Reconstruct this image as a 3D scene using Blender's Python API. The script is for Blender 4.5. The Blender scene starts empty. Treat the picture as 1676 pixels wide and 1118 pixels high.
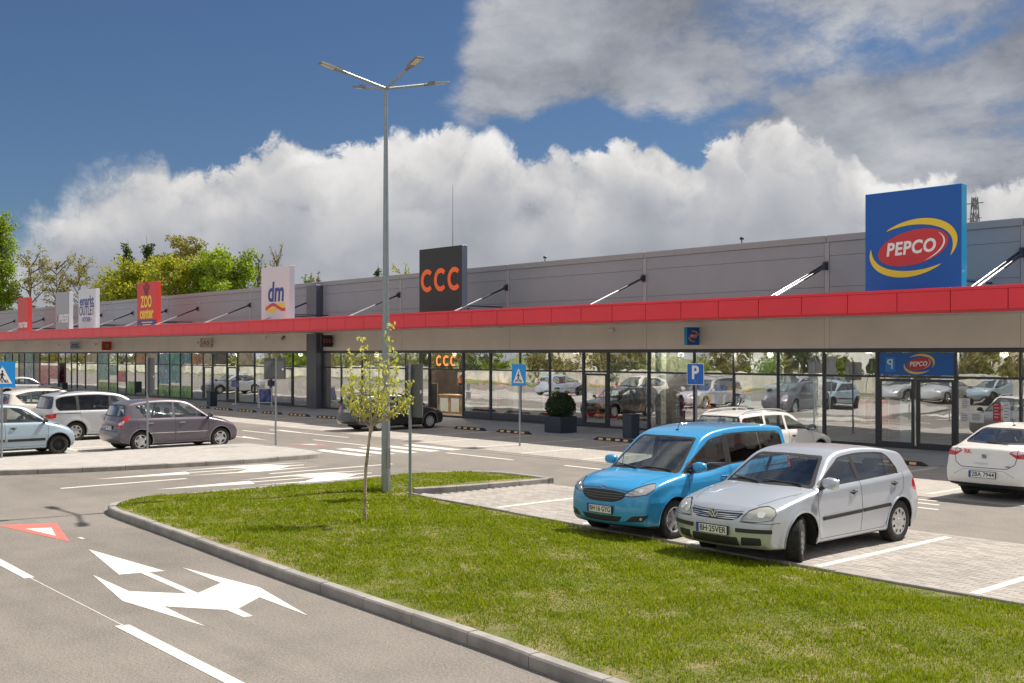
import bpy, math, random
import numpy as np
from mathutils import Vector, Matrix

PI = math.pi
R = math.radians
rng = random.Random(7)
nrg = np.random.default_rng(11)
sc = bpy.context.scene
COL = sc.collection

# ------------------------------------------------------------------ camera
cam_d = bpy.data.cameras.new('camera')
cam = bpy.data.objects.new('camera', cam_d)
COL.objects.link(cam)
cam.location = (0, 0, 2.87)
cam.rotation_euler = (R(90), 0, R(48.46))
cam_d.sensor_width = 36
cam_d.lens = 36 * 1815 / 1676
cam_d.shift_y = 21 / 1676
cam_d.clip_start = 0.1
cam_d.clip_end = 3000
sc.camera = cam

# ------------------------------------------------------------------ sun
SUN = Vector((0.157, 0.694, 1.0)).normalized()          # towards the sun
sd = bpy.data.lights.new('sun', 'SUN')
sd.energy = 4.5
sd.angle = R(0.53)
sd.color = (1.0, 0.92, 0.81)
so = bpy.data.objects.new('sun', sd)
so.rotation_euler = SUN.to_track_quat('Z', 'Y').to_euler()
so.location = (0, 20, 40)
COL.objects.link(so)

sc.view_settings.view_transform = 'Standard'
sc.view_settings.look = 'None'
sc.view_settings.gamma = 1
sc.view_settings.exposure = 0.55
sc.view_settings.use_curve_mapping = False
try:
    sc.cycles.transparent_max_bounces = 24
    sc.cycles.max_bounces = 10
except Exception:
    pass


# ------------------------------------------------------------------ node helper
class NT:
    def __init__(s, tree):
        s.t = tree
        s.n = tree.nodes
        s.l = tree.links

    def new(s, kind, **kw):
        nd = s.n.new(kind)
        for k, v in kw.items():
            setattr(nd, k, v)
        return nd

    def put(s, inp, v):
        if v is None:
            return
        if isinstance(v, bpy.types.NodeSocket):
            s.l.new(v, inp)
        else:
            if isinstance(v, (tuple, list)) and len(v) == 3 and len(inp.default_value) == 4:
                v = (*v, 1)
            inp.default_value = v

    def m(s, op, a, b=None, c=None, clamp=False):
        nd = s.new('ShaderNodeMath', operation=op, use_clamp=clamp)
        s.put(nd.inputs[0], a)
        s.put(nd.inputs[1], b)
        s.put(nd.inputs[2], c)
        return nd.outputs[0]

    def vm(s, op, a, b=None, sc_=None):
        nd = s.new('ShaderNodeVectorMath', operation=op)
        s.put(nd.inputs[0], a)
        s.put(nd.inputs[1], b)
        if sc_ is not None:
            s.put(nd.inputs['Scale'], sc_)
        return nd.outputs['Value'] if op in ('DOT_PRODUCT', 'LENGTH', 'DISTANCE') else nd.outputs[0]

    def noise(s, vec, scale, detail=2.0, rough=0.5, dist=0.0, color=False):
        nd = s.new('ShaderNodeTexNoise')
        s.put(nd.inputs['Vector'], vec)
        nd.inputs['Scale'].default_value = scale
        nd.inputs['Detail'].default_value = detail
        nd.inputs['Roughness'].default_value = rough
        nd.inputs['Distortion'].default_value = dist
        return nd.outputs['Color'] if color else nd.outputs[0]

    def voro(s, vec, scale, feature='F1', out=0):
        nd = s.new('ShaderNodeTexVoronoi', feature=feature)
        s.put(nd.inputs['Vector'], vec)
        nd.inputs['Scale'].default_value = scale
        return nd.outputs[out]

    def step(s, v, a, b, lo=0.0, hi=1.0, smooth=True):
        nd = s.new('ShaderNodeMapRange')
        nd.interpolation_type = 'SMOOTHSTEP' if smooth else 'LINEAR'
        s.put(nd.inputs[0], v)
        for i, x in zip((1, 2, 3, 4), (a, b, lo, hi)):
            s.put(nd.inputs[i], x)
        return nd.outputs[0]

    def mix(s, f, a, b, mode='MIX'):
        nd = s.new('ShaderNodeMix', data_type='RGBA', blend_type=mode)
        s.put(nd.inputs[0], f)
        s.put(nd.inputs[6], a)
        s.put(nd.inputs[7], b)
        return nd.outputs[2]

    def xyz(s, v):
        nd = s.new('ShaderNodeSeparateXYZ')
        s.put(nd.inputs[0], v)
        return nd.outputs

    def comb(s, x, y, z):
        nd = s.new('ShaderNodeCombineXYZ')
        for i, v in enumerate((x, y, z)):
            s.put(nd.inputs[i], v)
        return nd.outputs[0]

    def pos(s):
        return s.new('ShaderNodeTexCoord').outputs['Object']

    def wpos(s):
        return s.new('ShaderNodeNewGeometry').outputs['Position']

    def island(s):
        return s.new('ShaderNodeNewGeometry').outputs['Random Per Island']

    def bump(s, h, dist=0.01, strength=1.0, nrm=None):
        nd = s.new('ShaderNodeBump')
        nd.inputs['Distance'].default_value = dist
        nd.inputs['Strength'].default_value = strength
        s.put(nd.inputs['Height'], h)
        if nrm is not None:
            s.put(nd.inputs['Normal'], nrm)
        return nd.outputs[0]


# ------------------------------------------------------------------ world: Nishita sky and cumulus clouds
world = bpy.data.worlds.new('World')
sc.world = world
world.use_nodes = True
wt = world.node_tree
wt.nodes.clear()
w = NT(wt)
out = w.new('ShaderNodeOutputWorld')
sky = w.new('ShaderNodeTexSky', sky_type='NISHITA')
sky.sun_disc = False
sky.sun_elevation = math.asin(SUN.z)
sky.sun_rotation = math.atan2(SUN.x, SUN.y)
sky.altitude = 150
sky.air_density = 1.0
sky.dust_density = 0.6
sky.ozone_density = 2.2
bg_sky = w.new('ShaderNodeBackground')
w.l.new(w.mix(1.0, sky.outputs[0], (0.66, 0.82, 1.03), 'MULTIPLY'), bg_sky.inputs[0])
bg_sky.inputs[1].default_value = 0.043
d = w.new('ShaderNodeTexCoord').outputs['Generated']
dn = w.vm('NORMALIZE', d)
dx, dy, dz = w.xyz(dn)
az = w.m('ADD', w.m('ARCTAN2', dx, dy), R(48.46))
el = w.m('ARCSINE', dz)
# clouds opposite the sun, out of view, are brightened to fill the shaded shop fronts
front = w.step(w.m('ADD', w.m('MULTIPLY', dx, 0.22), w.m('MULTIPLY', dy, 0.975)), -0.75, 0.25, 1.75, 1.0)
# domain warp so that cloud rims curl
wn = w.noise(dn, 11.0, 5.0, 0.62, color=True)
wv = w.vm('SCALE', w.vm('SUBTRACT', wn, (0.5, 0.5, 0.5)), sc_=0.07)
dw = w.vm('ADD', dn, wv)
# the long cumulus bank: height of its top along the azimuth
def sky_xy(x, y):
    t = (x - 838) / 1815
    return math.atan(t), math.atan((580 - y) / 1815 / math.sqrt(1 + t * t))
bank = [(-140, 520), (-30, 455), (60, 372), (130, 318), (215, 272), (260, 258), (300, 285), (370, 268), (430, 232), (475, 226),
        (540, 246), (590, 224), (650, 222), (690, 240), (740, 208), (800, 220), (850, 258), (905, 236), (960, 262),
        (1010, 236), (1060, 226), (1120, 262), (1180, 224), (1250, 208), (1300, 226), (1345, 240), (1390, 238),
        (1425, 285), (1470, 300), (1560, 300), (1700, 290)]
fc = w.new('ShaderNodeFloatCurve')
cv = fc.mapping.curves[0]
cv.points[0].location = (0, 0.50)
cv.points[1].location = (1, 0.50)
for (bx_, by_) in bank:
    a_, e_ = sky_xy(bx_, by_)
    cv.points.new(a_ / 1.8 + 0.5, e_ / 0.32)
cv.points.new(0.17, 0.22)
cv.points.new(0.12, 0.40)
fc.mapping.update()


def billow(vec, scale):                              # rounded lumps with dark creases
    return w.m('ABSOLUTE', w.m('MULTIPLY_ADD', w.noise(vec, scale, 0.0), 2.0, -1.0))


vor = billow(dw, 13.0)
vor2 = billow(dw, 31.0)
fine = w.noise(dw, 48.0, 5.0, 0.68)
aw = w.m('ADD', az, w.m('MULTIPLY', w.m('SUBTRACT', fine, 0.5), 0.02))
w.put(fc.inputs['Value'], w.m('ADD', w.m('DIVIDE', aw, 1.8), 0.5))
top = w.m('MULTIPLY', fc.outputs[0], 0.32)
puff = w.m('ADD', w.m('MULTIPLY', w.m('SUBTRACT', vor, 0.24), 0.030),
           w.m('ADD', w.m('MULTIPLY', w.m('SUBTRACT', vor2, 0.24), 0.017),
               w.m('MULTIPLY', w.m('SUBTRACT', fine, 0.5), 0.034)))
depth = w.m('ADD', w.m('SUBTRACT', top, el), puff)
big0 = w.noise(dn, 5.0, 1.0)
softer = w.m('ADD', w.step(az, -0.47, -0.26, 0.040, 0.006), w.m('MULTIPLY', w.step(big0, 0.5, 0.7), 0.012))
m1 = w.step(w.m('DIVIDE', depth, softer), -0.7, 1.0)
# shade inside the bank: bright rims, soft grey feet, and relief of the billows lit from above
up = w.vm('ADD', dw, (0.006, -0.004, 0.020))
relief = w.m('ADD', w.m('SUBTRACT', vor, billow(up, 13.0)), w.m('MULTIPLY', w.m('SUBTRACT', vor2, billow(up, 31.0)), 0.40))
big = w.noise(w.vm('MULTIPLY', dw, (1, 1, 1.6)), 6.0, 2.0, 0.5)
b1 = w.m('ADD', w.step(depth, 0.0, 0.10, 0.50, 0.275, smooth=False),
         w.m('ADD', w.m('MULTIPLY', relief, w.step(depth, 0.0, 0.09, 0.34, 0.03)),
             w.m('ADD', w.m('MULTIPLY', w.m('SUBTRACT', big, 0.5), 0.30), w.m('MULTIPLY', w.m('SUBTRACT', fine, 0.5), w.step(depth, 0.0, 0.07, 0.26, 0.05)))))
b1 = w.m('MULTIPLY', b1, w.step(az, -0.45, -0.1, 0.86, 1.0))
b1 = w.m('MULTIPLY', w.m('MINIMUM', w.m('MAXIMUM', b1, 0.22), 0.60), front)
c1 = w.mix(w.step(b1, 0.25, 0.5), (0.90, 0.94, 1.04, 1), (1.0, 0.985, 0.975, 1))
# the high ragged clouds, upper right and beyond the frame
pl = w.vm('DIVIDE', dn, w.comb(w.m('ADD', dz, 0.35), w.m('ADD', dz, 0.35), w.m('ADD', dz, 0.35)))
hn = w.noise(w.vm('ADD', w.vm('MULTIPLY', pl, (1, 1, 1.5)), w.vm('SCALE', wv, sc_=1.2)), 3.4, 7.0, 0.62)
hn2 = w.noise(w.vm('ADD', pl, (0.05, 0.0, 0.11)), 3.4, 1.0, 0.5)
el2 = w.m('ADD', el, w.m('MULTIPLY', w.m('SUBTRACT', big, 0.5), 0.10))
bias = w.m('MULTIPLY', w.step(az, -0.085, -0.01), w.step(el2, 0.180, 0.225))
bias = w.m('MAXIMUM', bias, w.m('MULTIPLY', w.step(az, 0.10, 0.26), 1.12))
bias = w.m('MAXIMUM', bias, w.m('MULTIPLY', w.step(el, 0.31, 0.42), 0.80))
bias = w.m('MAXIMUM', bias, w.m('MULTIPLY', w.step(w.m('ABSOLUTE', az), 0.50, 0.8), 0.72))
bias = w.m('MAXIMUM', bias, w.m('MULTIPLY', w.m('MULTIPLY', w.step(az, -0.33, -0.42), w.step(el, 0.262, 0.30)), 0.9))
hd = w.m('ADD', hn, w.m('MULTIPLY', w.m('SUBTRACT', bias, 1.0), 0.42))
m2 = w.m('MULTIPLY', w.step(hd, 0.30, 0.52), 0.95)
b2 = w.m('ADD', 0.275, w.m('ADD', w.m('MULTIPLY', w.m('SUBTRACT', hn, hn2), 0.60),
                          w.m('MULTIPLY', w.m('SUBTRACT', big, 0.5), 0.30)))
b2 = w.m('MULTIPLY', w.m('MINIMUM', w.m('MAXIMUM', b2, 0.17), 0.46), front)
c2 = w.mix(w.step(b2, 0.22, 0.45), (0.90, 0.945, 1.06, 1), (0.985, 0.985, 1.01, 1))
bgc2 = w.new('ShaderNodeBackground')
w.put(bgc2.inputs[0], c2)
w.put(bgc2.inputs[1], b2)
bgc1 = w.new('ShaderNodeBackground')
w.put(bgc1.inputs[0], c1)
w.put(bgc1.inputs[1], b1)
ms2 = w.new('ShaderNodeMixShader')
w.put(ms2.inputs[0], m2)
w.l.new(bg_sky.outputs[0], ms2.inputs[1])
w.l.new(bgc2.outputs[0], ms2.inputs[2])
ms1 = w.new('ShaderNodeMixShader')
w.put(ms1.inputs[0], m1)
w.l.new(ms2.outputs[0], ms1.inputs[1])
w.l.new(bgc1.outputs[0], ms1.inputs[2])
w.l.new(ms1.outputs[0], out.inputs[0])


# ------------------------------------------------------------------ materials
MATS = {}


def mat(name, base=(0.5, 0.5, 0.5), rough=0.5, metal=0.0, coat=0.0, spec=None, fn=None, emit=None, es=0.0):
    if name in MATS:
        return MATS[name]
    m = bpy.data.materials.new(name)
    m.use_nodes = True
    b = m.node_tree.nodes['Principled BSDF']
    b.inputs['Base Color'].default_value = (*base, 1)
    b.inputs['Roughness'].default_value = rough
    b.inputs['Metallic'].default_value = metal
    b.inputs['Coat Weight'].default_value = coat
    b.inputs['Coat Roughness'].default_value = 0.04
    if spec is not None:
        b.inputs['Specular IOR Level'].default_value = spec
    if emit:
        b.inputs['Emission Color'].default_value = (*emit, 1)
        b.inputs['Emission Strength'].default_value = es
    if fn:
        fn(NT(m.node_tree), b)
    MATS[name] = m
    return m


def vary(scale, amt, bumps=0.0, bscale=None, rough=None):
    """base colour varied by soft noise, with optional fine relief"""
    def fn(n, b):
        base = tuple(b.inputs['Base Color'].default_value)
        p = n.wpos()
        f = n.noise(p, scale, 4.0, 0.6)
        dark = tuple(c * (1 - amt) for c in base[:3])
        lite = tuple(min(1, c * (1 + amt)) for c in base[:3])
        n.l.new(n.mix(n.step(f, 0.3, 0.7), dark, lite), b.inputs['Base Color'])
        if bumps:
            n.l.new(n.bump(n.noise(p, bscale or scale * 8, 3.0), bumps), b.inputs['Normal'])
        if rough:
            n.l.new(n.step(f, 0.2, 0.8, rough[0], rough[1]), b.inputs['Roughness'])
    return fn


def f_asphalt(n, b):
    p = n.wpos()
    grain = n.noise(p, 34, 5.0, 0.85)
    agg = n.voro(p, 110)
    mid = n.noise(p, 1.3, 4.0, 0.6)
    lo = n.noise(p, 0.16, 3.0, 0.5)
    x, y, z = n.xyz(p)
    track = n.noise(n.comb(n.m('MULTIPLY', x, 0.12), n.m('MULTIPLY', y, 2.4), 0.0), 1.0, 3.0, 0.5)
    f = n.m('ADD', n.m('MULTIPLY', grain, 0.75), n.m('ADD', n.m('MULTIPLY', mid, 0.14), n.m('MULTIPLY', lo, 0.20)))
    c = n.mix(n.step(f, 0.36, 0.72), (0.120, 0.107, 0.095), (0.345, 0.313, 0.282))
    c = n.mix(n.m('MULTIPLY', n.step(track, 0.5, 0.72), 0.22), c, (0.14, 0.13, 0.124))
    speck = n.step(n.voro(p, 55, out=0), 0.10, 0.05)
    c = n.mix(n.m('MULTIPLY', speck, 0.65), c, (0.50, 0.47, 0.43))
    c = n.mix(n.m('MULTIPLY', n.step(n.noise(p, 75, 2.0, 0.7), 0.52, 0.66), 0.45), c, (0.10, 0.09, 0.08))
    pit = n.step(n.noise(p, 190, 2.0, 0.6), 0.40, 0.30)
    c = n.mix(n.m('MULTIPLY', pit, 0.55), c, (0.05, 0.046, 0.044))
    stain = n.step(n.noise(p, 0.9, 5.0, 0.7), 0.60, 0.74)
    crk = n.new('ShaderNodeTexVoronoi', feature='DISTANCE_TO_EDGE')
    n.l.new(n.vm('ADD', p, n.vm('SCALE', n.noise(p, 1.6, 4.0, 0.6, color=True), sc_=0.9)), crk.inputs['Vector'])
    crk.inputs['Scale'].default_value = 0.16
    c = n.mix(n.m('MULTIPLY', n.step(crk.outputs[0], 0.0035, 0.0015), n.step(n.noise(p, 0.4, 2.0), 0.58, 0.66, 0.0, 0.5)), c, (0.05, 0.047, 0.045))
    c = n.mix(n.m('MULTIPLY', stain, 0.22), c, (0.09, 0.085, 0.08))
    n.l.new(c, b.inputs['Base Color'])
    n.l.new(n.bump(n.m('ADD', grain, agg), 0.006, 0.8), b.inputs['Normal'])


def f_paint(n, b):
    p = n.wpos()
    wear = n.noise(p, 22, 5.0, 0.75)
    big = n.noise(p, 1.8, 3.0, 0.6)
    f = n.step(n.m('ADD', wear, n.m('MULTIPLY', big, 0.25)), 0.46, 0.60)
    base = tuple(b.inputs['Base Color'].default_value)
    n.l.new(n.mix(f, tuple(c * 0.55 + 0.08 for c in base[:3]), base), b.inputs['Base Color'])
    n.l.new(n.bump(n.noise(p, 130, 3.0), 0.004), b.inputs['Normal'])


def f_paving(sx, sy, c1, c2, cm, rot=0.0):
    def fn(n, b):
        p = n.wpos()
        mp = n.new('ShaderNodeMapping')
        n.l.new(p, mp.inputs[0])
        mp.inputs['Rotation'].default_value = (0, 0, rot)
        br = n.new('ShaderNodeTexBrick')
        n.l.new(mp.outputs[0], br.inputs['Vector'])
        br.inputs['Scale'].default_value = 1.0
        br.inputs['Brick Width'].default_value = sx
        br.inputs['Row Height'].default_value = sy
        br.inputs['Mortar Size'].default_value = 0.004
        br.inputs['Mortar Smooth'].default_value = 0.3
        br.inputs['Color1'].default_value = (*c1, 1)
        br.inputs['Color2'].default_value = (*c2, 1)
        br.inputs['Mortar'].default_value = (*cm, 1)
        big = n.noise(p, 0.7, 4.0, 0.65)
        spot = n.noise(p, 7.0, 4.0, 0.7)
        c = n.mix(n.step(big, 0.3, 0.7, 0.25, 0.0), br.outputs['Color'], tuple(x * 0.6 for x in c1))
        c = n.mix(n.m('MULTIPLY', n.step(spot, 0.62, 0.72), 0.35), c, tuple(x * 0.5 for x in c1))
        n.l.new(c, b.inputs['Base Color'])
        n.l.new(n.bump(br.outputs['Fac'], 0.004, -0.6 if False else 0.6), b.inputs['Normal'])
        n.t.nodes[-1].invert = True
    return fn


def f_paver(n, b):
    p = n.wpos()
    isl = n.island()
    oi = n.new('ShaderNodeObjectInfo').outputs['Random']
    r = n.m('FRACT', n.m('ADD', isl, oi))
    c = n.mix(r, (0.34, 0.313, 0.285), (0.47, 0.435, 0.40))
    big = n.noise(p, 0.6, 4.0, 0.6)
    c = n.mix(n.step(big, 0.35, 0.7, 0.0, 0.35), c, (0.24, 0.225, 0.21))
    spot = n.noise(p, 5.0, 5.0, 0.75)
    c = n.mix(n.m('MULTIPLY', n.step(spot, 0.64, 0.72), 0.5), c, (0.13, 0.12, 0.11))
    n.l.new(c, b.inputs['Base Color'])
    n.l.new(n.bump(n.noise(p, 160, 3.0), 0.003), b.inputs['Normal'])


def f_kerb(n, b):
    p = n.wpos()
    f = n.noise(p, 2.2, 5.0, 0.65)
    g = n.noise(p, 90, 3.0, 0.6)
    oi = n.new('ShaderNodeObjectInfo').outputs['Random']
    c = n.mix(n.step(n.m('ADD', n.m('MULTIPLY', f, 0.7), n.m('MULTIPLY', g, 0.3)), 0.33, 0.67), (0.235, 0.222, 0.208), (0.40, 0.38, 0.355))
    c = n.mix(n.m('MULTIPLY', oi, 0.22), c, (0.22, 0.21, 0.20))
    n.l.new(c, b.inputs['Base Color'])
    n.l.new(n.bump(g, 0.004), b.inputs['Normal'])


def f_soil(n, b):
    p = n.wpos()
    f = n.noise(p, 1.4, 5.0, 0.65)
    g = n.noise(p, 26, 4.0, 0.7)
    c = n.mix(n.step(g, 0.35, 0.65), (0.24, 0.17, 0.095), (0.42, 0.31, 0.19))
    c = n.mix(n.step(f, 0.38, 0.62, 0.42, 0.92), c, (0.10, 0.13, 0.016))
    n.l.new(c, b.inputs['Base Color'])
    n.l.new(n.bump(g, 0.02), b.inputs['Normal'])


def f_blade(n, b):
    p = n.wpos()
    isl = n.island()
    patch = n.noise(p, 0.75, 4.0, 0.6)
    fine_ = n.noise(p, 6.0, 3.0, 0.6)
    k = n.m('ADD', n.m('MULTIPLY', isl, 0.5), n.m('ADD', n.m('MULTIPLY', patch, 0.35), n.m('MULTIPLY', fine_, 0.25)))
    c = n.mix(n.step(k, 0.2, 0.85), (0.125, 0.200, 0.004), (0.320, 0.375, 0.012))
    c = n.mix(n.step(isl, 0.955, 0.985), c, (0.42, 0.38, 0.14))
    n.l.new(c, b.inputs['Base Color'])
    tr = n.new('ShaderNodeBsdfTranslucent')
    n.l.new(n.mix(1.0, c, (1.25, 1.25, 0.7, 1), 'MULTIPLY'), tr.inputs[0])
    mx = n.new('ShaderNodeMixShader')
    mx.inputs[0].default_value = 0.38
    n.l.new(b.outputs[0], mx.inputs[1])
    n.l.new(tr.outputs[0], mx.inputs[2])
    n.l.new(mx.outputs[0], n.n['Material Output'].inputs[0])


def f_leaf(ca, cb, tl=0.4, gain=1.3):
    def fn(n, b):
        isl = n.island()
        p = n.wpos()
        f = n.m('ADD', n.m('MULTIPLY', isl, 0.6), n.m('MULTIPLY', n.noise(p, 0.35, 3.0, 0.6), 0.5))
        c = n.mix(n.step(f, 0.2, 0.85), ca, cb)
        n.l.new(c, b.inputs['Base Color'])
        tr = n.new('ShaderNodeBsdfTranslucent')
        n.l.new(n.mix(1.0, c, (gain, gain, gain * 0.5, 1), 'MULTIPLY'), tr.inputs[0])
        mx = n.new('ShaderNodeMixShader')
        mx.inputs[0].default_value = tl
        n.l.new(b.outputs[0], mx.inputs[1])
        n.l.new(tr.outputs[0], mx.inputs[2])
        n.l.new(mx.outputs[0], n.n['Material Output'].inputs[0])
    return fn


def f_galv(n, b):
    p = n.wpos()
    v = n.voro(p, 42)
    f = n.noise(p, 5.0, 3.0)
    c = n.mix(n.m('ADD', n.m('MULTIPLY', v, 0.5), n.m('MULTIPLY', f, 0.5)), (0.20, 0.235, 0.265), (0.42, 0.46, 0.49))
    n.l.new(c, b.inputs['Base Color'])


def glass_mat(name, tint, f0, f90, wav=0.0, wscale=1.5, rough=0.0, gcol=(0.95, 0.97, 1.0), pw=1.0):
    """thin pane: straight-through transparency with a view-angle dependent mirror reflection"""
    m = bpy.data.materials.new(name)
    m.use_nodes = True
    n = NT(m.node_tree)
    m.node_tree.nodes.remove(m.node_tree.nodes['Principled BSDF'])
    tr = n.new('ShaderNodeBsdfTransparent')
    tr.inputs[0].default_value = (*tint, 1)
    gl = n.new('ShaderNodeBsdfGlossy')
    gl.inputs[0].default_value = (*gcol, 1)
    gl.inputs['Roughness'].default_value = rough
    lw = n.new('ShaderNodeLayerWeight')
    lw.inputs[0].default_value = 0.5
    if wav:
        p = n.wpos()
        oi = n.new('ShaderNodeObjectInfo').outputs['Random']
        vv = n.vm('ADD', n.vm('MULTIPLY', p, (1.0, 1.0, 1.7)), n.comb(n.m('MULTIPLY', oi, 40), 0.0, n.m('MULTIPLY', oi, 17)))
        bm = n.bump(n.noise(vv, wscale, 1.5, 0.4), wav)
        n.l.new(bm, gl.inputs['Normal'])
    mx = n.new('ShaderNodeMixShader')
    n.put(mx.inputs[0], n.step(n.m('POWER', lw.outputs['Facing'], pw), 0.0, 1.0, f0, f90, smooth=False))
    n.l.new(tr.outputs[0], mx.inputs[1])
    n.l.new(gl.outputs[0], mx.inputs[2])
    n.l.new(mx.outputs[0], n.n['Material Output'].inputs[0])
    MATS[name] = m
    return m


mat('asphalt', rough=0.92, fn=f_asphalt)
mat('road_paint', (0.72, 0.70, 0.64), rough=0.75, fn=f_paint)
mat('red_road_paint', (0.62, 0.16, 0.13), rough=0.75, fn=f_paint)
mat('red_faded_paint', (0.42, 0.20, 0.17), rough=0.8, fn=f_paint)
mat('paver', rough=0.9, fn=f_paver)
mat('bay_paving', rough=0.9, fn=f_paving(0.2, 0.1, (0.46, 0.425, 0.39), (0.37, 0.345, 0.315), (0.22, 0.20, 0.18)))
mat('island_paving', rough=0.9, fn=f_paving(0.2, 0.1, (0.50, 0.475, 0.45), (0.40, 0.375, 0.35), (0.22, 0.20, 0.19), rot=PI / 2))
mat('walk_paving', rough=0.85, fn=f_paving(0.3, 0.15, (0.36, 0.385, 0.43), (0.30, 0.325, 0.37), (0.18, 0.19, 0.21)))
mat('kerb_concrete', rough=0.88, fn=f_kerb)
mat('soil', rough=0.95, fn=f_soil)
mat('grass', rough=0.62, spec=0.25, fn=f_blade)
mat('field', (0.17, 0.20, 0.07), rough=0.95, fn=vary(0.05, 0.35))
mat('wall_grey', (0.225, 0.240, 0.275), rough=0.42, fn=vary(0.5, 0.05, rough=(0.36, 0.5)))
mat('wall_trim', (0.265, 0.275, 0.305), rough=0.4)
mat('wall_cap', (0.24, 0.245, 0.27), rough=0.42)
mat('wall_beige', (0.82, 0.735, 0.66), rough=0.45, fn=vary(0.5, 0.05))
mat('roof_membrane', (0.42, 0.42, 0.42), rough=0.8, fn=vary(0.4, 0.12))
mat('joint_dark', (0.05, 0.05, 0.055), rough=0.8)
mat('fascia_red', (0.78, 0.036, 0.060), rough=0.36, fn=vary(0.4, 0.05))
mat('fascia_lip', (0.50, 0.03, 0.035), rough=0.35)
mat('frame_dark', (0.045, 0.050, 0.062), rough=0.38)
mat('column_blue', (0.060, 0.070, 0.105), rough=0.35)
mat('column_grey', (0.10, 0.105, 0.125), rough=0.35)
mat('strut_dark', (0.025, 0.032, 0.055), rough=0.35)
mat('strut_steel', (0.50, 0.52, 0.55), rough=0.32, metal=0.6)
mat('galvanised', rough=0.42, metal=0.75, fn=f_galv)
mat('sign_back', (0.115, 0.12, 0.125), rough=0.55)
mat('white_paint', (0.80, 0.80, 0.80), rough=0.4)
mat('black_paint', (0.02, 0.02, 0.022), rough=0.4)
mat('sign_blue', (0.010, 0.27, 0.72), rough=0.35)
mat('sign_blue_deep', (0.012, 0.13, 0.55), rough=0.35)
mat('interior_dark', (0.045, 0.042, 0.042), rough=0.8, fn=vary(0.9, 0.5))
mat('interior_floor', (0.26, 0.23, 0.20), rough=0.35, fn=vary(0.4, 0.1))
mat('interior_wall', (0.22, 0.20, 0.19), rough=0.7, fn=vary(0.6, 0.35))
mat('rubber_black', (0.022, 0.022, 0.024), rough=0.7)
mat('reflect_yellow', (0.78, 0.50, 0.22), rough=0.35)
mat('planter', (0.030, 0.042, 0.062), rough=0.42)
mat('topiary', rough=0.6, fn=f_leaf((0.012, 0.030, 0.010), (0.035, 0.075, 0.020), 0.2))
mat('concrete_pale', (0.52, 0.49, 0.44), rough=0.85, fn=vary(0.7, 0.25, 0.01, 6))
mat('bark', (0.20, 0.155, 0.11), rough=0.9, fn=vary(9, 0.35, 0.01, 40))
mat('bark_pale', (0.36, 0.30, 0.23), rough=0.9, fn=vary(9, 0.35, 0.01, 40))
mat('wood_counter', (0.38, 0.27, 0.17), rough=0.5, fn=vary(2, 0.2))
mat('lamp_glass', (0.55, 0.50, 0.40), rough=0.3)
mat('lamp_grey', (0.20, 0.21, 0.22), rough=0.4, metal=0.3)
glass_mat('shop_glass', (0.86, 0.90, 0.89), 0.33, 0.92, wav=0.0035, wscale=0.8)
glass_mat('car_glass', (0.76, 0.83, 0.80), 0.13, 0.9, pw=3.0)
glass_mat('car_glass_dark', (0.10, 0.095, 0.10), 0.06, 0.9, pw=3.0)


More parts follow.
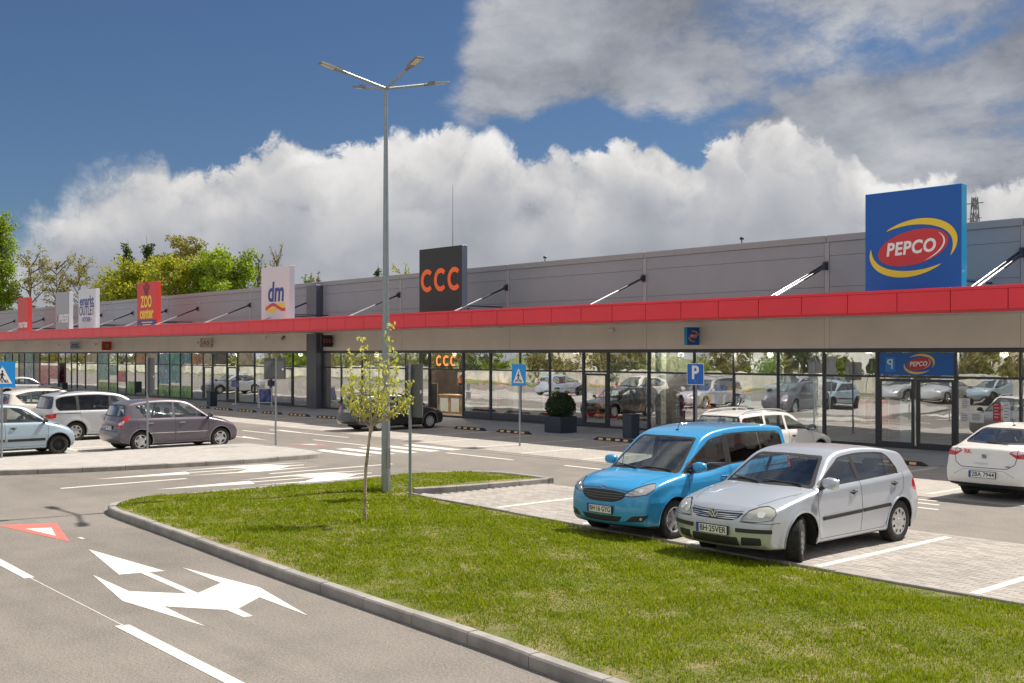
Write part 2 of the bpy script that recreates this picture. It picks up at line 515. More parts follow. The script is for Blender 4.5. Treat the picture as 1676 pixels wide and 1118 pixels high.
# ------------------------------------------------------------------ mesh helpers
class MB:
    def __init__(s):
        s.v = []
        s.f = []

    def add(s, vs, fs):
        o = len(s.v)
        s.v.extend([tuple(x) for x in vs])
        s.f.extend([tuple(i + o for i in f) for f in fs])
        return s

    def box(s, x0, x1, y0, y1, z0, z1):
        return s.add([(x0, y0, z0), (x1, y0, z0), (x1, y1, z0), (x0, y1, z0), (x0, y0, z1), (x1, y0, z1), (x1, y1, z1), (x0, y1, z1)],
                     [(0, 3, 2, 1), (4, 5, 6, 7), (0, 1, 5, 4), (1, 2, 6, 5), (2, 3, 7, 6), (3, 0, 4, 7)])

    def bbox(s, x0, x1, y0, y1, z0, z1, b=0.01):
        """box with chamfered vertical and top edges"""
        def ring(d, z):
            return [(x0 + d, y0, z), (x1 - d, y0, z), (x1, y0 + d, z), (x1, y1 - d, z), (x1 - d, y1, z), (x0 + d, y1, z), (x0, y1 - d, z), (x0, y0 + d, z)]
        a, c = ring(b, z0), ring(b, z1 - b)
        t = [(min(max(x, x0 + b), x1 - b), min(max(y, y0 + b), y1 - b), z1) for x, y, z in c]
        fs = [tuple(range(7, -1, -1)), tuple(range(16, 24))]
        for k in range(8):
            j = (k + 1) % 8
            fs += [(k, j, 8 + j, 8 + k), (8 + k, 8 + j, 16 + j, 16 + k)]
        return s.add(a + c + t, fs)

    def bar(s, p, q, w, h=None, up=(0, 0, 1)):
        """rectangular bar from p to q"""
        p, q = Vector(p), Vector(q)
        h = h or w
        d = (q - p).normalized()
        u = Vector(up)
        if abs(d.dot(u)) > 0.98:
            u = Vector((1, 0, 0))
        a = d.cross(u).normalized() * w / 2
        b = a.cross(d).normalized() * h / 2
        vs = [p - a - b, p + a - b, p + a + b, p - a + b, q - a - b, q + a - b, q + a + b, q - a + b]
        return s.add(vs, [(0, 3, 2, 1), (4, 5, 6, 7), (0, 1, 5, 4), (1, 2, 6, 5), (2, 3, 7, 6), (3, 0, 4, 7)])

    def cyl(s, p, q, r0, r1=None, n=12, caps=True):
        r1 = r0 if r1 is None else r1
        p, q = Vector(p), Vector(q)
        d = (q - p).normalized()
        a = d.orthogonal().normalized()
        b = d.cross(a)
        vs = []
        for c, r in ((p, r0), (q, r1)):
            for i in range(n):
                t = 2 * PI * i / n
                vs.append(c + (a * math.cos(t) + b * math.sin(t)) * r)
        fs = [(i, (i + 1) % n, n + (i + 1) % n, n + i) for i in range(n)]
        if caps:
            fs += [tuple(range(n - 1, -1, -1)), tuple(range(n, 2 * n))]
        return s.add(vs, fs)

    def tube(s, pts, rs, n=8):
        pts = [Vector(p) for p in pts]
        if not hasattr(rs, '__len__'):
            rs = [rs] * len(pts)
        vs = []
        a = None
        for i, p in enumerate(pts):
            d = (pts[min(i + 1, len(pts) - 1)] - pts[max(i - 1, 0)]).normalized()
            if a is None:
                a = d.orthogonal().normalized()
            a = (a - d * a.dot(d)).normalized()
            b = d.cross(a)
            for k in range(n):
                t = 2 * PI * k / n
                vs.append(p + (a * math.cos(t) + b * math.sin(t)) * rs[i])
        fs = []
        for i in range(len(pts) - 1):
            for k in range(n):
                j = (k + 1) % n
                fs.append((i * n + k, i * n + j, (i + 1) * n + j, (i + 1) * n + k))
        fs += [tuple(range(n - 1, -1, -1)), tuple(range((len(pts) - 1) * n, len(pts) * n))]
        return s.add(vs, fs)

    def lathe(s, prof, n=32, axis='y', c=(0, 0, 0)):
        """prof: (radius, offset along the axis)"""
        vs = []
        for r, h in prof:
            for k in range(n):
                t = 2 * PI * k / n
                x, z = r * math.cos(t), r * math.sin(t)
                if axis == 'y':
                    vs.append((c[0] + x, c[1] + h, c[2] + z))
                elif axis == 'z':
                    vs.append((c[0] + x, c[1] + z, c[2] + h))
                else:
                    vs.append((c[0] + h, c[1] + x, c[2] + z))
        fs = []
        for i in range(len(prof) - 1):
            for k in range(n):
                j = (k + 1) % n
                fs.append((i * n + k, i * n + j, (i + 1) * n + j, (i + 1) * n + k))
        return s.add(vs, fs)

    def prism(s, poly, z0, z1):
        """flat outline (x, y) extruded between two heights"""
        n = len(poly)
        vs = [(x, y, z0) for x, y in poly] + [(x, y, z1) for x, y in poly]
        fs = [tuple(range(n - 1, -1, -1)), tuple(range(n, 2 * n))] + [(i, (i + 1) % n, n + (i + 1) % n, n + i) for i in range(n)]
        return s.add(vs, fs)

    def xf(s, M):
        s.v = [tuple(M @ Vector(v)) for v in s.v]
        return s

    def mesh(s, name):
        me = bpy.data.meshes.new(name)
        me.from_pydata(s.v, [], s.f)
        me.validate()
        return me


def link(name, me, m=None, parent=None, rel=True, smooth=False, kind=None):
    o = bpy.data.objects.new(name, me)
    COL.objects.link(o)
    if m:
        if not me.materials:
            me.materials.append(MATS[m] if isinstance(m, str) else m)
    if smooth:
        me.shade_smooth()
        try:
            me.set_sharp_from_angle(angle=R(38))
        except Exception:
            pass
    if parent is not None:
        o.parent = parent
        if rel:                                            # vertices are in world space: undo the parent's place
            o.location = -world_loc(parent)
    if kind:
        o['kind'] = kind
    return o


def world_loc(p):
    v = Vector((0, 0, 0))
    while p is not None:
        v = v + p.location
        p = p.parent
    return v


def mk(name, mb, m, parent=None, rel=True, smooth=False, kind=None):
    return link(name, mb.mesh(name), m, parent, rel, smooth, kind)


def thing(name, label, cat, loc=(0, 0, 0), rz=0.0, group=None):
    o = bpy.data.objects.new(name, None)
    o.empty_display_size = 0.2
    COL.objects.link(o)
    o.location = loc
    o.rotation_euler = (0, 0, rz)
    return tag(o, label, cat, group)


def tag(o, label, cat, group=None):
    o['label'] = label
    o['category'] = cat
    if group:
        o['group'] = group
    return o


def kids(o):
    return list(KID.get(o.name, []))


KID = {}


def copy_tree(o, parent=None):
    """a thing, its parts and their sub-parts"""
    c = o.copy()
    COL.objects.link(c)
    c.parent = parent
    for ch in list(o.children):
        copy_tree(ch, c)
    return c


def text_mesh(s, size, depth=0.004, bold=0.0, shear=0.0, align='CENTER', spacing=1.0):
    cu = bpy.data.curves.new('lettering', 'FONT')
    cu.body = s
    cu.size = size
    cu.extrude = depth
    cu.offset = bold
    cu.shear = shear
    cu.align_x = align
    cu.align_y = 'CENTER'
    cu.space_character = spacing
    cu.resolution_u = 4
    o = bpy.data.objects.new('tmp_text', cu)
    COL.objects.link(o)
    dg = bpy.context.evaluated_depsgraph_get()
    me = bpy.data.meshes.new_from_object(o.evaluated_get(dg))
    bpy.data.objects.remove(o)
    bpy.data.curves.remove(cu)
    me.name = 'lettering'
    return me


def frame_matrix(origin, right, up):
    r = Vector(right).normalized()
    u = Vector(up).normalized()
    nn = r.cross(u)
    M = Matrix(((r.x, u.x, nn.x, origin[0]), (r.y, u.y, nn.y, origin[1]), (r.z, u.z, nn.z, origin[2]), (0, 0, 0, 1)))
    return M


def put_text(s, size, origin, right, up, m, parent, depth=0.004, bold=0.0, shear=0.0, sx=1.0, rel=True, spacing=1.0, name='lettering'):
    me = text_mesh(s, size, depth, bold, shear, spacing=spacing)
    M = frame_matrix(origin, right, up) @ Matrix.Diagonal((sx, 1, 1, 1))
    me.transform(M)
    return link(name, me, m, parent, rel)


def ngon_mesh(name, loops, m, origin, right, up, parent, depth=0.006, rel=True):
    """extruded flat outlines given in sign coordinates"""
    mb = MB()
    for lp in loops:
        n = len(lp)
        mb.add([(x, y, 0) for x, y in lp] + [(x, y, depth) for x, y in lp],
               [tuple(range(n - 1, -1, -1)), tuple(range(n, 2 * n))] + [(i, (i + 1) % n, n + (i + 1) % n, n + i) for i in range(n)])
    mb.xf(frame_matrix(origin, right, up))
    return mk(name, mb, m, parent, rel)


def ellipse(cx_, cy_, a, b, n=40, t0=0, t1=2 * PI, rot=0.0):
    o = []
    for i in range(n):
        t = t0 + (t1 - t0) * i / (n if abs(t1 - t0 - 2 * PI) < 1e-6 else n - 1)
        x, y = a * math.cos(t), b * math.sin(t)
        o.append((cx_ + x * math.cos(rot) - y * math.sin(rot), cy_ + x * math.sin(rot) + y * math.cos(rot)))
    return o


def arc_band(cx_, cy_, r0, r1, t0, t1, n=22, sx=1.0):
    a = [(cx_ + sx * r1 * math.cos(t0 + (t1 - t0) * i / n), cy_ + r1 * math.sin(t0 + (t1 - t0) * i / n)) for i in range(n + 1)]
    b = [(cx_ + sx * r0 * math.cos(t0 + (t1 - t0) * i / n), cy_ + r0 * math.sin(t0 + (t1 - t0) * i / n)) for i in range(n, -1, -1)]
    return a + b
# ================================================================== GROUND
from mathutils.geometry import delaunay_2d_cdt

LOW, MID = 0.0, 0.004


def sheet(name, poly, z, m, kind='structure', parent=None, step=None, hfn=None):
    vs = [Vector(p) for p in poly]
    n = len(vs)
    edges = [(i, (i + 1) % n) for i in range(n)]
    if step:
        xs = [p.x for p in vs]
        ys = [p.y for p in vs]
        x = min(xs)
        while x < max(xs):
            y = min(ys)
            while y < max(ys):
                if inside(poly, x, y):
                    vs.append(Vector((x + rng.uniform(-.02, .02), y + rng.uniform(-.02, .02))))
                y += step
            x += step
    ov, oe, of, *_ = delaunay_2d_cdt(vs, edges, [tuple(range(n))], 2, 1e-5)
    me = bpy.data.meshes.new(name)
    me.from_pydata([(p.x, p.y, (hfn(p.x, p.y) if hfn else z)) for p in ov], [], of)
    me.update()
    if me.polygons and me.polygons[0].normal.z < 0:
        me.flip_normals()
    return link(name, me, m, parent, kind=kind)


def inside(poly, x, y):
    c = False
    j = len(poly) - 1
    for i in range(len(poly)):
        xi, yi = poly[i]
        xj, yj = poly[j]
        if (yi > y) != (yj > y) and x < (xj - xi) * (y - yi) / (yj - yi) + xi:
            c = not c
        j = i
    return c


g = mk('ground', MB().add([(-900, -700, -0.06), (900, -700, -0.06), (900, 1300, -0.06), (-900, 1300, -0.06)], [(0, 1, 2, 3)]), 'field', kind='structure')
road = mk('road', MB().add([(-460, -7, 0), (60, -7, 0), (60, 31.3, 0), (-460, 31.3, 0)], [(0, 1, 2, 3)]), 'asphalt', kind='structure')


def smooth_path(pts, n=4):
    """Catmull-Rom through the points"""
    P = [Vector(p) for p in pts]
    o = []
    for i in range(len(P) - 1):
        a, b, c, d = P[max(i - 1, 0)], P[i], P[i + 1], P[min(i + 2, len(P) - 1)]
        for k in range(n):
            t = k / n
            o.append(0.5 * ((2 * b) + (c - a) * t + (2 * a - 5 * b + 4 * c - d) * t * t + (3 * b - a - 3 * c + d) * t ** 3))
    o.append(P[-1])
    return [(p[0], p[1]) for p in o]


def resample(path, step):
    P = [Vector(p) for p in path]
    L = [0]
    for i in range(1, len(P)):
        L.append(L[-1] + (P[i] - P[i - 1]).length)
    n = max(1, round(L[-1] / step))
    out_ = []
    for k in range(n + 1):
        t = L[-1] * k / n
        i = max(0, min(len(P) - 2, next((q for q in range(1, len(L)) if L[q] >= t - 1e-9), len(L) - 1) - 1))
        f = (t - L[i]) / max(1e-9, L[i + 1] - L[i])
        out_.append(P[i].lerp(P[i + 1], f))
    return out_


def offset_path(path, w):
    P = [Vector(p) for p in path]
    o = []
    for i, p in enumerate(P):
        d_ = (P[min(i + 1, len(P) - 1)] - P[max(i - 1, 0)]).normalized()
        nrm = Vector((-d_.y, d_.x))
        o.append(p + nrm * w)
    return o


def kerb(path, w, h, stone=1.0, side=1, z0=-0.05, label=None, ch=0.018, taper=None):
    """mortar core with separate chamfered kerb stones set along it; side: +1 stones lie left of the path"""
    sub = 5
    pts = resample(path, stone / sub)
    n = max(1, (len(pts) - 1) // sub)
    off = offset_path(pts, w * side)
    core = MB()
    for i in range(len(pts) - 1):
        q = [pts[i], pts[i + 1], off[i + 1], off[i]]
        c = sum(q, Vector((0, 0))) / 4
        q = [c + (a - c) * Vector((1, 1)).x * 1.0 for a in q]
        ins = [p_.lerp(o_, t) for p_, o_, t in ((pts[i], off[i], .12), (pts[i + 1], off[i + 1], .12), (pts[i + 1], off[i + 1], .88), (pts[i], off[i], .88))]
        core.add([(p.x, p.y, z0) for p in ins] + [(p.x, p.y, h - 0.02) for p in ins],
                 [(4, 5, 6, 7), (0, 1, 5, 4), (2, 3, 7, 6)])
    k = mk('kerb', core, 'joint_dark', kind='structure')
    for s_ in range(n):
        a, b = s_ * sub, (s_ + 1) * sub if s_ < n - 1 else len(pts) - 1
        idx = list(range(a, b + 1))
        P0 = [pts[i].copy() for i in idx]
        O0 = [off[i].copy() for i in idx]
        # leave a joint at both ends
        d0 = (P0[1] - P0[0]).normalized() * 0.006
        d1 = (P0[-1] - P0[-2]).normalized() * 0.006
        P0[0] += d0
        O0[0] += d0
        P0[-1] -= d1
        O0[-1] -= d1
        vs = []
        jz = rng.uniform(-0.004, 0.004)
        for p, o in zip(P0, O0):
            t = (o - p).normalized() * ch
            vs += [(p.x, p.y, z0), (p.x, p.y, h - ch + jz), (p.x + t.x, p.y + t.y, h + jz), (o.x - t.x, o.y - t.y, h + jz), (o.x, o.y, h - ch + jz), (o.x, o.y, z0)]
        fs = []
        for i in range(len(P0) - 1):
            for j in range(5):
                q = (i * 6 + j, i * 6 + j + 1, (i + 1) * 6 + j + 1, (i + 1) * 6 + j)
                fs.append(q if side < 0 else q[::-1])
        e = (len(P0) - 1) * 6
        fs += [tuple(range(6)), tuple(range(e + 5, e - 1, -1))]
        mb = MB().add(vs, fs)
        mk('kerb_stone', mb, 'kerb_concrete', k)
    return k


# ---- grass island between the entry lane and the near bays
south = [(4.5, 6.3), (2, 6.4), (-3, 6.6), (-6.9, 6.8), (-8.2, 6.92), (-11, 7.08), (-13.1, 7.22), (-16.4, 7.50), (-18.6, 7.66)]
corner = [(-19.6, 7.76), (-20.2, 8.0), (-20.55, 8.5), (-20.72, 9.3)]
west = [(-20.74, 11.2), (-20.7, 13.3), (-20.64, 15.3), (-20.5, 16.3)]
north = [(-20.1, 16.85), (-19.4, 17.1), (-18.6, 17.12), (-17.85, 17.06)]
outer = smooth_path(south + corner + west + north, 3)
kerb(outer, 0.15, 0.125, 1.0, side=-1)
inner = [tuple(p) for p in offset_path([Vector(p) for p in outer], -0.15)]
kerb([(-17.86, 16.9), (-18.0, 15.6), (-18.2, 14.2), (-18.4, 13.62)], 0.12, 0.12, 0.8, side=-1)
LOWK = [(-19.05, 13.62), (-17.3, 13.46), (-15.2, 13.33), (-13.3, 13.2), (-11.2, 13.08), (-8.3, 12.88), (-5.6, 12.8), (-2, 12.75), (4.5, 12.75)]
kerb(smooth_path(LOWK, 3), 0.08, 0.035, 1.0, side=-1, ch=0.006)


def lowk_v(u):
    for (a, b), (c_, d_) in zip(LOWK[:-1], LOWK[1:]):
        if a <= u <= c_:
            return b + (d_ - b) * (u - a) / (c_ - a)
    return LOWK[0][1] if u < LOWK[0][0] else LOWK[-1][1]


def lawn_h(x, y):
    h = 0.115 + 0.02 * math.sin(x * 1.3 + y) + 0.015 * math.sin(y * 2.1 - x * .7)
    if x > -19.0 and y < 13.7:
        t = max(0.0, min(1.0, (lowk_v(x) - y) / 2.2))
        t = t * t * (3 - 2 * t)
        if x < -18.4:
            t = max(t, (-18.4 - x) / 0.6)
        h = h * t + (0.0) * (1 - t)
    e = min(1.0, max(0.0, (y - 7.0) / 0.8))
    return h if e >= 1 else min(h, 0.10 + 0.03 * e)


lawn_poly = [p for p in inner] + [(-18.0, 16.9), (-18.12, 15.6), (-18.32, 14.2), (-18.52, 13.66)] + \
            [(u, v - 0.08) for u, v in [(-18.4, 13.55)] + LOWK[1:]]
lawn = sheet('lawn_soil', lawn_poly, 0.1, 'soil', step=0.33, hfn=lawn_h)

# ---- near parking bays: block pavers, a bed under them
bed = sheet('bay_bed', [(-17.9, 16.85), (-18.35, 13.6)] + [(u, v) for u, v in LOWK[1:]] + [(4.5, 16.85)], 0.003, 'joint_dark')
near_bay = mk('bay_paving', MB().box(-17.9, 4.5, 16.74, 16.84, -0.03, 0.012), 'kerb_concrete', kind='structure')
fw = (-math.sin(R(48.46)), math.cos(R(48.46)))
rt = (math.cos(R(48.46)), math.sin(R(48.46)))
cand = []
row = 0
v = 12.80
while v < 16.74:
    u = -18.4 + (0.1 if row % 2 else 0)
    while u < 4.5:
        if v > lowk_v(u) - 0.0 and (u > -18.02 or v < 13.7 and u > -18.3):
            D_ = fw[0] * u + fw[1] * v
            l_ = rt[0] * u + rt[1] * v
            cand.append((D_ if abs(l_ / D_) < 0.462 else 99 + D_, u, v))
        u += 0.2
    v += 0.1
    row += 1
cand.sort()


def paver_geo(mb, x, y, z):
    g_ = 0.0035
    x0, x1, y0, y1 = x + g_, x + 0.2 - g_, y + g_, y + 0.1 - g_
    e = 0.004
    zz = z
    mb.add([(x0, y0, 0.0), (x1, y0, 0.0), (x1, y1, 0.0), (x0, y1, 0.0), (x0, y0, zz - e), (x1, y0, zz - e), (x1, y1, zz - e), (x0, y1, zz - e),
            (x0 + e, y0 + e, zz), (x1 - e, y0 + e, zz), (x1 - e, y1 - e, zz), (x0 + e, y1 - e, zz)],
           [(8, 9, 10, 11), (4, 5, 9, 8), (5, 6, 10, 9), (6, 7, 11, 10), (7, 4, 8, 11), (0, 1, 5, 4), (1, 2, 6, 5)])


pm = MB()
paver_geo(pm, -0.1, -0.05, 0.014)
pmesh = pm.mesh('paver')
pmesh.materials.append(MATS['paver'])
for D_, u, v in cand[:300]:
    o = bpy.data.objects.new('paver', pmesh)
    COL.objects.link(o)
    o.parent = near_bay
    o.location = (u + 0.1, v + 0.05, rng.uniform(-0.0015, 0.0015))
rest = MB()
for D_, u, v in cand[300:]:
    paver_geo(rest, u, v, 0.014 + rng.uniform(-0.0012, 0.0012))
mk('block_pavers', rest, 'paver', near_bay, kind='stuff')


def line(x0, x1, y0, y1, z=0.006, m='road_paint', name='road_marking'):
    return mk(name, MB().box(x0, x1, y0, y1, z - 0.006, z), m, kind='structure')


for u, a, b in [(-15.66, 13.5, 15.9), (-13.2, 13.3, 16.6), (-10.8, 13.15, 16.6), (-8.45, 12.98, 16.6), (-6.25, 12.9, 16.55), (-3.9, 12.85, 16.6), (-1.55, 12.85, 16.6), (0.8, 12.85, 16.6)]:
    line(u - 0.06, u + 0.06, a, b, 0.0175)

# ---- far bays in front of the shops, walkway
fb = sheet('far_bay_paving', [(-125, 22.3), (-44, 22.3), (-35, 22.25), (-30.5, 21.95), (-27, 21.5), (-20, 21.35), (-11, 21.1), (8, 21.0), (8, 26.95), (-125, 26.95)], 0.004, 'bay_paving')
mk('paving_edge', MB().box(-27, 8, 21.0, 21.08, -0.02, 0.0085), 'kerb_concrete', kind='structure')
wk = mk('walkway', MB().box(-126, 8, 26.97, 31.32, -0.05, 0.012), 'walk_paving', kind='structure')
for k in range(-14, 15):
    u = -28.85 + 2.5 * k
    if -62 < u < 4:
        line(u - 0.05, u + 0.05, 22.5 if u < -30 else 21.45, 26.6, 0.010)

# ---- crosswalk, arrows, lane lines
for k in range(5):
    v0 = 17.5 + 0.78 * k
    line(-28.75 + 0.06 * k, -26.2 + 0.05 * k, v0, v0 + 0.40)
ARW = [(-16.33, 6.15), (-14.03, 6.29), (-14.08, 6.10), (-12.47, 6.01), (-12.83, 6.49), (-14.12, 6.57), (-12.26, 6.72), (-10.58, 6.39),
       (-11.78, 6.45), (-11.41, 5.98), (-10.97, 5.93), (-11.0, 5.83), (-11.43, 5.85), (-12.06, 5.40), (-10.89, 5.33), (-12.66, 5.16),
       (-14.40, 5.48), (-13.12, 5.43), (-12.52, 5.90), (-14.12, 6.0), (-14.19, 5.74)]


def marking(poly, m='road_paint', z=0.005):
    ar = sum(poly[i][0] * poly[(i + 1) % len(poly)][1] - poly[(i + 1) % len(poly)][0] * poly[i][1] for i in range(len(poly)))
    if ar < 0:
        poly = poly[::-1]
    return mk('road_marking', MB().prism(poly, 0.0, z), m, kind='structure')


marking(ARW)


def arrow_to(u0, v0, k=1.0):                       # the same arrow pointing along -V
    return marking([(u0 - (b - 6.0) * k, v0 + (a + 16.33)) for a, b in ARW])


arrow_to(-25.25, 9.7, 1.05)
arrow_to(-22.45, 9.9, 1.05)
line(-24.2, -24.08, 8.5, 11.35)
line(-23.85, -23.73, 13.3, 16.9)
line(-21.15, -21.05, 9.0, 13.2)
marking([(-16.42, 4.94), (-14.74, 4.86), (-14.76, 4.74), (-16.42, 4.80)])
marking([(-18.9, 5.07), (-16.42, 4.94), (-16.42, 4.80), (-18.9, 4.92)])
marking([(-11.54, 4.62), (-11.49, 4.76), (-8.80, 4.67), (-8.91, 4.54)])
marking([(-8.91, 4.54), (-8.80, 4.67), (-6.6, 4.55), (-6.6, 4.42)])
mk('road_crack', MB().prism([(-14.75, 4.815), (-11.5, 4.705), (-11.5, 4.695), (-14.75, 4.803)], 0, 0.003), 'road_paint', kind='structure')
marking([(-19.66, 5.87), (-19.27, 6.71), (-17.19, 6.19)], 'red_road_paint', 0.004)
marking([(-18.93, 6.10), (-18.78, 6.46), (-17.88, 6.22)], 'road_paint', 0.007)
marking([(-31.4, 18.0), (-29.6, 18.75), (-30.9, 18.95)], 'red_faded_paint', 0.004)
marking([(-30.9, 18.35), (-30.2, 18.6), (-30.7, 18.7)], 'road_paint', 0.007)
marking([(-17.5, 6.47), (-17.32, 6.47), (-17.32, 6.42), (-17.5, 6.42)])
for (a, b, c_, d_) in [(-38.0, -35.5, 20.05, 20.17), (-37.7, -32.3, 21.05, 21.15), (-32.3, -29.2, 19.65, 19.76), (-25.4, -22.5, 19.92, 20.04), (-20.5, -17.5, 19.92, 20.04), (-14.2, -10.7, 20.5, 20.6), (-14.0, -10.4, 20.02, 20.12), (-13.5, -10.1, 19.4, 19.5),
                       (-52, -49, 20.3, 20.42), (-60, -57, 20.3, 20.42), (-44.6, -41.5, 20.3, 20.42)]:
    line(a, b, c_, d_)
marking([(-35.3, 18.72), (-33.0, 18.40), (-33.6, 18.42), (-37.6, 18.35), (-37.6, 18.5), (-35.0, 18.5)])
marking([(-37.7, 21.35), (-35.6, 21.22), (-35.9, 21.05), (-36.6, 21.1)])

# ---- paved island on the left with its kerb, and the bays behind it
lk = smooth_path([(-31.2, 4.9), (-29.6, 5.5), (-28.5, 6.6), (-27.85, 8.0), (-27.2, 9.6), (-26.8, 11.2), (-26.55, 12.6), (-26.38, 14.2), (-26.42, 15.6), (-26.6, 16.4), (-27.2, 16.85), (-28.4, 16.95), (-29.8, 16.85), (-31.2, 16.75)], 3)
kerb(lk, 0.14, 0.125, 1.0, side=1)
lki = [tuple(p) for p in offset_path([Vector(p) for p in lk], 0.14)]
isl = sheet('island_paving', lki + [(-31.15, 16.6), (-31.15, 5.0)], 0.118, 'island_paving')
mk('island_edge', MB().box(-31.24, -31.15, 5.0, 16.75, -0.02, 0.122), 'kerb_concrete', kind='structure')
sheet('left_bay_paving', [(-31.24, 5.0), (-31.24, 16.6), (-75, 16.6), (-75, 5.0)], 0.005, 'bay_paving')
for k in range(14):
    u = -31.45 - 2.75 * k
    line(u - 0.06, u + 0.06, 6.6, 16.4, 0.011)
line(-70, -31.5, 12.15, 12.27, 0.0112)

# ---- beyond the lot on the side the windows mirror
mk('verge', MB().box(-460, 60, -11.4, -7, -0.2, 0.12), 'field', kind='structure')

# ---- wheel stops in front of the walkway
WS_N = [0]


def wheel_stop(u, label):
    t = thing('wheel_stop', label, 'wheel stop', (u, 26.75, 0), 0, 'wheel stops in front of the shops')
    prof = [(-0.09, 0.0), (-0.055, 0.10), (0.055, 0.10), (0.09, 0.0)]
    L = 0.9
    vs = []
    for s_, x in ((1, -L), (0.75, -L + 0.12), (1, -L + 0.12), (1, L - 0.12), (0, 0), (1, L)):
        pass
    xs = [(-L, 0.25), (-L + 0.16, 1.0), (L - 0.16, 1.0), (L, 0.25)]
    for x, k in xs:
        vs += [(x, y, z * k + 0.01) for y, z in prof]
    fs = []
    for i in range(3):
        for j in range(3):
            fs.append((i * 4 + j, (i + 1) * 4 + j, (i + 1) * 4 + j + 1, i * 4 + j + 1))
    fs += [(0, 1, 2, 3), (15, 14, 13, 12)]
    mk('block', MB().add(vs, fs), 'rubber_black', t, rel=False)
    for x in (-0.56, -0.2, 0.2, 0.56):
        mk('reflector', MB().add([(x - .095, -.084, .03), (x + .095, -.084, .03), (x + .095, -.062, .090), (x - .095, -.062, .090),
                                  (x - .095, -.090, .032), (x + .095, -.090, .032), (x + .095, -.067, .093), (x - .095, -.067, .093)],
                                 [(4, 5, 6, 7), (0, 4, 7, 3), (1, 2, 6, 5), (3, 7, 6, 2), (0, 1, 5, 4)]), 'reflect_yellow', t, rel=False)
    return t


stops = {-52.6: 'black and yellow wheel stop below the pale sign with blue letters', -50.1: 'black and yellow wheel stop left of the tall dark facade column',
         -47.6: 'black and yellow wheel stop in front of the folding pavement board',
         -45.1: 'black and yellow wheel stop nearest to the grey sign back pole on the left',
         -42.6: 'black and yellow wheel stop second left of the black estate tail', -40.1: 'black and yellow wheel stop directly left of the black estate tail',
         -37.6: 'black and yellow wheel stop hidden in part behind the black estate', -32.6: 'black and yellow wheel stop just right of the nose of the black estate',
         -30.1: 'black and yellow wheel stop behind the crosswalk sign pole near the planter', -25.1: 'black and yellow wheel stop beside the dark bin, above the blue van windscreen',
         -15.1: 'black and yellow wheel stop on shaded paving right behind the silver hatchback', -12.6: 'black and yellow wheel stop beside the left tail light of the white saloon car',
         -57.6: 'black and yellow wheel stop below the left dark bin, beyond the mauve minivan nose', -55.1: 'leftmost fully visible black and yellow wheel stop near the small dark bin'}
for u, lb in stops.items():
    wheel_stop(u + 0.0, lb)


# manhole cover
t = thing('manhole_cover', 'round iron manhole cover in the far paved bays right of the black estate', 'manhole cover', (-29.6, 21.85, 0.004))
mk('cover', MB().cyl((0, 0, 0), (0, 0, 0.010), 0.30, n=28), 'lamp_grey', t, rel=False)
mk('ring', MB().lathe([(0.31, 0.0), (0.31, 0.008), (0.37, 0.008), (0.37, 0.0)], 28, 'z'), 'kerb_concrete', t, rel=False)

mk('side_yard', MB().add([(-7.8, 31.3, -0.004), (60, 31.3, -0.004), (60, 62, -0.004), (-7.8, 62, -0.004)], [(0, 1, 2, 3)]), 'asphalt', kind='structure')
# ================================================================== BUILDING
VF = 31.30                     # plane of the shop front
VC = 27.20                     # plane of the canopy edge
bld = thing('retail_building', 'long grey single storey shopping building with red canopy edge and glazed shop fronts', 'building', (-50, VF, 0))
JT = [-7.87, -13.73, -20.02, -27.82, -35.6, -43.4, -50.3, -58.2, -64.8, -69.4, -74.9, -80.4, -86.4, -92.8, -99.8, -106, -112, -118, -125]


def part(name, mb, m, parent=None, **k):
    return mk(name, mb, m, parent or bld, **k)


# inner core and roof
core = MB()
core.box(-125, -7.87, VF + 0.14, VF + 0.30, 3.05, 6.42)
part('wall_core', core, 'wall_cap')
part('roof', MB().box(-125, -7.87, VF + 0.3, 58, 6.2, 6.35), 'roof_membrane')
part('side_wall', MB().box(-7.97, -7.87, VF + 0.32, 58, 0, 6.6), 'wall_grey')
part('side_wall', MB().box(-125.1, -125, VF + 0.32, 58, 0, 6.6), 'wall_grey')
part('rear_wall', MB().box(-125, -7.98, 58, 58.1, 0, 6.6), 'wall_grey')

rows = [(4.14, 5.036), (5.044, 6.036), (6.044, 6.478)]
for a, b in zip(JT[1:], JT[:-1]):
    for z0, z1 in rows:
        part('wall_panel', MB().bbox(a + 0.10, b - 0.10, VF, VF + 0.12, z0, z1, 0.006), 'wall_grey')
    part('parapet_cap', MB().bbox(a + 0.004, b - 0.004, VF - 0.05, VF + 0.45, 6.485, 6.70, 0.02), 'wall_cap')
    # ribbed panel under the canopy
    mb = MB()
    n = 20
    za, zb = 3.06, 4.10
    prof = []
    for i in range(n):
        z = za + (zb - za) * i / n
        hh = (zb - za) / n
        prof += [(0.0, z), (0.0, z + hh * 0.72), (0.008, z + hh * 0.76), (0.008, z + hh * 0.96)]
    vs = [(a + 0.10, VF + p, z) for p, z in prof] + [(b - 0.10, VF + p, z) for p, z in prof]
    m_ = len(prof)
    fs = [(m_ + i, i, i + 1, m_ + i + 1)[::-1] for i in range(m_ - 1)]
    part('wall_panel', MB().add(vs, fs), 'wall_beige')
for u in JT:
    part('wall_trim', MB().bbox(u - 0.09, u + 0.09, VF - 0.012, VF + 0.05, 4.14, 6.48, 0.01), 'wall_trim')
    part('wall_trim', MB().bbox(u - 0.09, u + 0.09, VF - 0.012, VF + 0.05, 3.06, 4.10, 0.01), 'wall_beige')

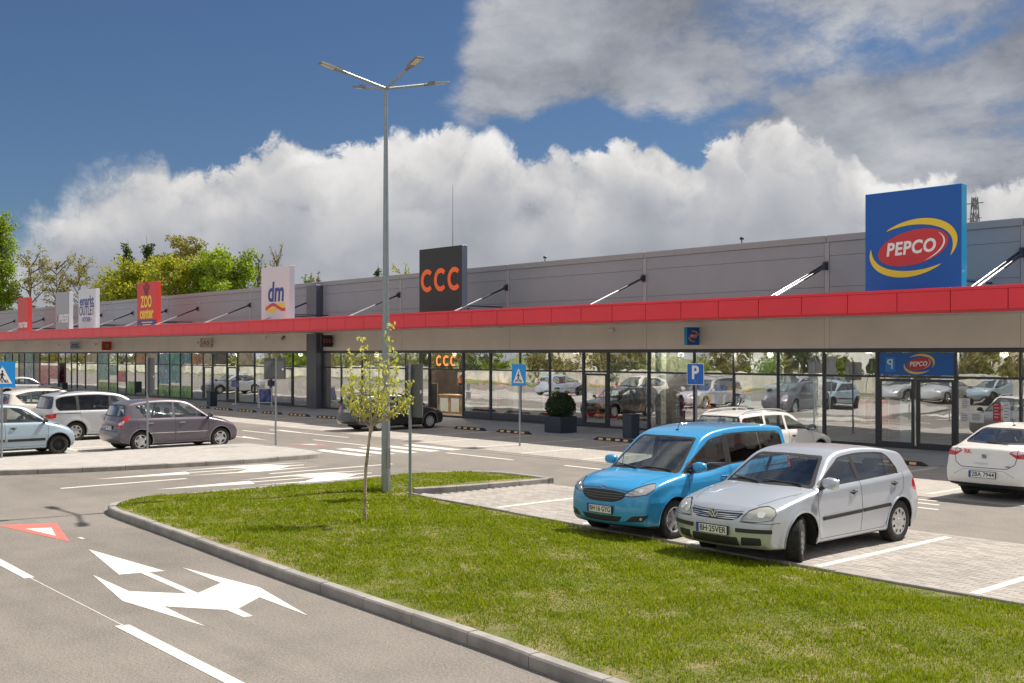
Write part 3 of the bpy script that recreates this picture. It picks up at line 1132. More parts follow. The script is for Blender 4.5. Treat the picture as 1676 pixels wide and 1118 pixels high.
# canopy
part('canopy_deck', MB().box(-125, -7.87, VC + 0.10, VF - 0.005, 4.02, 4.12), 'wall_beige')
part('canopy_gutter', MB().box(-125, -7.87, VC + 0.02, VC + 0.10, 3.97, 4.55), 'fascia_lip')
k = 0
u = -7.87
while u > -125:
    part('fascia_panel', MB().bbox(u - 1.466, u - 0.008, VC - 0.035, VC + 0.02, 4.00, 4.50, 0.008), 'fascia_red')
    u -= 1.478
    k += 1
u = -7.87
while u > -124:
    part('fascia_cap', MB().bbox(u - 5.90, u - 0.004, VC - 0.05, VC + 0.16, 4.503, 4.585, 0.012), 'fascia_red')
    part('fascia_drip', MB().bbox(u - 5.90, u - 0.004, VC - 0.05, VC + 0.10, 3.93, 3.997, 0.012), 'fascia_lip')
    u -= 5.91
# struts from the wall down to the canopy edge (pairs of tubes near the right)
for u, tw in [(-8.6, 1), (-13.75, 1), (-20.05, 1), (-27.86, 0), (-35.66, 0), (-43.48, 0), (-51.43, 0), (-58.22, 0), (-64.91, 0), (-69.49, 0), (-74.92, 0), (-80.5, 0), (-86.2, 0), (-92.7, 0), (-99.9, 0), (-106, 0)]:
    p = Vector((u, VF - 0.10, 5.71))
    q = Vector((u, VC + 0.35, 4.30))
    mid = p.lerp(q, 0.36)
    mb = MB()
    mb.box(u - 0.09, u + 0.09, VF - 0.045, VF - 0.013, 5.58, 5.86)
    mb.box(u - 0.05, u + 0.05, VF - 0.16, VF - 0.045, 5.63, 5.80)
    offs = (-0.085, 0.085) if tw else (0,)
    for o_ in offs:
        mb.cyl(p + Vector((o_, 0, 0)), mid + Vector((o_, 0, 0)), 0.042, n=10)
    s_ = part('canopy_strut', mb, 'strut_dark', smooth=True)
    mb = MB()
    for o_ in offs:
        mb.cyl(mid + Vector((o_, 0, 0)), q + Vector((o_, 0, 0)), 0.036, n=10)
    mk('rod', mb, 'strut_steel', s_, smooth=True)

# glazing: mullions, rails, panes
MU = [-7.94, -8.9, -10.6, -12.2, -13.82, -15.7, -16.97, -18.24, -20.13, -21.9, -23.72, -25.47, -27.63, -29.72, -31.06, -33.0, -34.82, -36.75, -38.63, -41.13, -41.85, -42.98, -44.75, -46.69,
      -48.6, -50.17, -51.3, -53.45, -55.93, -57.74, -59.76, -61.14, -62.97, -64.25, -65.85, -67.48, -69.05, -70.85, -72.86, -74.59, -76.11,
      -77.67, -79.28, -81.37, -83.75, -85.44, -86.63, -87.93, -89.49, -91.56, -93.71, -95.18, -97.45, -98.9, -100.62, -102.6, -105, -108, -111, -114, -117, -120, -123]
part('head_rail', MB().box(-125, -7.87, VF - 0.02, VF + 0.12, 2.93, 3.055), 'frame_dark')
part('sill_rail', MB().box(-125, -7.87, VF - 0.012, VF + 0.12, 0.0, 0.10), 'frame_dark')
DOORS = {-16.97: (-18.24, -15.7), -31.06: None}
doorspans = [(-18.24, -16.97), (-16.97, -15.7), (-31.06, -29.72), (-41.13, -38.63), (-61.14, -59.76), (-64.25, -62.97), (-89.49, -87.93), (-55.93, -53.45)]
open_doors = {(-41.13, -38.63), (-89.49, -87.93)}
for i, u in enumerate(MU):
    thick = 0.05 if u in (-15.7, -18.24, -31.06, -29.72, -41.13, -38.63, -20.13, -27.63, -36.75) else 0.032
    z0 = 0.10
    if u == -16.97:
        continue
    part('mullion', MB().bbox(u - thick, u + thick, VF - 0.03, VF + 0.10, 0.10, 2.93, 0.005), 'frame_dark')
    part('transom', MB().box(MU[i + 1] + 0.05 if i + 1 < len(MU) else u - 1, u - 0.05, VF - 0.015, VF + 0.08, 2.155, 2.225), 'frame_dark') if i + 1 < len(MU) else None
for a, b in zip(MU[1:], MU[:-1]):
    if b - a > 4:
        continue
    span = (a, b)
    lo = 0.10
    for z0, z1, tag_ in ((2.225, 2.93, 'top'), (lo, 2.155, 'low')):
        if tag_ == 'low' and span in open_doors:
            continue
        tl = [rng.gauss(0, 0.0010) for _ in range(2)]
        o = part('window_pane', MB().box(a + 0.03, b - 0.03, VF + 0.02, VF + 0.026, z0, z1), 'shop_glass')
    if span in doorspans and span not in open_doors:
        # door leaf: stiles, rails and a pull handle
        mb = MB()
        for x0, x1, z0, z1 in ((a + 0.05, a + 0.12, 0.02, 2.12), (b - 0.12, b - 0.05, 0.02, 2.12), (a + 0.12, b - 0.12, 0.02, 0.20), (a + 0.12, b - 0.12, 2.04, 2.12)):
            mb.box(x0, x1, VF - 0.035, VF + 0.012, z0, z1)
        dr = part('door', mb, 'frame_dark')
        hb = MB()
        hb.cyl((b - 0.16, VF - 0.09, 0.9), (b - 0.16, VF - 0.09, 1.35), 0.014, n=8)
        hb.bar((b - 0.16, VF - 0.09, 0.93), (b - 0.16, VF - 0.03, 0.93), 0.02)
        hb.bar((b - 0.16, VF - 0.09, 1.32), (b - 0.16, VF - 0.03, 1.32), 0.02)
        mk('handle', hb, 'strut_steel', dr)
# low plinth panels in dark blue below some panes
for a, b in ((-36.75, -34.82), (-38.63, -36.75), (-34.82, -33.0), (-33.0, -31.06)):
    part('plinth_panel', MB().box(a + 0.04, b - 0.04, VF - 0.006, VF + 0.018, 0.10, 0.34), 'column_blue')
# fin column rising through the canopy
part('column', MB().bbox(-51.30, -50.32, 30.86, VF + 0.2, 0.0, 3.95, 0.015), 'column_grey')
part('column', MB().bbox(-51.30, -50.32, 30.86, VF - 0.06, 4.13, 6.52, 0.015), 'column_grey')
part('column_face', MB().box(-50.32, -50.31, 30.88, VF - 0.02, 0.02, 3.93), 'column_blue')
part('column_face', MB().box(-50.32, -50.31, 30.88, VF - 0.07, 4.14, 6.50), 'column_blue')

# small wall lights under the canopy, camera, sensors
for u, z, w_ in ((-29.5, 3.79, 0.34), (-56.4, 3.80, 0.30), (-97.0, 3.8, 0.3), (-89.2, 3.6, 0.22), (-86.0, 3.62, 0.22), (-81.6, 3.62, 0.22), (-64.9, 3.6, 0.2)):
    t = mk('wall_light', MB().bbox(u - w_ / 2, u + w_ / 2, VF - 0.14, VF - 0.015, z - 0.05, z + 0.06, 0.01), 'white_paint')
    tag(t, {-29.5: 'long white emergency light on the beige strip right of the planter', -56.4: 'white emergency light under the red canopy left of the dark column',
            -97.0: 'small white light under the canopy at the far left', -89.2: 'small white light left of the pale projecting box sign', -86.0: 'tiny white light touching the pale projecting box sign on its left',
            -81.6: 'small white light between the pale and the red projecting box signs', -64.9: 'white light on the left of the small lettered box sign'}[u], 'light', 'small lights on the beige strip')
cb = thing('security_camera', 'beige dome security camera under the red canopy left of the column', 'camera', (-54.3, VF - 0.1, 3.78))
mk('mount', MB().box(-.06, .06, -.02, .085, -.02, .12), 'lamp_grey', cb, rel=False)
mk('dome', MB().lathe([(0.001, -0.13), (0.06, -0.11), (0.085, -0.05), (0.085, 0.03), (0.04, 0.06), (0.001, 0.065)], 16, 'z', (0, -0.05, 0)), 'bark_pale', cb, rel=False, smooth=True)

# interior seen through the glass
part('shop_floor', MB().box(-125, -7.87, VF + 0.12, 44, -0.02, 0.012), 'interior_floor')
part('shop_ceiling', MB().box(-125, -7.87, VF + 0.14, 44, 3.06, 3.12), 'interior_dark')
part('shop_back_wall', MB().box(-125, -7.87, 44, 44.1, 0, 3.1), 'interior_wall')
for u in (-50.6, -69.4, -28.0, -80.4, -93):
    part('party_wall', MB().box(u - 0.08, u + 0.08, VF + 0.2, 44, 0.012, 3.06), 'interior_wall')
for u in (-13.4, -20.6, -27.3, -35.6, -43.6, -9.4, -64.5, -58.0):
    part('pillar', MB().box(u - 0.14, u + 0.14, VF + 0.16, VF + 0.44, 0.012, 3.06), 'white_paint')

# ---- sign towers on the canopy
WALLX, UPZ = (1, 0, 0), (0, 0, 1)


def sign_tower(label, u0, u1, top, face, side, side2=None):
    v0 = 28.80
    t = thing('sign_tower', label, 'sign', ((u0 + u1) / 2, 29.0, 4.12))
    mk('sign_box', MB().bbox(u0, u1, v0 + 0.012, v0 + 0.30, 4.13, top - 0.01, 0.01), side, t)
    mk('face', MB().bbox(u0 + 0.01, u1 - 0.01, v0, v0 + 0.012, 4.14, top - 0.02, 0.004), face, t)
    mb = MB()
    for du in (0.35, u1 - u0 - 0.35):
        mb.bar((u0 + du, v0 + 0.40, 4.9), (u0 + du, VF - 0.02, 4.9), 0.05)
        mb.bar((u0 + du, v0 + 0.36, 4.15), (u0 + du, v0 + 0.36, 6.9), 0.08)
    mk('bracket', mb, 'strut_dark', t)
    return t, v0


mat('pepco_blue', (0.003, 0.095, 0.42), rough=0.4)
mat('pepco_side', (0.015, 0.28, 0.55), rough=0.35)
mat('logo_yellow', (0.80, 0.58, 0.045), rough=0.4)
mat('logo_red', (0.55, 0.035, 0.045), rough=0.4)
mat('logo_white', (0.82, 0.82, 0.84), rough=0.4)
mat('ccc_black', (0.022, 0.022, 0.026), rough=0.5)
mat('ccc_side', (0.10, 0.13, 0.18), rough=0.3, metal=0.3)
mat('ccc_orange', (0.98, 0.155, 0.030), rough=0.4)
mat('dm_white', (0.68, 0.62, 0.68), rough=0.45)
mat('dm_side', (0.42, 0.40, 0.50), rough=0.4)
mat('dm_blue', (0.020, 0.040, 0.24), rough=0.4)
mat('zoo_red', (0.62, 0.040, 0.045), rough=0.45)
mat('zoo_yellow', (0.90, 0.68, 0.06), rough=0.4)
mat('zoo_navy', (0.06, 0.05, 0.17), rough=0.4)
mat('em_white', (0.62, 0.66, 0.74), rough=0.4)
mat('xp_grey', (0.33, 0.35, 0.40), rough=0.4)
mat('ma_red', (0.55, 0.045, 0.040), rough=0.45)
mat('paw_dark', (0.16, 0.02, 0.03), rough=0.5)


def pepco_logo(t, cx_, v, cz, s, rel=True):
    o = (cx_, v, cz)
    rot = 0.17
    E = lambda n_, lp, m_, dp: ngon_mesh(n_, lp, m_, o, WALLX, UPZ, t, dp, rel)
    E('emblem_oval', [ellipse(0, 0, 1.06 * s, 0.48 * s, 48, rot=rot)], 'logo_red', 0.008)

    def crescent(a0, a1, ra, rb, w_, dx_, dy_):
        n = 36
        oo, ii = [], []
        for i in range(n + 1):
            t_ = a0 + (a1 - a0) * i / n
            q = math.sin(PI * i / n) ** 0.75 * w_
            x, y = ra * math.cos(t_) + dx_, rb * math.sin(t_) + dy_
            x2, y2 = (ra - q) * math.cos(t_) + dx_, (rb - q * 0.9) * math.sin(t_) + dy_
            for L, (p, r_) in ((oo, (x, y)), (ii, (x2, y2))):
                L.append((p * math.cos(rot) - r_ * math.sin(rot), p * math.sin(rot) + r_ * math.cos(rot)))
        return [(x * s, y * s) for x, y in oo + ii[::-1]]
    E('emblem_swoosh', [crescent(R(125), R(-38), 1.29, 0.77, 0.21, 0.02, 0.0)], 'logo_yellow', 0.008)
    E('emblem_swoosh', [crescent(R(160), R(308), 1.29, 0.77, 0.21, -0.04, -0.02)], 'logo_yellow', 0.008)
    E('emblem_line', [crescent(R(32), R(-72), 0.98, 0.46, 0.05, -0.02, 0.0)], 'logo_white', 0.012)
    put_text('PEPCO', 0.50 * s, (cx_ - 0.06 * s, v - 0.009, cz - 0.01 * s), (1, 0, 0.04), UPZ, 'logo_white', t, 0.004, 0.016 * s, 0.12, 0.92, rel, 1.08)


t, v0 = sign_tower('large blue square sign with red oval and yellow crescents, tallest at the right', -17.17, -14.29, 7.48, 'pepco_blue', 'pepco_side')
pepco_logo(t, -15.70, v0 - 0.003, 5.84, 1.0)
t, v0 = sign_tower('black sign board with three orange C letters above the red canopy', -38.56, -35.63, 7.40, 'ccc_black', 'ccc_side')
for i in range(3):
    cu = -37.96 + i * 0.93
    ngon_mesh('letter', [[(x, y) for x, y in arc_band(0, 0, 0.29, 0.49, R(46), R(314), 28, 0.92)]], 'ccc_orange', (cu, v0 - 0.002, 6.02), WALLX, UPZ, t, 0.02)
t, v0 = sign_tower('pale pinkish sign board with blue lower case letters over a red and yellow ribbon', -52.39, -49.49, 7.40, 'dm_white', 'dm_side')
put_text('dm', 1.42, (-50.88, v0 - 0.004, 6.05), WALLX, UPZ, 'dm_blue', t, 0.006, 0.035, 0.10, 0.92)


def ribbon(x0, x1, yc, amp, w_, ph):
    n = 30
    a = [(x0 + (x1 - x0) * i / n, yc + amp * math.sin(ph + 2 * PI * i / n * 0.95) + w_ / 2) for i in range(n + 1)]
    b = [(x0 + (x1 - x0) * i / n, yc + amp * math.sin(ph + 2 * PI * i / n * 0.95) - w_ / 2) for i in range(n, -1, -1)]
    return [a + b]


ngon_mesh('emblem_ribbon', ribbon(-1.02, 0.98, 0.0, 0.13, 0.26, 2.7), 'logo_yellow', (-50.93, v0 - 0.001, 5.28), WALLX, UPZ, t, 0.006)
ngon_mesh('emblem_ribbon', ribbon(-0.98, 1.02, 0.0, 0.14, 0.17, 5.6), 'zoo_red', (-50.93, v0 - 0.004, 5.30), WALLX, UPZ, t, 0.008)
t, v0 = sign_tower('red sign board with dark paw print and yellow lettering', -68.29, -65.42, 7.38, 'zoo_red', 'zoo_red')
mk('base_band', MB().box(-68.28, -65.43, v0 - 0.006, v0 + 0.01, 4.14, 5.02), 'zoo_navy', t)
put_text('ZOO', 0.98, (-66.9, v0 - 0.010, 6.12), WALLX, UPZ, 'zoo_yellow', t, 0.004, 0.03, 0, 0.72)
put_text('center', 0.98, (-66.85, v0 - 0.010, 5.42), WALLX, UPZ, 'zoo_yellow', t, 0.004, 0.03, 0, 0.78)
ngon_mesh('paw_print', [ellipse(0, -0.12, 0.30, 0.26, 20), ellipse(-0.36, 0.14, 0.10, 0.17, 14, rot=0.4), ellipse(-0.13, 0.33, 0.10, 0.19, 14, rot=0.1),
                        ellipse(0.13, 0.33, 0.10, 0.19, 14, rot=-0.1), ellipse(0.36, 0.14, 0.10, 0.17, 14, rot=-0.4)], 'paw_dark', (-66.9, v0 - 0.004, 6.90), WALLX, UPZ, t, 0.006)
mk('small_print', MB().box(-67.6, -66.0, v0 - 0.012, v0 - 0.004, 4.84, 4.90).box(-67.4, -66.2, v0 - 0.012, v0 - 0.004, 4.70, 4.75), 'logo_white', t)
t, v0 = sign_tower('white sign board with dark blue lettering in three lines', -78.33, -75.24, 7.37, 'em_white', 'em_white')
put_text('emarkt', 0.90, (-76.8, v0 - 0.006, 6.55), WALLX, UPZ, 'dm_blue', t, 0.004, 0.02, 0, 0.98)
put_text('OUTLET', 0.92, (-76.8, v0 - 0.006, 5.86), WALLX, UPZ, 'zoo_navy', t, 0.004, 0.014, 0, 0.80)
put_text('=STORE=', 0.44, (-76.8, v0 - 0.006, 5.26), WALLX, UPZ, 'dm_blue', t, 0.004, 0.004, 0, 1.0)
t, v0 = sign_tower('plain grey sign board with slanted white lettering', -82.85, -80.15, 7.36, 'xp_grey', 'em_white')
put_text('PRESS', 0.80, (-81.30, v0 - 0.006, 5.42), WALLX, UPZ, 'logo_white', t, 0.004, 0.018, 0.35, 0.92)
put_text('X', 0.62, (-82.52, v0 - 0.006, 5.42), WALLX, UPZ, 'logo_red', t, 0.004, 0.012, 0.3, 0.6)
t, v0 = sign_tower('narrow red sign board with small white lettering at the far left', -91.26, -88.82, 7.30, 'ma_red', 'zoo_red')
put_text('martes', 0.82, (-90.05, v0 - 0.006, 5.22), WALLX, UPZ, 'logo_white', t, 0.004, 0.02, 0.2, 0.9)


# ---- small projecting box signs under the canopy
def box_sign(u, z0, z1, label, side, face, edge):
    t = thing('projecting_sign', label, 'sign', (u, 30.9, (z0 + z1) / 2), 0, 'projecting box signs under the canopy')
    mk('sign_box', MB().box(u - 0.14, u - 0.004, 30.56, 31.22, z0, z1), side, t)
    mk('face', MB().box(u - 0.004, u + 0.004, 30.57, 31.21, z0 + 0.01, z1 - 0.01), face, t)
    mk('edge_strip', MB().box(u - 0.135, u - 0.01, 30.55, 30.56, z0 + 0.01, z1 - 0.01), edge, t)
    mk('bracket', MB().box(u - 0.10, u - 0.04, 31.22, VF - 0.01, z0 + 0.15, z0 + 0.2).box(u - 0.10, u - 0.04, 31.22, VF - 0.01, z1 - 0.2, z1 - 0.15), 'strut_dark', t)
    return t


YV, ZV = (0, 1, 0), (0, 0, 1)
t = box_sign(-25.17, 3.20, 3.83, 'small blue box sign with red oval projecting under the canopy', 'pepco_side', 'pepco_blue', 'pepco_side')
ngon_mesh('emblem_oval', [ellipse(0, 0, 0.21, 0.10, 28, rot=0.13)], 'logo_red', (-25.166, 30.89, 3.51), YV, ZV, t, 0.004)
ngon_mesh('emblem_swoosh', [arc_band(0, 0.0, 0.17, 0.20, R(10), R(110), 14, 1.45), arc_band(0, 0.0, 0.17, 0.20, R(190), R(290), 14, 1.45)], 'logo_yellow', (-25.166, 30.89, 3.51), YV, ZV, t, 0.004)
put_text('PEPCO', 0.115, (-25.160, 30.89, 3.51), YV, ZV, 'logo_white', t, 0.002, 0.004, 0.1)
t = box_sign(-49.28, 3.25, 3.86, 'small black box sign with orange letters beside the dark column', 'ccc_black', 'ccc_black', 'ccc_black')
for i in range(3):
    ngon_mesh('letter', [arc_band(0, 0, 0.055, 0.085, R(48), R(312), 14, 0.9)], 'ccc_orange', (-49.274, 30.72 + 0.17 * i, 3.57), YV, ZV, t, 0.004)
t = box_sign(-62.93, 3.30, 3.85, 'small brownish box sign with pale outlined letters', 'lamp_grey', 'wall_beige', 'lamp_grey')
put_text('A5', 0.38, (-62.92, 30.85, 3.57), YV, ZV, 'zoo_red', t, 0.003, 0.0)
t = box_sign(-78.53, 3.17, 3.79, 'small dark red box sign with a tiny green mark', 'zoo_red', 'ma_red', 'zoo_red')
mat('logo_green', (0.05, 0.35, 0.08), rough=0.5)
ngon_mesh('emblem', [ellipse(0, 0, 0.11, 0.14, 16)], 'logo_green', (-78.52, 30.9, 3.47), YV, ZV, t, 0.004)
t = box_sign(-84.79, 3.24, 3.84, 'small pale grey box sign with faint lettering at the left', 'em_white', 'em_white', 'logo_white')
put_text('emarkt', 0.17, (-84.78, 30.9, 3.62), YV, ZV, 'dm_blue', t, 0.003, 0.003)
put_text('OUTLET', 0.17, (-84.78, 30.9, 3.44), YV, ZV, 'dm_blue', t, 0.003, 0.003)

# ---- lettering and banners behind the glass
mat('ccc_glow', (0.9, 0.3, 0.1), rough=0.4, emit=(1.0, 0.30, 0.07), es=0.75)
t = thing('window_sign', 'three glowing orange C letters behind the glass over the open shop door', 'sign', (-39.9, VF + 0.2, 2.58))
for i in range(3):
    ngon_mesh('letter', [arc_band(0, 0, 0.16, 0.245, R(45), R(315), 22, 0.84)], 'ccc_glow', (-40.42 + 0.53 * i, VF + 0.012, 2.58), WALLX, UPZ, t, 0.006)
mk('mounting_rail', MB().box(-40.75, -39.05, VF + 0.013, VF + 0.017, 2.30, 2.33), 'strut_dark', t)
t = thing('window_banner', 'bright blue banner with red oval emblem behind the glass over the double door', 'banner', (-16.97, VF + 0.1, 2.58))
mat('banner_blue', (0.008, 0.13, 0.48), rough=0.45)
mk('sheet', MB().box(-18.17, -15.77, VF + 0.008, VF + 0.017, 2.235, 2.92), 'banner_blue', t)
pepco_logo(t, -16.85, VF + 0.004, 2.58, 0.38)
mat('reflected_sign_blue', (0.02, 0.26, 0.66), rough=0.45)  # mirrored parking sign with reversed letter, a reflection painted on the banner
ngon_mesh('mark', [[(-0.16, -0.22), (0.16, -0.22), (0.16, 0.22), (-0.16, 0.22)]], 'reflected_sign_blue', (-17.8, VF + 0.006, 2.56), WALLX, UPZ, t, 0.004)
put_text('P', 0.42, (-17.8, VF - 0.001, 2.56), (-1, 0, 0), UPZ, 'logo_white', t, 0.002, 0.002)

# posters, stickers and papers on the panes
PAPER = [(-38.3, 1.42, 0.20, 0.34, 'white_paint', 'slim white notice taped on the glass right of the open shop door, upper one'),
         (-38.28, 1.02, 0.34, 0.36, 'white_paint', 'square white notice with a small picture right of the open shop door, lower one'),
         (-15.42, 1.42, 0.26, 0.34, 'white_paint', 'small white notice on the glass above the white saloon, upper left one'),
         (-15.44, 1.02, 0.28, 0.32, 'white_paint', 'bluish white notice under another notice above the white saloon'),
         (-15.08, 1.04, 0.40, 0.28, 'white_paint', 'wide white notice in the middle of the sheets above the white saloon'),
         (-14.50, 1.22, 0.22, 0.52, 'logo_red', 'tall red notice on the glass above the white saloon'),
         (-14.22, 1.22, 0.20, 0.52, 'white_paint', 'tall white notice just right of the red one above the white saloon')]
for u, z, w_, h_, m_, lb in PAPER:
    t = thing('notice', lb, 'notice', (u, VF - 0.01, z), 0, 'notices on the shop glass')
    mk('sheet', MB().box(u - w_ / 2, u + w_ / 2, VF + 0.012, VF + 0.018, z - h_ / 2, z + h_ / 2), m_, t)
    mb = MB()
    for k in range(5):
        zz = z + h_ / 2 - 0.05 - k * (h_ - 0.08) / 5
        mb.box(u - w_ * 0.36, u + w_ * (0.36 if k % 2 else 0.2), VF + 0.008, VF + 0.012, zz - 0.009, zz + 0.009)
    mk('printing', mb, 'lamp_grey' if m_ != 'logo_red' else 'logo_white', t)
mat('blind_pale', (0.70, 0.79, 0.80), rough=0.8, fn=vary(1.0, 0.08))
for u0, u1, z0, z1, lb in ((-23.1, -21.98, 0.3, 2.72, 'pale grey display board behind the glass right of the parking sign'),
                       (-21.8, -20.5, 0.2, 2.72, 'second pale grey display board behind the glass above the white estate'),
                       (-17.55, -17.05, 0.1, 1.5, 'slim pale panel standing inside the double door'),
                       (-44.55, -43.2, 0.2, 2.9, 'pale panel behind the glass left of the dark sign back')):
    t = mk('display_board', MB().bbox(u0, u1, VF + 0.12, VF + 0.16, z0, z1, 0.01), 'blind_pale')
    tag(t, lb, 'display board')

# shop fittings
SHELF = ['shelf_red', 'shelf_blue', 'shelf_teal', 'shelf_green', 'shelf_orange', 'shelf_pink', 'shelf_cream']
for n_, c_ in zip(SHELF, [(.45, .03, .03), (.04, .10, .35), (.03, .32, .36), (.05, .25, .05), (.55, .22, .04), (.6, .08, .18), (.5, .42, .3)]):
    mat(n_, c_, rough=0.6)


def gondola(u, v, L, label, pal, group='shop shelving behind the glass'):
    t = thing('shelf_unit', label, 'shelf', (u, v, 0.012), 0, group)
    fr = MB()
    for x in (0, L):
        fr.box(x - 0.02, x + 0.02, 0, 0.45, 0, 1.9)
    fr.box(0.02, L - 0.02, 0.21, 0.24, 0.05, 1.85)
    for z in (0.12, 0.55, 0.98, 1.40):
        fr.box(0.02, L - 0.02, 0.0, 0.209, z, z + 0.03)
    mk('frame', fr, 'lamp_grey', t, rel=False)
    for z in (0.15, 0.58, 1.01, 1.43):
        x = 0.06
        while x < L - 0.3:
            w_ = rng.uniform(0.12, 0.34)
            h_ = rng.uniform(0.18, 0.36)
            mk('goods', MB().box(x, x + w_, 0.01, 0.18, z, z + h_), rng.choice(pal), t, rel=False)
            x += w_ + rng.uniform(0.01, 0.06)
    return t


gl = ['leftmost', 'second', 'third']
SP = [(-79.2, 32.2, 4.2, ['shelf_green', 'shelf_teal', 'shelf_green', 'shelf_orange'], 'shelving with mostly green and teal goods below the red sign with the paw'),
      (-74.6, 32.3, 4.6, ['shelf_green', 'shelf_red', 'shelf_teal'], 'shelving with green and red goods left of the red sign tower'),
      (-69.0, 32.2, 3.6, ['shelf_teal', 'shelf_blue', 'shelf_cream'], 'shelving with teal and blue goods behind the small dark bin'),
      (-92.6, 32.2, 3.2, ['shelf_pink', 'shelf_red', 'shelf_pink'], 'shelving with pink and red goods near the far left'),
      (-86.5, 32.4, 4.4, ['shelf_cream', 'shelf_red', 'shelf_blue'], 'shelving with mixed goods left of the open far door'),
      (-99.0, 32.4, 5.0, ['shelf_blue', 'shelf_cream', 'shelf_orange'], 'shelving with mixed goods at the far left edge'),
      (-60.5, 33.2, 6.0, ['shelf_cream', 'shelf_red', 'shelf_blue', 'shelf_cream'], 'shelving with cream goods left of the dark column'),
      (-36.6, 34.2, 5.0, ['shelf_red', 'shelf_orange', 'shelf_red', 'shelf_cream'], 'shelving with red and orange shoes boxes behind the planter'),
      (-30.6, 34.0, 2.4, ['shelf_red', 'shelf_orange', 'shelf_cream', 'shelf_blue'], 'short shelving behind the narrow glass door'),
      (-27.2, 33.6, 3.6, ['shelf_cream', 'shelf_orange', 'shelf_blue'], 'shelving behind the pane left of the parking sign'),
      (-14.8, 34.0, 6.0, ['shelf_blue', 'shelf_cream', 'shelf_red'], 'shelving far inside above the white saloon')]
for u, v, L, pal, lb in SP:
    gondola(u, v, L, lb, pal)
# till counter and low boxes inside the open door
t = thing('till_counter', 'wooden till counter with grey panels just inside the open shop door', 'counter', (-43.1, 33.4, 0.012))
mk('counter_body', MB().box(0, 2.6, 0, 0.6, 0, 0.86), 'wood_counter', t, rel=False)
for i in range(3):
    mk('front_panel', MB().box(0.12 + 0.85 * i, 0.72 + 0.85 * i, -0.02, -0.001, 0.08, 0.74), 'blind_pale', t, rel=False)
mk('counter_top', MB().bbox(-0.04, 2.64, -0.05, 0.64, 0.861, 0.91, 0.008), 'wood_counter', t, rel=False)
t = thing('till_screen', 'dark screen standing on the wooden till counter', 'screen', (-41.7, 33.6, 0.925))
mk('panel', MB().bbox(-0.22, 0.22, 0, 0.03, 0.08, 0.42, 0.01), 'black_paint', t, rel=False)
mk('stand', MB().box(-0.04, 0.04, 0.031, 0.06, 0, 0.2), 'black_paint', t, rel=False)
t = thing('standing_mirror', 'framed standing mirror left of the till counter', 'mirror', (-42.3, 32.3, 0.012))
mk('frame', MB().box(0, 0.5, 0, 0.03, 0, 0.03).box(0, 0.03, 0, 0.03, 0.03, 1.5).box(0.47, 0.5, 0, 0.03, 0.03, 1.5).box(0.03, 0.47, 0, 0.03, 1.47, 1.5), 'strut_steel', t, rel=False)
mk('glass', MB().box(0.03, 0.47, 0.01, 0.02, 0.03, 1.47), 'interior_dark', t, rel=False)
# track spotlights near the ceiling
SPOTL = ['behind the pane left of the dark narrow sign back', 'left one of a close pair near the orange window letters', 'right one of the pair left of the orange window letters', 'just right of the orange window letters',
         'left one of the pair left of the middle crosswalk sign', 'right one of the pair left of the middle crosswalk sign', 'right of the middle crosswalk sign', 'above the narrow glass door', 'right of the narrow glass door',
         'left of the small blue box sign', 'behind the parking sign']
for i, u in enumerate((-43.6, -42.6, -42.3, -38.0, -36.3, -35.9, -34.2, -31.0, -28.6, -26.9, -24.9)):
    t = thing('spotlight', f'white cylinder spotlight hanging inside near the ceiling, number {i + 1} from the left', 'spotlight', (u, 32.3, 3.06), 0, 'ceiling spotlights behind the glass')
    t['label'] = 'white cylinder ceiling spotlight ' + SPOTL[i]
    mb = MB().cyl((0, 0, -0.18), (0.05, -0.12, -0.42), 0.055, n=10).cyl((0, 0, 0), (0, 0, -0.2), 0.012, n=6)
    mk('lamp_head', mb, 'white_paint', t, rel=False)

# ---- objects on the roof line
t = thing('antenna', 'thin tall lightning rod on the roof behind the black sign', 'antenna', (-43.4, 34.5, 6.35))
mk('rod', MB().cyl((0, 0, 0), (0, 0, 2.6), 0.030, 0.022, n=6).cyl((0, 0, 2.6), (0, 0, 5.0), 0.018, 0.010, n=6), 'lamp_grey', t, rel=False)
mk('foot', MB().cyl((0, 0, 0), (0, 0, 0.08), 0.2, n=12), 'lamp_grey', t, rel=False)
for u, lb in ((-23.6, 'small dark roof fixture above the wall right of the middle'), (-33.6, 'tiny dark roof fixture on the parapet right of the black sign')):
    t = mk('roof_fixture', MB().cyl((u, VF + 0.3, 6.70), (u, VF + 0.3, 6.86), 0.02, n=6).bbox(u - .06, u + .06, VF + .24, VF + .36, 6.86, 6.95, 0.02), 'black_paint')
    tag(t, lb, 'fixture')
# lattice pylon far behind
t = thing('power_pylon', 'dark lattice steel pylon far behind the roof beside the blue sign', 'pylon', (-59.0, 122, 0))
mb = MB()


def pyl(z):
    return 1.0 * (1 - z / 22) + 0.16


zs = [0, 4, 8, 11.5, 14.5, 17, 19, 20.6]
for a, b in zip(zs[:-1], zs[1:]):
    for sx in (-1, 1):
        for sy in (-1, 1):
            mb.bar((sx * pyl(a), sy * pyl(a), a), (sx * pyl(b), sy * pyl(b), b), 0.09)
    for sgn in (-1, 1):
        mb.bar((-pyl(a), sgn * pyl(a), a), (pyl(b), sgn * pyl(b), b), 0.06)
        mb.bar((pyl(a), sgn * pyl(a), a), (-pyl(b), sgn * pyl(b), b), 0.09)
        mb.bar((sgn * pyl(a), -pyl(a), a), (sgn * pyl(b), pyl(b), b), 0.09)
mk('lattice', mb, 'lamp_grey', t, rel=False)
mk('cross_arm', MB().bar((-1.0, 0, 19.9), (1.0, 0, 19.9), 0.10).bar((-0.8, 0, 18.2), (0.8, 0, 18.2), 0.08), 'lamp_grey', t, rel=False)

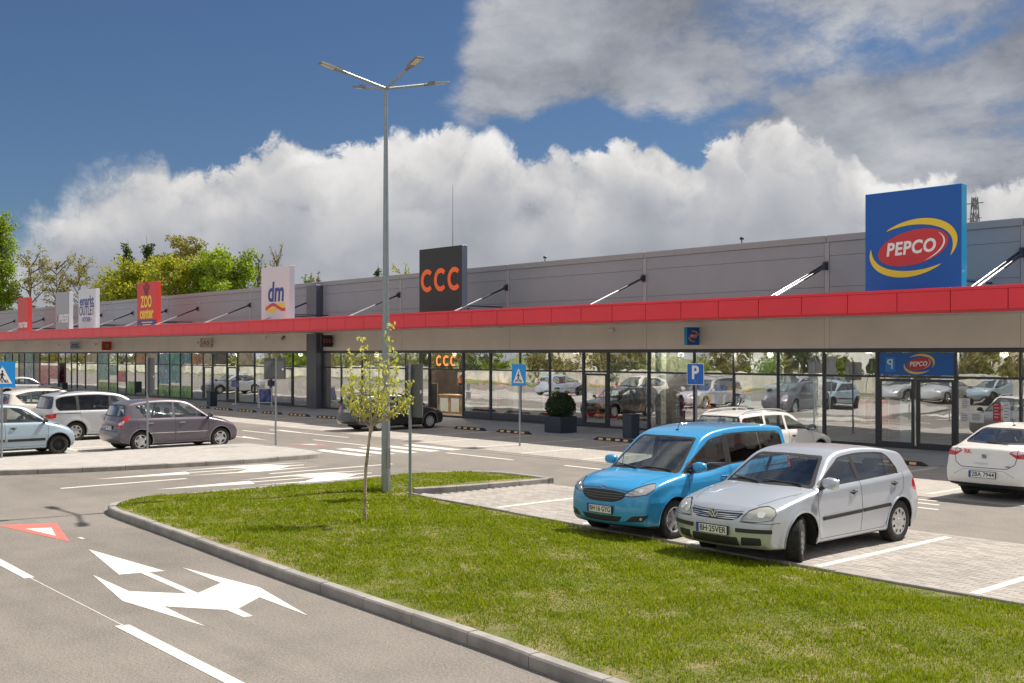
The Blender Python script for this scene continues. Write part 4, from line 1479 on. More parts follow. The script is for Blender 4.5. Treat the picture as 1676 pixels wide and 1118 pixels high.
for lx, ly, e_ in ((-41.4, 33.0, 170), (-42.2, 36.0, 200), (-45.2, 36.6, 190)):
    t = thing('shop_lamp', 'lit round lamp under the ceiling inside the open shop', 'lamp', (lx, ly, 3.0), 0, 'lit lamps inside the open shop')
    mk('housing', MB().cyl((0, 0, 0), (0, 0, 0.055), 0.12, n=16), 'white_paint', t, rel=False)
    ld = bpy.data.lights.new('lamp_light', 'POINT')
    ld.energy = e_
    ld.color = (1.0, 0.80, 0.58)
    ld.shadow_soft_size = 0.10
    lo = bpy.data.objects.new('lamp_light', ld)
    COL.objects.link(lo)
    lo.parent = t
    lo.location = (0, 0, -0.14)
gondola(-46.6, 37.4, 4.4, 'warmly lit shelving with red and brown goods deep inside the open shop', ['shelf_red', 'shelf_orange', 'wood_counter', 'shelf_cream'])


# coloured films and posters stuck on the panes of the left shops
def f_film(ca, cb, cc, sc_):
    def fn(n, b):
        p = n.wpos()
        oi = n.new('ShaderNodeObjectInfo').outputs['Random']
        q = n.vm('ADD', n.vm('MULTIPLY', p, (1, 1, 0.8)), n.comb(n.m('MULTIPLY', oi, 30), 0.0, 0.0))
        a = n.noise(q, sc_, 4.0, 0.6, 0.8)
        v_ = n.voro(q, sc_ * 1.7)
        c = n.mix(n.step(a, 0.40, 0.56), ca, cb)
        c = n.mix(n.step(v_, 0.28, 0.14), c, cc)
        n.l.new(c, b.inputs['Base Color'])
    return fn


FILMS = {'film_green': ((0.03, 0.16, 0.03), (0.20, 0.42, 0.10), (0.55, 0.55, 0.40)), 'film_teal': ((0.02, 0.22, 0.26), (0.10, 0.45, 0.42), (0.60, 0.62, 0.55)),
         'film_blue': ((0.03, 0.16, 0.32), (0.12, 0.36, 0.50), (0.65, 0.50, 0.25)), 'film_orange': ((0.45, 0.13, 0.03), (0.62, 0.34, 0.14), (0.25, 0.10, 0.05)),
         'film_sand': ((0.45, 0.36, 0.25), (0.60, 0.52, 0.40), (0.20, 0.22, 0.12)), 'film_red': ((0.45, 0.03, 0.05), (0.60, 0.10, 0.20), (0.7, 0.6, 0.55)),
         'film_dark': ((0.03, 0.03, 0.035), (0.10, 0.09, 0.08), (0.30, 0.27, 0.22))}
for k_, (a_, b_, c_) in FILMS.items():
    mat(k_, a_, rough=0.22, coat=0.6, fn=f_film(a_, b_, c_, 1.6))
PLAN = {-79.28: ('film_teal', 1.35, 2.14), -77.67: ('film_red', 0.9, 1.7), -76.11: ('film_green', 0.12, 1.0), -74.59: ('film_orange', 2.24, 2.92), -72.86: ('film_sand', 2.24, 2.92),
        -70.85: ('film_blue', 0.9, 2.92), -69.05: ('film_teal', 1.0, 2.92), -67.48: ('film_blue', 2.24, 2.92), -65.85: ('film_orange', 2.24, 2.92), -64.25: ('film_sand', 2.24, 2.92),
        -62.97: ('film_dark', 2.24, 2.92), -59.76: ('film_sand', 2.24, 2.92), -81.37: ('film_teal', 1.0, 2.92), -83.75: ('film_sand', 2.24, 2.92),
        -91.56: ('film_red', 0.9, 2.0), -93.71: ('film_red', 0.3, 2.0), -95.18: ('film_dark', 0.2, 2.92), -97.45: ('film_blue', 0.2, 2.92), -98.9: ('film_dark', 1.0, 2.92), -100.62: ('film_green', 2.24, 2.92), -102.6: ('film_blue', 2.24, 2.92),
        -36.75: ('film_orange', 2.24, 2.92), -33.0: ('film_orange', 2.24, 2.92), -25.47: ('film_sand', 2.24, 2.92), -21.9: ('film_sand', 2.24, 2.92), -20.13: ('film_sand', 2.24, 2.92)}
for i, b_ in enumerate(MU[:-1]):
    a_ = MU[i + 1]
    if a_ in PLAN:
        m_, z0, z1 = PLAN[a_]
        dv = 0.012 if a_ < -55 else 0.05
        part('window_film', MB().box(a_ + 0.04, b_ - 0.04, VF + dv, VF + dv + 0.004, z0 + 0.02, z1 - 0.02), m_)
        if m_ in ('film_blue', 'film_teal') and z0 > 0.5 and a_ > -90:
            part('window_film', MB().box(a_ + 0.04, b_ - 0.04, VF + dv, VF + dv + 0.004, 0.12, 0.85), 'film_green')

# lamps added to brighten the other shops, and clothes racks behind the right hand panes
for lx in (-14.8, -19.2, -23.0, -27.0, -32.6, -47.0, -54.5, -62.0, -67.5, -73.0, -78.0, -86.0, -94.0):
    t = thing('shop_lamp', 'added round lamp brightening a shop interior behind the panes', 'lamp', (lx, 32.4, 3.0), 0, 'added lamps behind the shop windows')
    mk('housing', MB().cyl((0, 0, 0), (0, 0, 0.055), 0.12, n=12), 'white_paint', t, rel=False)
    ld = bpy.data.lights.new('lamp_light', 'POINT')
    ld.energy = 150
    ld.color = (1.0, 0.88, 0.72)
    ld.shadow_soft_size = 0.12
    lo = bpy.data.objects.new('lamp_light', ld)
    COL.objects.link(lo)
    lo.parent = t
    lo.location = (0, 0, -0.14)


def clothes_rack(u, v, label, pal, seed):
    r = random.Random(seed)
    t = thing('clothes_rack', label, 'clothes rack', (u, v, 0.012), r.uniform(-.3, .3), 'clothes racks behind the shop windows')
    fr = MB()
    for x in (-0.6, 0.6):
        fr.cyl((x, 0, 0), (x, 0, 1.45), 0.018, n=8)
        fr.bar((x, -0.25, 0.02), (x, 0.25, 0.02), 0.03)
    fr.cyl((-0.6, 0, 1.43), (0.6, 0, 1.43), 0.015, n=8)
    mk('frame', fr, 'strut_steel', t, rel=False)
    for k in range(11):
        x = -0.52 + 0.104 * k
        h_ = r.uniform(0.62, 0.92)
        w_ = r.uniform(0.19, 0.25)
        vs = [(x, -0.06, 1.40), (x, 0.06, 1.40), (x - .01, -w_, 1.33), (x + .01, w_, 1.33), (x - .015, -w_ * .95, 1.38 - h_), (x + .01, w_ * .95, 1.38 - h_)]
        vs += [(a + 0.035, b, c) for a, b, c in vs]
        mk('garment', MB().add(vs, [(0, 1, 3, 2), (2, 3, 5, 4), (6, 8, 9, 7), (8, 10, 11, 9), (0, 2, 8, 6), (2, 4, 10, 8), (1, 7, 9, 3), (3, 9, 11, 5), (4, 5, 11, 10)]), r.choice(pal), t, rel=False)


for i, (u, v, lb) in enumerate([(-14.4, 32.6, 'clothes rack behind the pane with the taped notices'), (-19.2, 32.7, 'clothes rack behind the pane left of the double door'), (-24.6, 32.6, 'clothes rack just right of the parking sign'),
                                (-26.6, 32.5, 'clothes rack left of the parking sign'), (-30.4, 33.0, 'clothes rack behind the narrow glass door'), (-32.2, 32.6, 'clothes rack behind the planter'),
                                (-34.2, 32.7, 'clothes rack behind the crosswalk sign in the middle'), (-37.5, 32.8, 'clothes rack right of the open shop door')]):
    clothes_rack(u, v, lb, [['shelf_blue', 'shelf_cream', 'shelf_pink', 'white_paint'], ['shelf_red', 'interior_dark', 'shelf_cream', 'shelf_orange'], ['white_paint', 'shelf_teal', 'shelf_blue', 'interior_dark']][i % 3], 50 + i)

gondola(-43.9, 35.2, 2.4, 'warmly lit low shelving with dark goods behind the till counter', ['interior_dark', 'shelf_red', 'wood_counter', 'shelf_cream', 'shelf_orange'])
# ================================================================== CARS
def catmull(pts, n=6, closed=False):
    P = np.array(pts, float)
    N = len(P)
    out_ = []
    rngi = range(N if closed else N - 1)
    for i in rngi:
        a, b, c, d_ = (P[(i - 1) % N], P[i], P[(i + 1) % N], P[(i + 2) % N]) if closed else (P[max(i - 1, 0)], P[i], P[i + 1], P[min(i + 2, N - 1)])
        for k in range(n):
            t = k / n
            out_.append(0.5 * (2 * b + (c - a) * t + (2 * a - 5 * b + 4 * c - d_) * t * t + (3 * b - a - 3 * c + d_) * t ** 3))
    if not closed:
        out_.append(P[-1])
    return np.array(out_)


def rnd(poly, r, n=4):
    """round the corners of a closed outline; r may be a list"""
    N = len(poly)
    o = []
    for i in range(N):
        p = np.array(poly[i], float)
        a = np.array(poly[i - 1], float) - p
        b = np.array(poly[(i + 1) % N], float) - p
        rr = r[i] if hasattr(r, '__len__') else r
        la, lb = np.linalg.norm(a), np.linalg.norm(b)
        q = min(rr, la * 0.45, lb * 0.45)
        if q < 1e-4:
            o.append(p)
            continue
        s_, e = p + a / la * q, p + b / lb * q
        for k in range(n + 1):
            t = k / n
            o.append((1 - t) ** 2 * s_ + 2 * t * (1 - t) * p + t * t * e)
    return np.array(o)


def sdf_poly(poly, X, Z):
    """signed distance, negative inside"""
    P = np.asarray(poly, float)
    Q = np.roll(P, -1, 0)
    d2 = np.full(X.shape, 1e9)
    ins = np.zeros(X.shape, bool)
    for (ax, az_), (bx, bz) in zip(P, Q):
        ex, ez = bx - ax, bz - az_
        wx, wz = X - ax, Z - az_
        L = ex * ex + ez * ez + 1e-12
        t = np.clip((wx * ex + wz * ez) / L, 0, 1)
        d2 = np.minimum(d2, (wx - ex * t) ** 2 + (wz - ez * t) ** 2)
        c = (az_ > Z) != (bz > Z)
        with np.errstate(divide='ignore', invalid='ignore'):
            xi = ax + (Z - az_) * ex / (ez if abs(ez) > 1e-12 else 1e-12)
        ins ^= c & (X < xi)
    d_ = np.sqrt(d2)
    return np.where(ins, -d_, d_)


class Body:
    """car shell as an implicit surface: s = metres behind the nose, y = half width, z = height"""

    def __init__(b, C):
        b.C = C
        b.L, b.w = C['L'], C['W'] / 2
        prof = C['profile']
        # grid-sampled signed distance of the side silhouette
        b.x0, b.z0, b.h = -0.4, -0.2, 0.02
        nx, nz = int((b.L + 0.8) / b.h) + 2, int(2.4 / b.h) + 2
        gx = b.x0 + b.h * np.arange(nx)
        gz = b.z0 + b.h * np.arange(nz)
        X, Z = np.meshgrid(gx, gz, indexing='ij')
        b.G = sdf_poly(prof, X, Z)
        b.nx, b.nz = nx, nz
        b.belt = np.array(C['belt'])
        b.sec = np.array(C['section'])           # (z, inset) below the belt
        b.plan = np.array(C['plan'])             # (s, half width factor)
        b.tum = C.get('tumble', 0.33)
        b.k = C.get('k', 0.07)
        b.arch = C['arch']                       # (s, z, radius) list
        b.bowf, b.bowr, b.crown = C.get('bow', (0.20, 0.10, 0.05))

    def sil(b, s, z):
        fx = np.clip((s - b.x0) / b.h, 0, b.nx - 1.001)
        fz = np.clip((z - b.z0) / b.h, 0, b.nz - 1.001)
        i, j = fx.astype(int), fz.astype(int)
        u, v = fx - i, fz - j
        G = b.G
        return (G[i, j] * (1 - u) * (1 - v) + G[i + 1, j] * u * (1 - v) + G[i, j + 1] * (1 - u) * v + G[i + 1, j + 1] * u * v)

    def half(b, s, z):
        bz = np.interp(s, b.belt[:, 0], b.belt[:, 1])
        W = b.w * np.interp(s, b.plan[:, 0], b.plan[:, 1])
        ins = np.interp(z, b.sec[:, 0], b.sec[:, 1])
        sh = b.C.get('shoulder', 0.035)
        up = np.maximum(z - bz, 0)
        W = W - ins - sh * np.clip((z - (bz - 0.10)) / 0.10, 0, 1) ** 2 - up * b.tum - up * up * 0.06
        for (a, az_, r) in b.arch:
            dd = np.sqrt((s - a) ** 2 + (z - az_) ** 2)
            W = W + 0.020 * np.exp(-((dd - r - 0.03) / 0.075) ** 2) * (z > az_ - 0.25)
        for (zc, amp, wd) in b.C.get('crease', []):
            W = W + amp * np.clip(1 - np.abs(z - zc) / wd, 0, 1)
        return W

    def F(b, s, y, z):
        yy = np.abs(y) / b.w
        mid = b.L / 2
        k = np.clip((s - mid) / 0.9, -1, 1)
        bow = np.where(k < 0, -k * b.bowf, k * b.bowr * -1)
        s2 = s - (yy ** 2.4) * np.where(k < 0, b.bowf * (-k), -b.bowr * k)
        # keep the crown shallow low down
        z2 = z + b.crown * yy ** 2.2 * np.clip((z - 0.5) / 0.4, 0, 1)
        f1 = b.sil(s2, z2)
        f2 = np.abs(y) - b.half(s, z)
        k_ = b.k
        hh = np.clip(k_ - np.abs(f1 - f2), 0, None) / k_
        return np.maximum(f1, f2) + hh * hh * k_ * 0.25

    def solve(b, O, Dv, tmax, n=64):
        """first surface hit marching from the outside point O along Dv"""
        O = np.asarray(O, float)
        Dv = np.asarray(Dv, float)
        T = np.linspace(0, tmax, n)
        best = np.full(len(O), np.nan)
        prev = np.ones(len(O)) * 9
        lo = np.zeros(len(O))
        hit = np.zeros(len(O), bool)
        for t in T:
            P = O + Dv * t
            f = b.F(P[:, 0], P[:, 1], P[:, 2])
            new = (~hit) & (f <= 0)
            best[new] = t
            hit |= new
            lo = np.where(hit, lo, t)
        hi = np.where(hit, best, tmax)
        for _ in range(14):
            m_ = (lo + hi) / 2
            P = O + Dv * m_[:, None]
            f = b.F(P[:, 0], P[:, 1], P[:, 2])
            hi = np.where(f <= 0, m_, hi)
            lo = np.where(f <= 0, lo, m_)
        P = O + Dv * hi[:, None]
        return P, hit

    def normal(b, P):
        e = 0.006
        g_ = np.stack([b.F(P[:, 0] + e, P[:, 1], P[:, 2]) - b.F(P[:, 0] - e, P[:, 1], P[:, 2]),
                       b.F(P[:, 0], P[:, 1] + e, P[:, 2]) - b.F(P[:, 0], P[:, 1] - e, P[:, 2]),
                       b.F(P[:, 0], P[:, 1], P[:, 2] + e) - b.F(P[:, 0], P[:, 1], P[:, 2] - e)], 1)
        return g_ / (np.linalg.norm(g_, axis=1, keepdims=True) + 1e-12)

    # ---- projections: outline coordinates -> surface points
    def on(b, kind, uv):
        uv = np.asarray(uv, float)
        n = len(uv)
        O = np.zeros((n, 3))
        Dv = np.zeros((n, 3))
        if kind == 'side':
            O[:, 0], O[:, 2], O[:, 1] = uv[:, 0], uv[:, 1], 1.3
            Dv[:, 1] = -1
            tm = 1.3
        elif kind == 'front':
            O[:, 0], O[:, 1], O[:, 2] = -0.3, uv[:, 0], uv[:, 1]
            Dv[:, 0] = 1
            tm = 2.6
        elif kind == 'rear':
            O[:, 0], O[:, 1], O[:, 2] = b.L + 0.3, uv[:, 0], uv[:, 1]
            Dv[:, 0] = -1
            tm = 2.0
        elif kind == 'top':
            O[:, 0], O[:, 1], O[:, 2] = uv[:, 0], uv[:, 1], 2.3
            Dv[:, 2] = -1
            tm = 2.2
        elif kind == 'fcorner':                 # uv = (y + s, z)
            O[:, 0], O[:, 1], O[:, 2] = -0.4, uv[:, 0] + 0.4, uv[:, 1]
            Dv[:, 0], Dv[:, 1] = 1, -1
            tm = 1.6
        elif kind == 'rcorner':
            O[:, 0], O[:, 1], O[:, 2] = b.L + 0.4, uv[:, 0] + 0.4, uv[:, 1]
            Dv[:, 0], Dv[:, 1] = -1, -1
            tm = 1.6
        P, hit = b.solve(O, Dv, tm)
        return P, hit


def shell_grid(B, res):
    """points on a rounded box pushed onto the surface (half car, y >= 0)"""
    L, w = B.L, B.w
    zt = max(B.C['profile'][:, 1])
    za, zb = 0.05, zt + 0.1
    zc = B.C.get('zc', 0.62)
    xs = np.linspace(-0.02, L + 0.02, int(L / res) + 1)
    ys = np.linspace(0, w + 0.05, int(w / (res * 0.95)) + 1)
    zs_ = np.linspace(za, zb, int((zb - za) / (res * 0.95)) + 1)
    V, T = [], []
    off = 0

    def patch(A, f, flip):
        nonlocal off
        a, b_ = A
        X, Y = np.meshgrid(a, b_, indexing='ij')
        P = f(X.ravel(), Y.ravel())
        V.append(P)
        na, nb = len(a), len(b_)
        i = (np.arange(na - 1)[:, None] * nb + np.arange(nb - 1)[None, :]).ravel() + off
        q = np.stack([i, i + nb, i + nb + 1, i + 1], 1)
        if flip:
            q = q[:, ::-1]
        T.append(np.concatenate([q[:, [0, 1, 2]], q[:, [0, 2, 3]]]))
        off += len(P)
    o = np.ones_like
    patch((xs, ys), lambda x, y: np.stack([x, y, o(x) * zb], 1), False)          # top
    patch((xs, ys), lambda x, y: np.stack([x, y, o(x) * za], 1), True)           # bottom
    patch((xs, zs_), lambda x, z: np.stack([x, o(x) * (w + 0.05), z], 1), True)  # side
    patch((ys, zs_), lambda y, z: np.stack([o(y) * -0.02, y, z], 1), True)       # nose
    patch((ys, zs_), lambda y, z: np.stack([o(y) * (L + 0.02), y, z], 1), False)  # tail
    V = np.concatenate(V)
    T = np.concatenate(T)
    key = np.round(V * 2000).astype(np.int64)
    _, idx, inv = np.unique(key, axis=0, return_index=True, return_inverse=True)
    V = V[idx]
    T = inv.ravel()[T]
    T = T[(T[:, 0] != T[:, 1]) & (T[:, 1] != T[:, 2]) & (T[:, 0] != T[:, 2])]
    S = V.copy()
    S[:, 0] = np.clip(V[:, 0], B.C.get('spine', (0.62, 0.55))[0], L - B.C.get('spine', (0.62, 0.55))[1])
    S[:, 1] = 0
    S[:, 2] = zc
    # low bonnet: lower the spine in front and behind
    Dv = S - V
    ln = np.linalg.norm(Dv, axis=1, keepdims=True)
    O = V - Dv / ln * 0.35
    P, hit = B.solve(O, Dv / ln, 2.2, n=110)
    return P, T


def cut(V, N, T, f, gate):
    """split gated triangles along f = 0"""
    f = np.where(np.abs(f) < 0.0012, 0.0, f)
    F3 = f[T]
    mixed = (F3.max(1) > 0) & (F3.min(1) < 0) & gate
    if not mixed.any():
        return V, N, T, f
    K = T[mixed]
    S = np.sign(f[K])
    keep = T[~mixed]
    edges = {}
    newV, newN = [], []
    out_ = []
    base = len(V)

    def ev(a, b_):
        k_ = (a, b_) if a < b_ else (b_, a)
        if k_ not in edges:
            t = f[k_[0]] / (f[k_[0]] - f[k_[1]])
            edges[k_] = base + len(newV)
            newV.append(V[k_[0]] * (1 - t) + V[k_[1]] * t)
            nn = N[k_[0]] * (1 - t) + N[k_[1]] * t
            newN.append(nn / (np.linalg.norm(nn) + 1e-9))
        return edges[k_]
    for tri, sg in zip(K.tolist(), S.tolist()):
        z = [i for i in range(3) if sg[i] == 0]
        if len(z) == 1:
            i = z[0]
            a, b_, c = tri[i], tri[(i + 1) % 3], tri[(i + 2) % 3]
            m_ = ev(b_, c)
            out_ += [(a, b_, m_), (a, m_, c)]
        else:
            for i in range(3):
                if sg[i] != sg[(i + 1) % 3] and sg[i] != sg[(i + 2) % 3]:
                    break
            a, b_, c = tri[i], tri[(i + 1) % 3], tri[(i + 2) % 3]
            m1_, m2_ = ev(a, b_), ev(a, c)
            out_ += [(a, m1_, m2_), (m1_, b_, c), (m1_, c, m2_)]
    V = np.concatenate([V, np.array(newV)])
    N = np.concatenate([N, np.array(newN)])
    f = np.concatenate([f, np.zeros(len(newV))])
    T = np.concatenate([keep, np.array(out_, dtype=T.dtype)])
    return V, N, T, f


PROJ = {'side': (lambda P, L: (P[:, 0], P[:, 2])), 'front': (lambda P, L: (P[:, 1], P[:, 2])), 'rear': (lambda P, L: (P[:, 1], P[:, 2])),
        'top': (lambda P, L: (P[:, 0], P[:, 1])), 'fcorner': (lambda P, L: (P[:, 1] + P[:, 0], P[:, 2])), 'rcorner': (lambda P, L: (P[:, 1] + L - P[:, 0], P[:, 2]))}


def np_mesh(name, V, T, N=None):
    me = bpy.data.meshes.new(name)
    me.vertices.add(len(V))
    me.vertices.foreach_set('co', V.astype(np.float32).ravel())
    k = T.shape[1]
    me.loops.add(len(T) * k)
    me.polygons.add(len(T))
    me.loops.foreach_set('vertex_index', T.astype(np.int32).ravel())
    me.polygons.foreach_set('loop_start', (np.arange(len(T)) * k).astype(np.int32))
    me.polygons.foreach_set('loop_total', np.full(len(T), k, np.int32))
    me.update()
    me.validate()
    if N is not None:
        me.shade_smooth()
        try:
            me.normals_split_custom_set_from_vertices(N.astype(np.float32).tolist())
        except Exception:
            pass
    return me


def paint(name, base, metal=0.0, rough=0.32, coat=0.8, flake=0.0):
    def fn(n, b):
        geo = n.new('ShaderNodeNewGeometry')
        p = n.wpos()
        dirt = n.noise(p, 3.0, 5.0, 0.65)
        c = n.mix(n.step(dirt, 0.45, 0.8, 0.0, 0.14), base, tuple(x * 0.55 + 0.08 for x in base))
        if flake:
            fl = n.noise(p, 900, 2.0, 0.6)
            c = n.mix(n.m('MULTIPLY', n.step(fl, 0.5, 0.8), flake), c, tuple(min(1, x * 1.7 + .05) for x in base))
        c = n.mix(geo.outputs['Backfacing'], c, (0.27, 0.27, 0.26))
        n.l.new(c, b.inputs['Base Color'])
        n.l.new(n.m('MULTIPLY', n.m('SUBTRACT', 1.0, geo.outputs['Backfacing']), metal), b.inputs['Metallic'])
        n.l.new(n.m('MULTIPLY', n.m('SUBTRACT', 1.0, geo.outputs['Backfacing']), coat), b.inputs['Coat Weight'])
    return mat(name, base, rough=rough, metal=metal, coat=coat, fn=fn)


paint('paint_silver', (0.53, 0.575, 0.65), 0.5, 0.33, 0.7, 0.25)
paint('paint_blue', (0.030, 0.33, 0.68), 0.12, 0.30, 0.9, 0.2)
paint('paint_white', (0.78, 0.77, 0.74), 0.0, 0.35, 0.7)
paint('paint_cream', (0.70, 0.66, 0.60), 0.0, 0.38, 0.7)
paint('paint_black', (0.012, 0.012, 0.015), 0.0, 0.30, 0.9)
paint('paint_mauve', (0.125, 0.110, 0.135), 0.45, 0.34, 0.8, 0.3)
paint('paint_warm_silver', (0.50, 0.515, 0.54), 0.4, 0.36, 0.7, 0.3)
paint('paint_ice', (0.36, 0.47, 0.56), 0.2, 0.34, 0.8, 0.2)
paint('paint_red', (0.50, 0.015, 0.02), 0.1, 0.3, 0.9)
paint('paint_navy', (0.015, 0.025, 0.06), 0.1, 0.3, 0.9)
mat('trim_black', (0.028, 0.028, 0.030), rough=0.55)
mat('seam_dark', (0.02, 0.02, 0.022), rough=0.7)
mat('well_dark', (0.012, 0.012, 0.012), rough=0.95)
mat('chrome', (0.75, 0.76, 0.78), rough=0.12, metal=1.0)
mat('silver_plastic', (0.55, 0.57, 0.60), rough=0.35, metal=0.5)
mat('tyre', (0.030, 0.029, 0.028), rough=0.85, fn=vary(12, 0.35, 0.004, 160))
mat('hubcap', (0.58, 0.585, 0.60), rough=0.38, metal=0.45)
mat('alloy', (0.66, 0.66, 0.68), rough=0.28, metal=0.75)
mat('alloy_black', (0.03, 0.03, 0.032), rough=0.3, metal=0.3)
mat('hub_shadow', (0.02, 0.02, 0.02), rough=0.9)
mat('seat_cloth', (0.17, 0.17, 0.175), rough=0.9)
mat('dash_grey', (0.12, 0.12, 0.125), rough=0.8)
mat('dash_pale', (0.42, 0.43, 0.40), rough=0.8)
def f_backdark(n, b):
    geo = n.new('ShaderNodeNewGeometry')
    base = tuple(b.inputs['Base Color'].default_value)
    n.l.new(n.mix(geo.outputs['Backfacing'], base, (0.10, 0.10, 0.10)), b.inputs['Base Color'])


mat('tail_red', (0.50, 0.010, 0.020), rough=0.12, coat=0.8, fn=f_backdark)
mat('tail_clear', (0.72, 0.60, 0.60), rough=0.15, coat=0.8)
mat('plate_white', (0.78, 0.78, 0.76), rough=0.4)
mat('plate_blue', (0.010, 0.06, 0.42), rough=0.4)
mat('plate_ink', (0.012, 0.012, 0.014), rough=0.5)
mat('indicator_orange', (0.7, 0.25, 0.03), rough=0.3)


def f_headlamp(n, b):
    p = n.pos()
    v = n.noise(p, 22.0, 2.0, 0.5)
    n.l.new(n.mix(n.step(v, 0.42, 0.6), (0.16, 0.17, 0.175), (0.62, 0.63, 0.62)), b.inputs['Base Color'])


mat('headlamp', (0.50, 0.51, 0.52), rough=0.12, metal=0.45, coat=1.0)
mat('headlamp_hazy', (0.46, 0.47, 0.42), rough=0.25, metal=0.15, coat=0.8)
mat('bulb_bright', (0.80, 0.80, 0.78), rough=0.1, metal=0.8)
WHEELS = {}


def wheel_meshes(style, r, wd):
    key = (style, round(r, 3), round(wd, 3))
    if key in WHEELS:
        return WHEELS[key]
    rr = r * 0.655                          # rim radius
    tyre = MB()
    prof = [(rr * 0.985, 0.47), (rr + 0.012, 0.50), (r - 0.035, 0.52), (r - 0.010, 0.455), (r, 0.36)]
    full = [(a, b * wd) for a, b in prof] + [(a, -b * wd) for a, b in prof[::-1]]
    tyre.lathe(full[::-1], 40)
    # tread blocks
    tread = MB()
    nb = 52
    for k in range(nb):
        a = 2 * PI * k / nb
        for row, (y0, y1) in enumerate(((-0.40, -0.16), (-0.12, 0.12), (0.16, 0.40))):
            aa = a + (0.03 if row == 1 else 0)
            p = []
            for t in (aa - 0.042, aa + 0.042):
                for y in (y0 * wd, y1 * wd):
                    for q in (r - 0.006, r + 0.004):
                        p.append((q * math.cos(t), y, q * math.sin(t)))
            tread.add(p, [(1, 3, 7, 5), (0, 1, 5, 4), (2, 6, 7, 3), (0, 2, 3, 1), (4, 5, 7, 6)])
    tyre.add(tread.v, tread.f)
    rim = MB()
    yo = 0.44 * wd
    holes = MB()
    if style == 'cap':                      # wheel cover with a ring of slots
        rim.lathe([(0.0005, yo + 0.012), (rr * 0.16, yo + 0.012), (rr * 0.22, yo + 0.002), (rr * 0.55, yo + 0.010), (rr * 0.90, yo - 0.002), (rr * 1.0, yo + 0.006), (rr * 1.02, yo - 0.02)], 40)
        for k in range(9):
            a = 2 * PI * k / 9
            o = [(rr * (0.74 + 0.15 * math.cos(t)), rr * 0.085 * math.sin(t)) for t in [2 * PI * q / 12 for q in range(12)]]
            holes.add([(x * math.cos(a) - z * math.sin(a), yo + 0.0085, x * math.sin(a) + z * math.cos(a)) for x, z in o], [tuple(range(12))])
        ns = 0
    else:
        rim.lathe([(rr * 0.86, yo - 0.03), (rr * 0.93, yo + 0.004), (rr * 1.0, yo + 0.008), (rr * 1.02, yo - 0.02)], 40)
        rim.lathe([(0.0005, yo + 0.004), (rr * 0.17, yo + 0.004), (rr * 0.21, yo - 0.01), (rr * 0.24, yo - 0.03)], 24)
        ns = {'five': 5, 'seven': 7, 'ten': 10, 'six': 6}[style]
        w0, w1 = {'five': (0.17, 0.15), 'seven': (0.13, 0.10), 'ten': (0.075, 0.055), 'six': (0.15, 0.19)}[style]
        for k in range(ns):
            a = 2 * PI * k / ns + PI / 2
            r0, r1 = rr * 0.16, rr * 0.93
            q = []
            for rad, hw, yy in ((r0, w0, 0.0), (rr * 0.55, (w0 + w1) / 2, -0.008), (r1, w1, 0.0)):
                for s_ in (-1, 1):
                    q.append((rad, yo + yy, s_ * hw * rr))
            q += [(x, y - 0.035, z * 1.2) for x, y, z in q]
            q = [(x * math.cos(a) - z * math.sin(a), y, x * math.sin(a) + z * math.cos(a)) for x, y, z in q]
            rim.add(q, [(0, 2, 3, 1), (2, 4, 5, 3), (0, 6, 8, 2), (2, 8, 10, 4), (1, 3, 9, 7), (3, 5, 11, 9)])
        holes.lathe([(0.0005, yo - 0.045), (rr * 0.98, yo - 0.04)], 32)
        # brake disc and caliper hint
        rim.lathe([(rr * 0.30, yo - 0.040), (rr * 0.62, yo - 0.040)], 28)
    for b_ in (rim,):
        # wheel nuts
        for k in range(5):
            a = 2 * PI * k / 5 + 0.3
            c = (rr * 0.30 * math.cos(a) if ns == 0 else rr * 0.11 * math.cos(a), yo + 0.004, rr * 0.30 * math.sin(a) if ns == 0 else rr * 0.11 * math.sin(a))
            b_.cyl(c, (c[0], c[1] + 0.006, c[2]), 0.010, n=6)
    WHEELS[key] = (tyre.mesh('tyre'), rim.mesh('rim'), holes.mesh('slots'))
    return WHEELS[key]


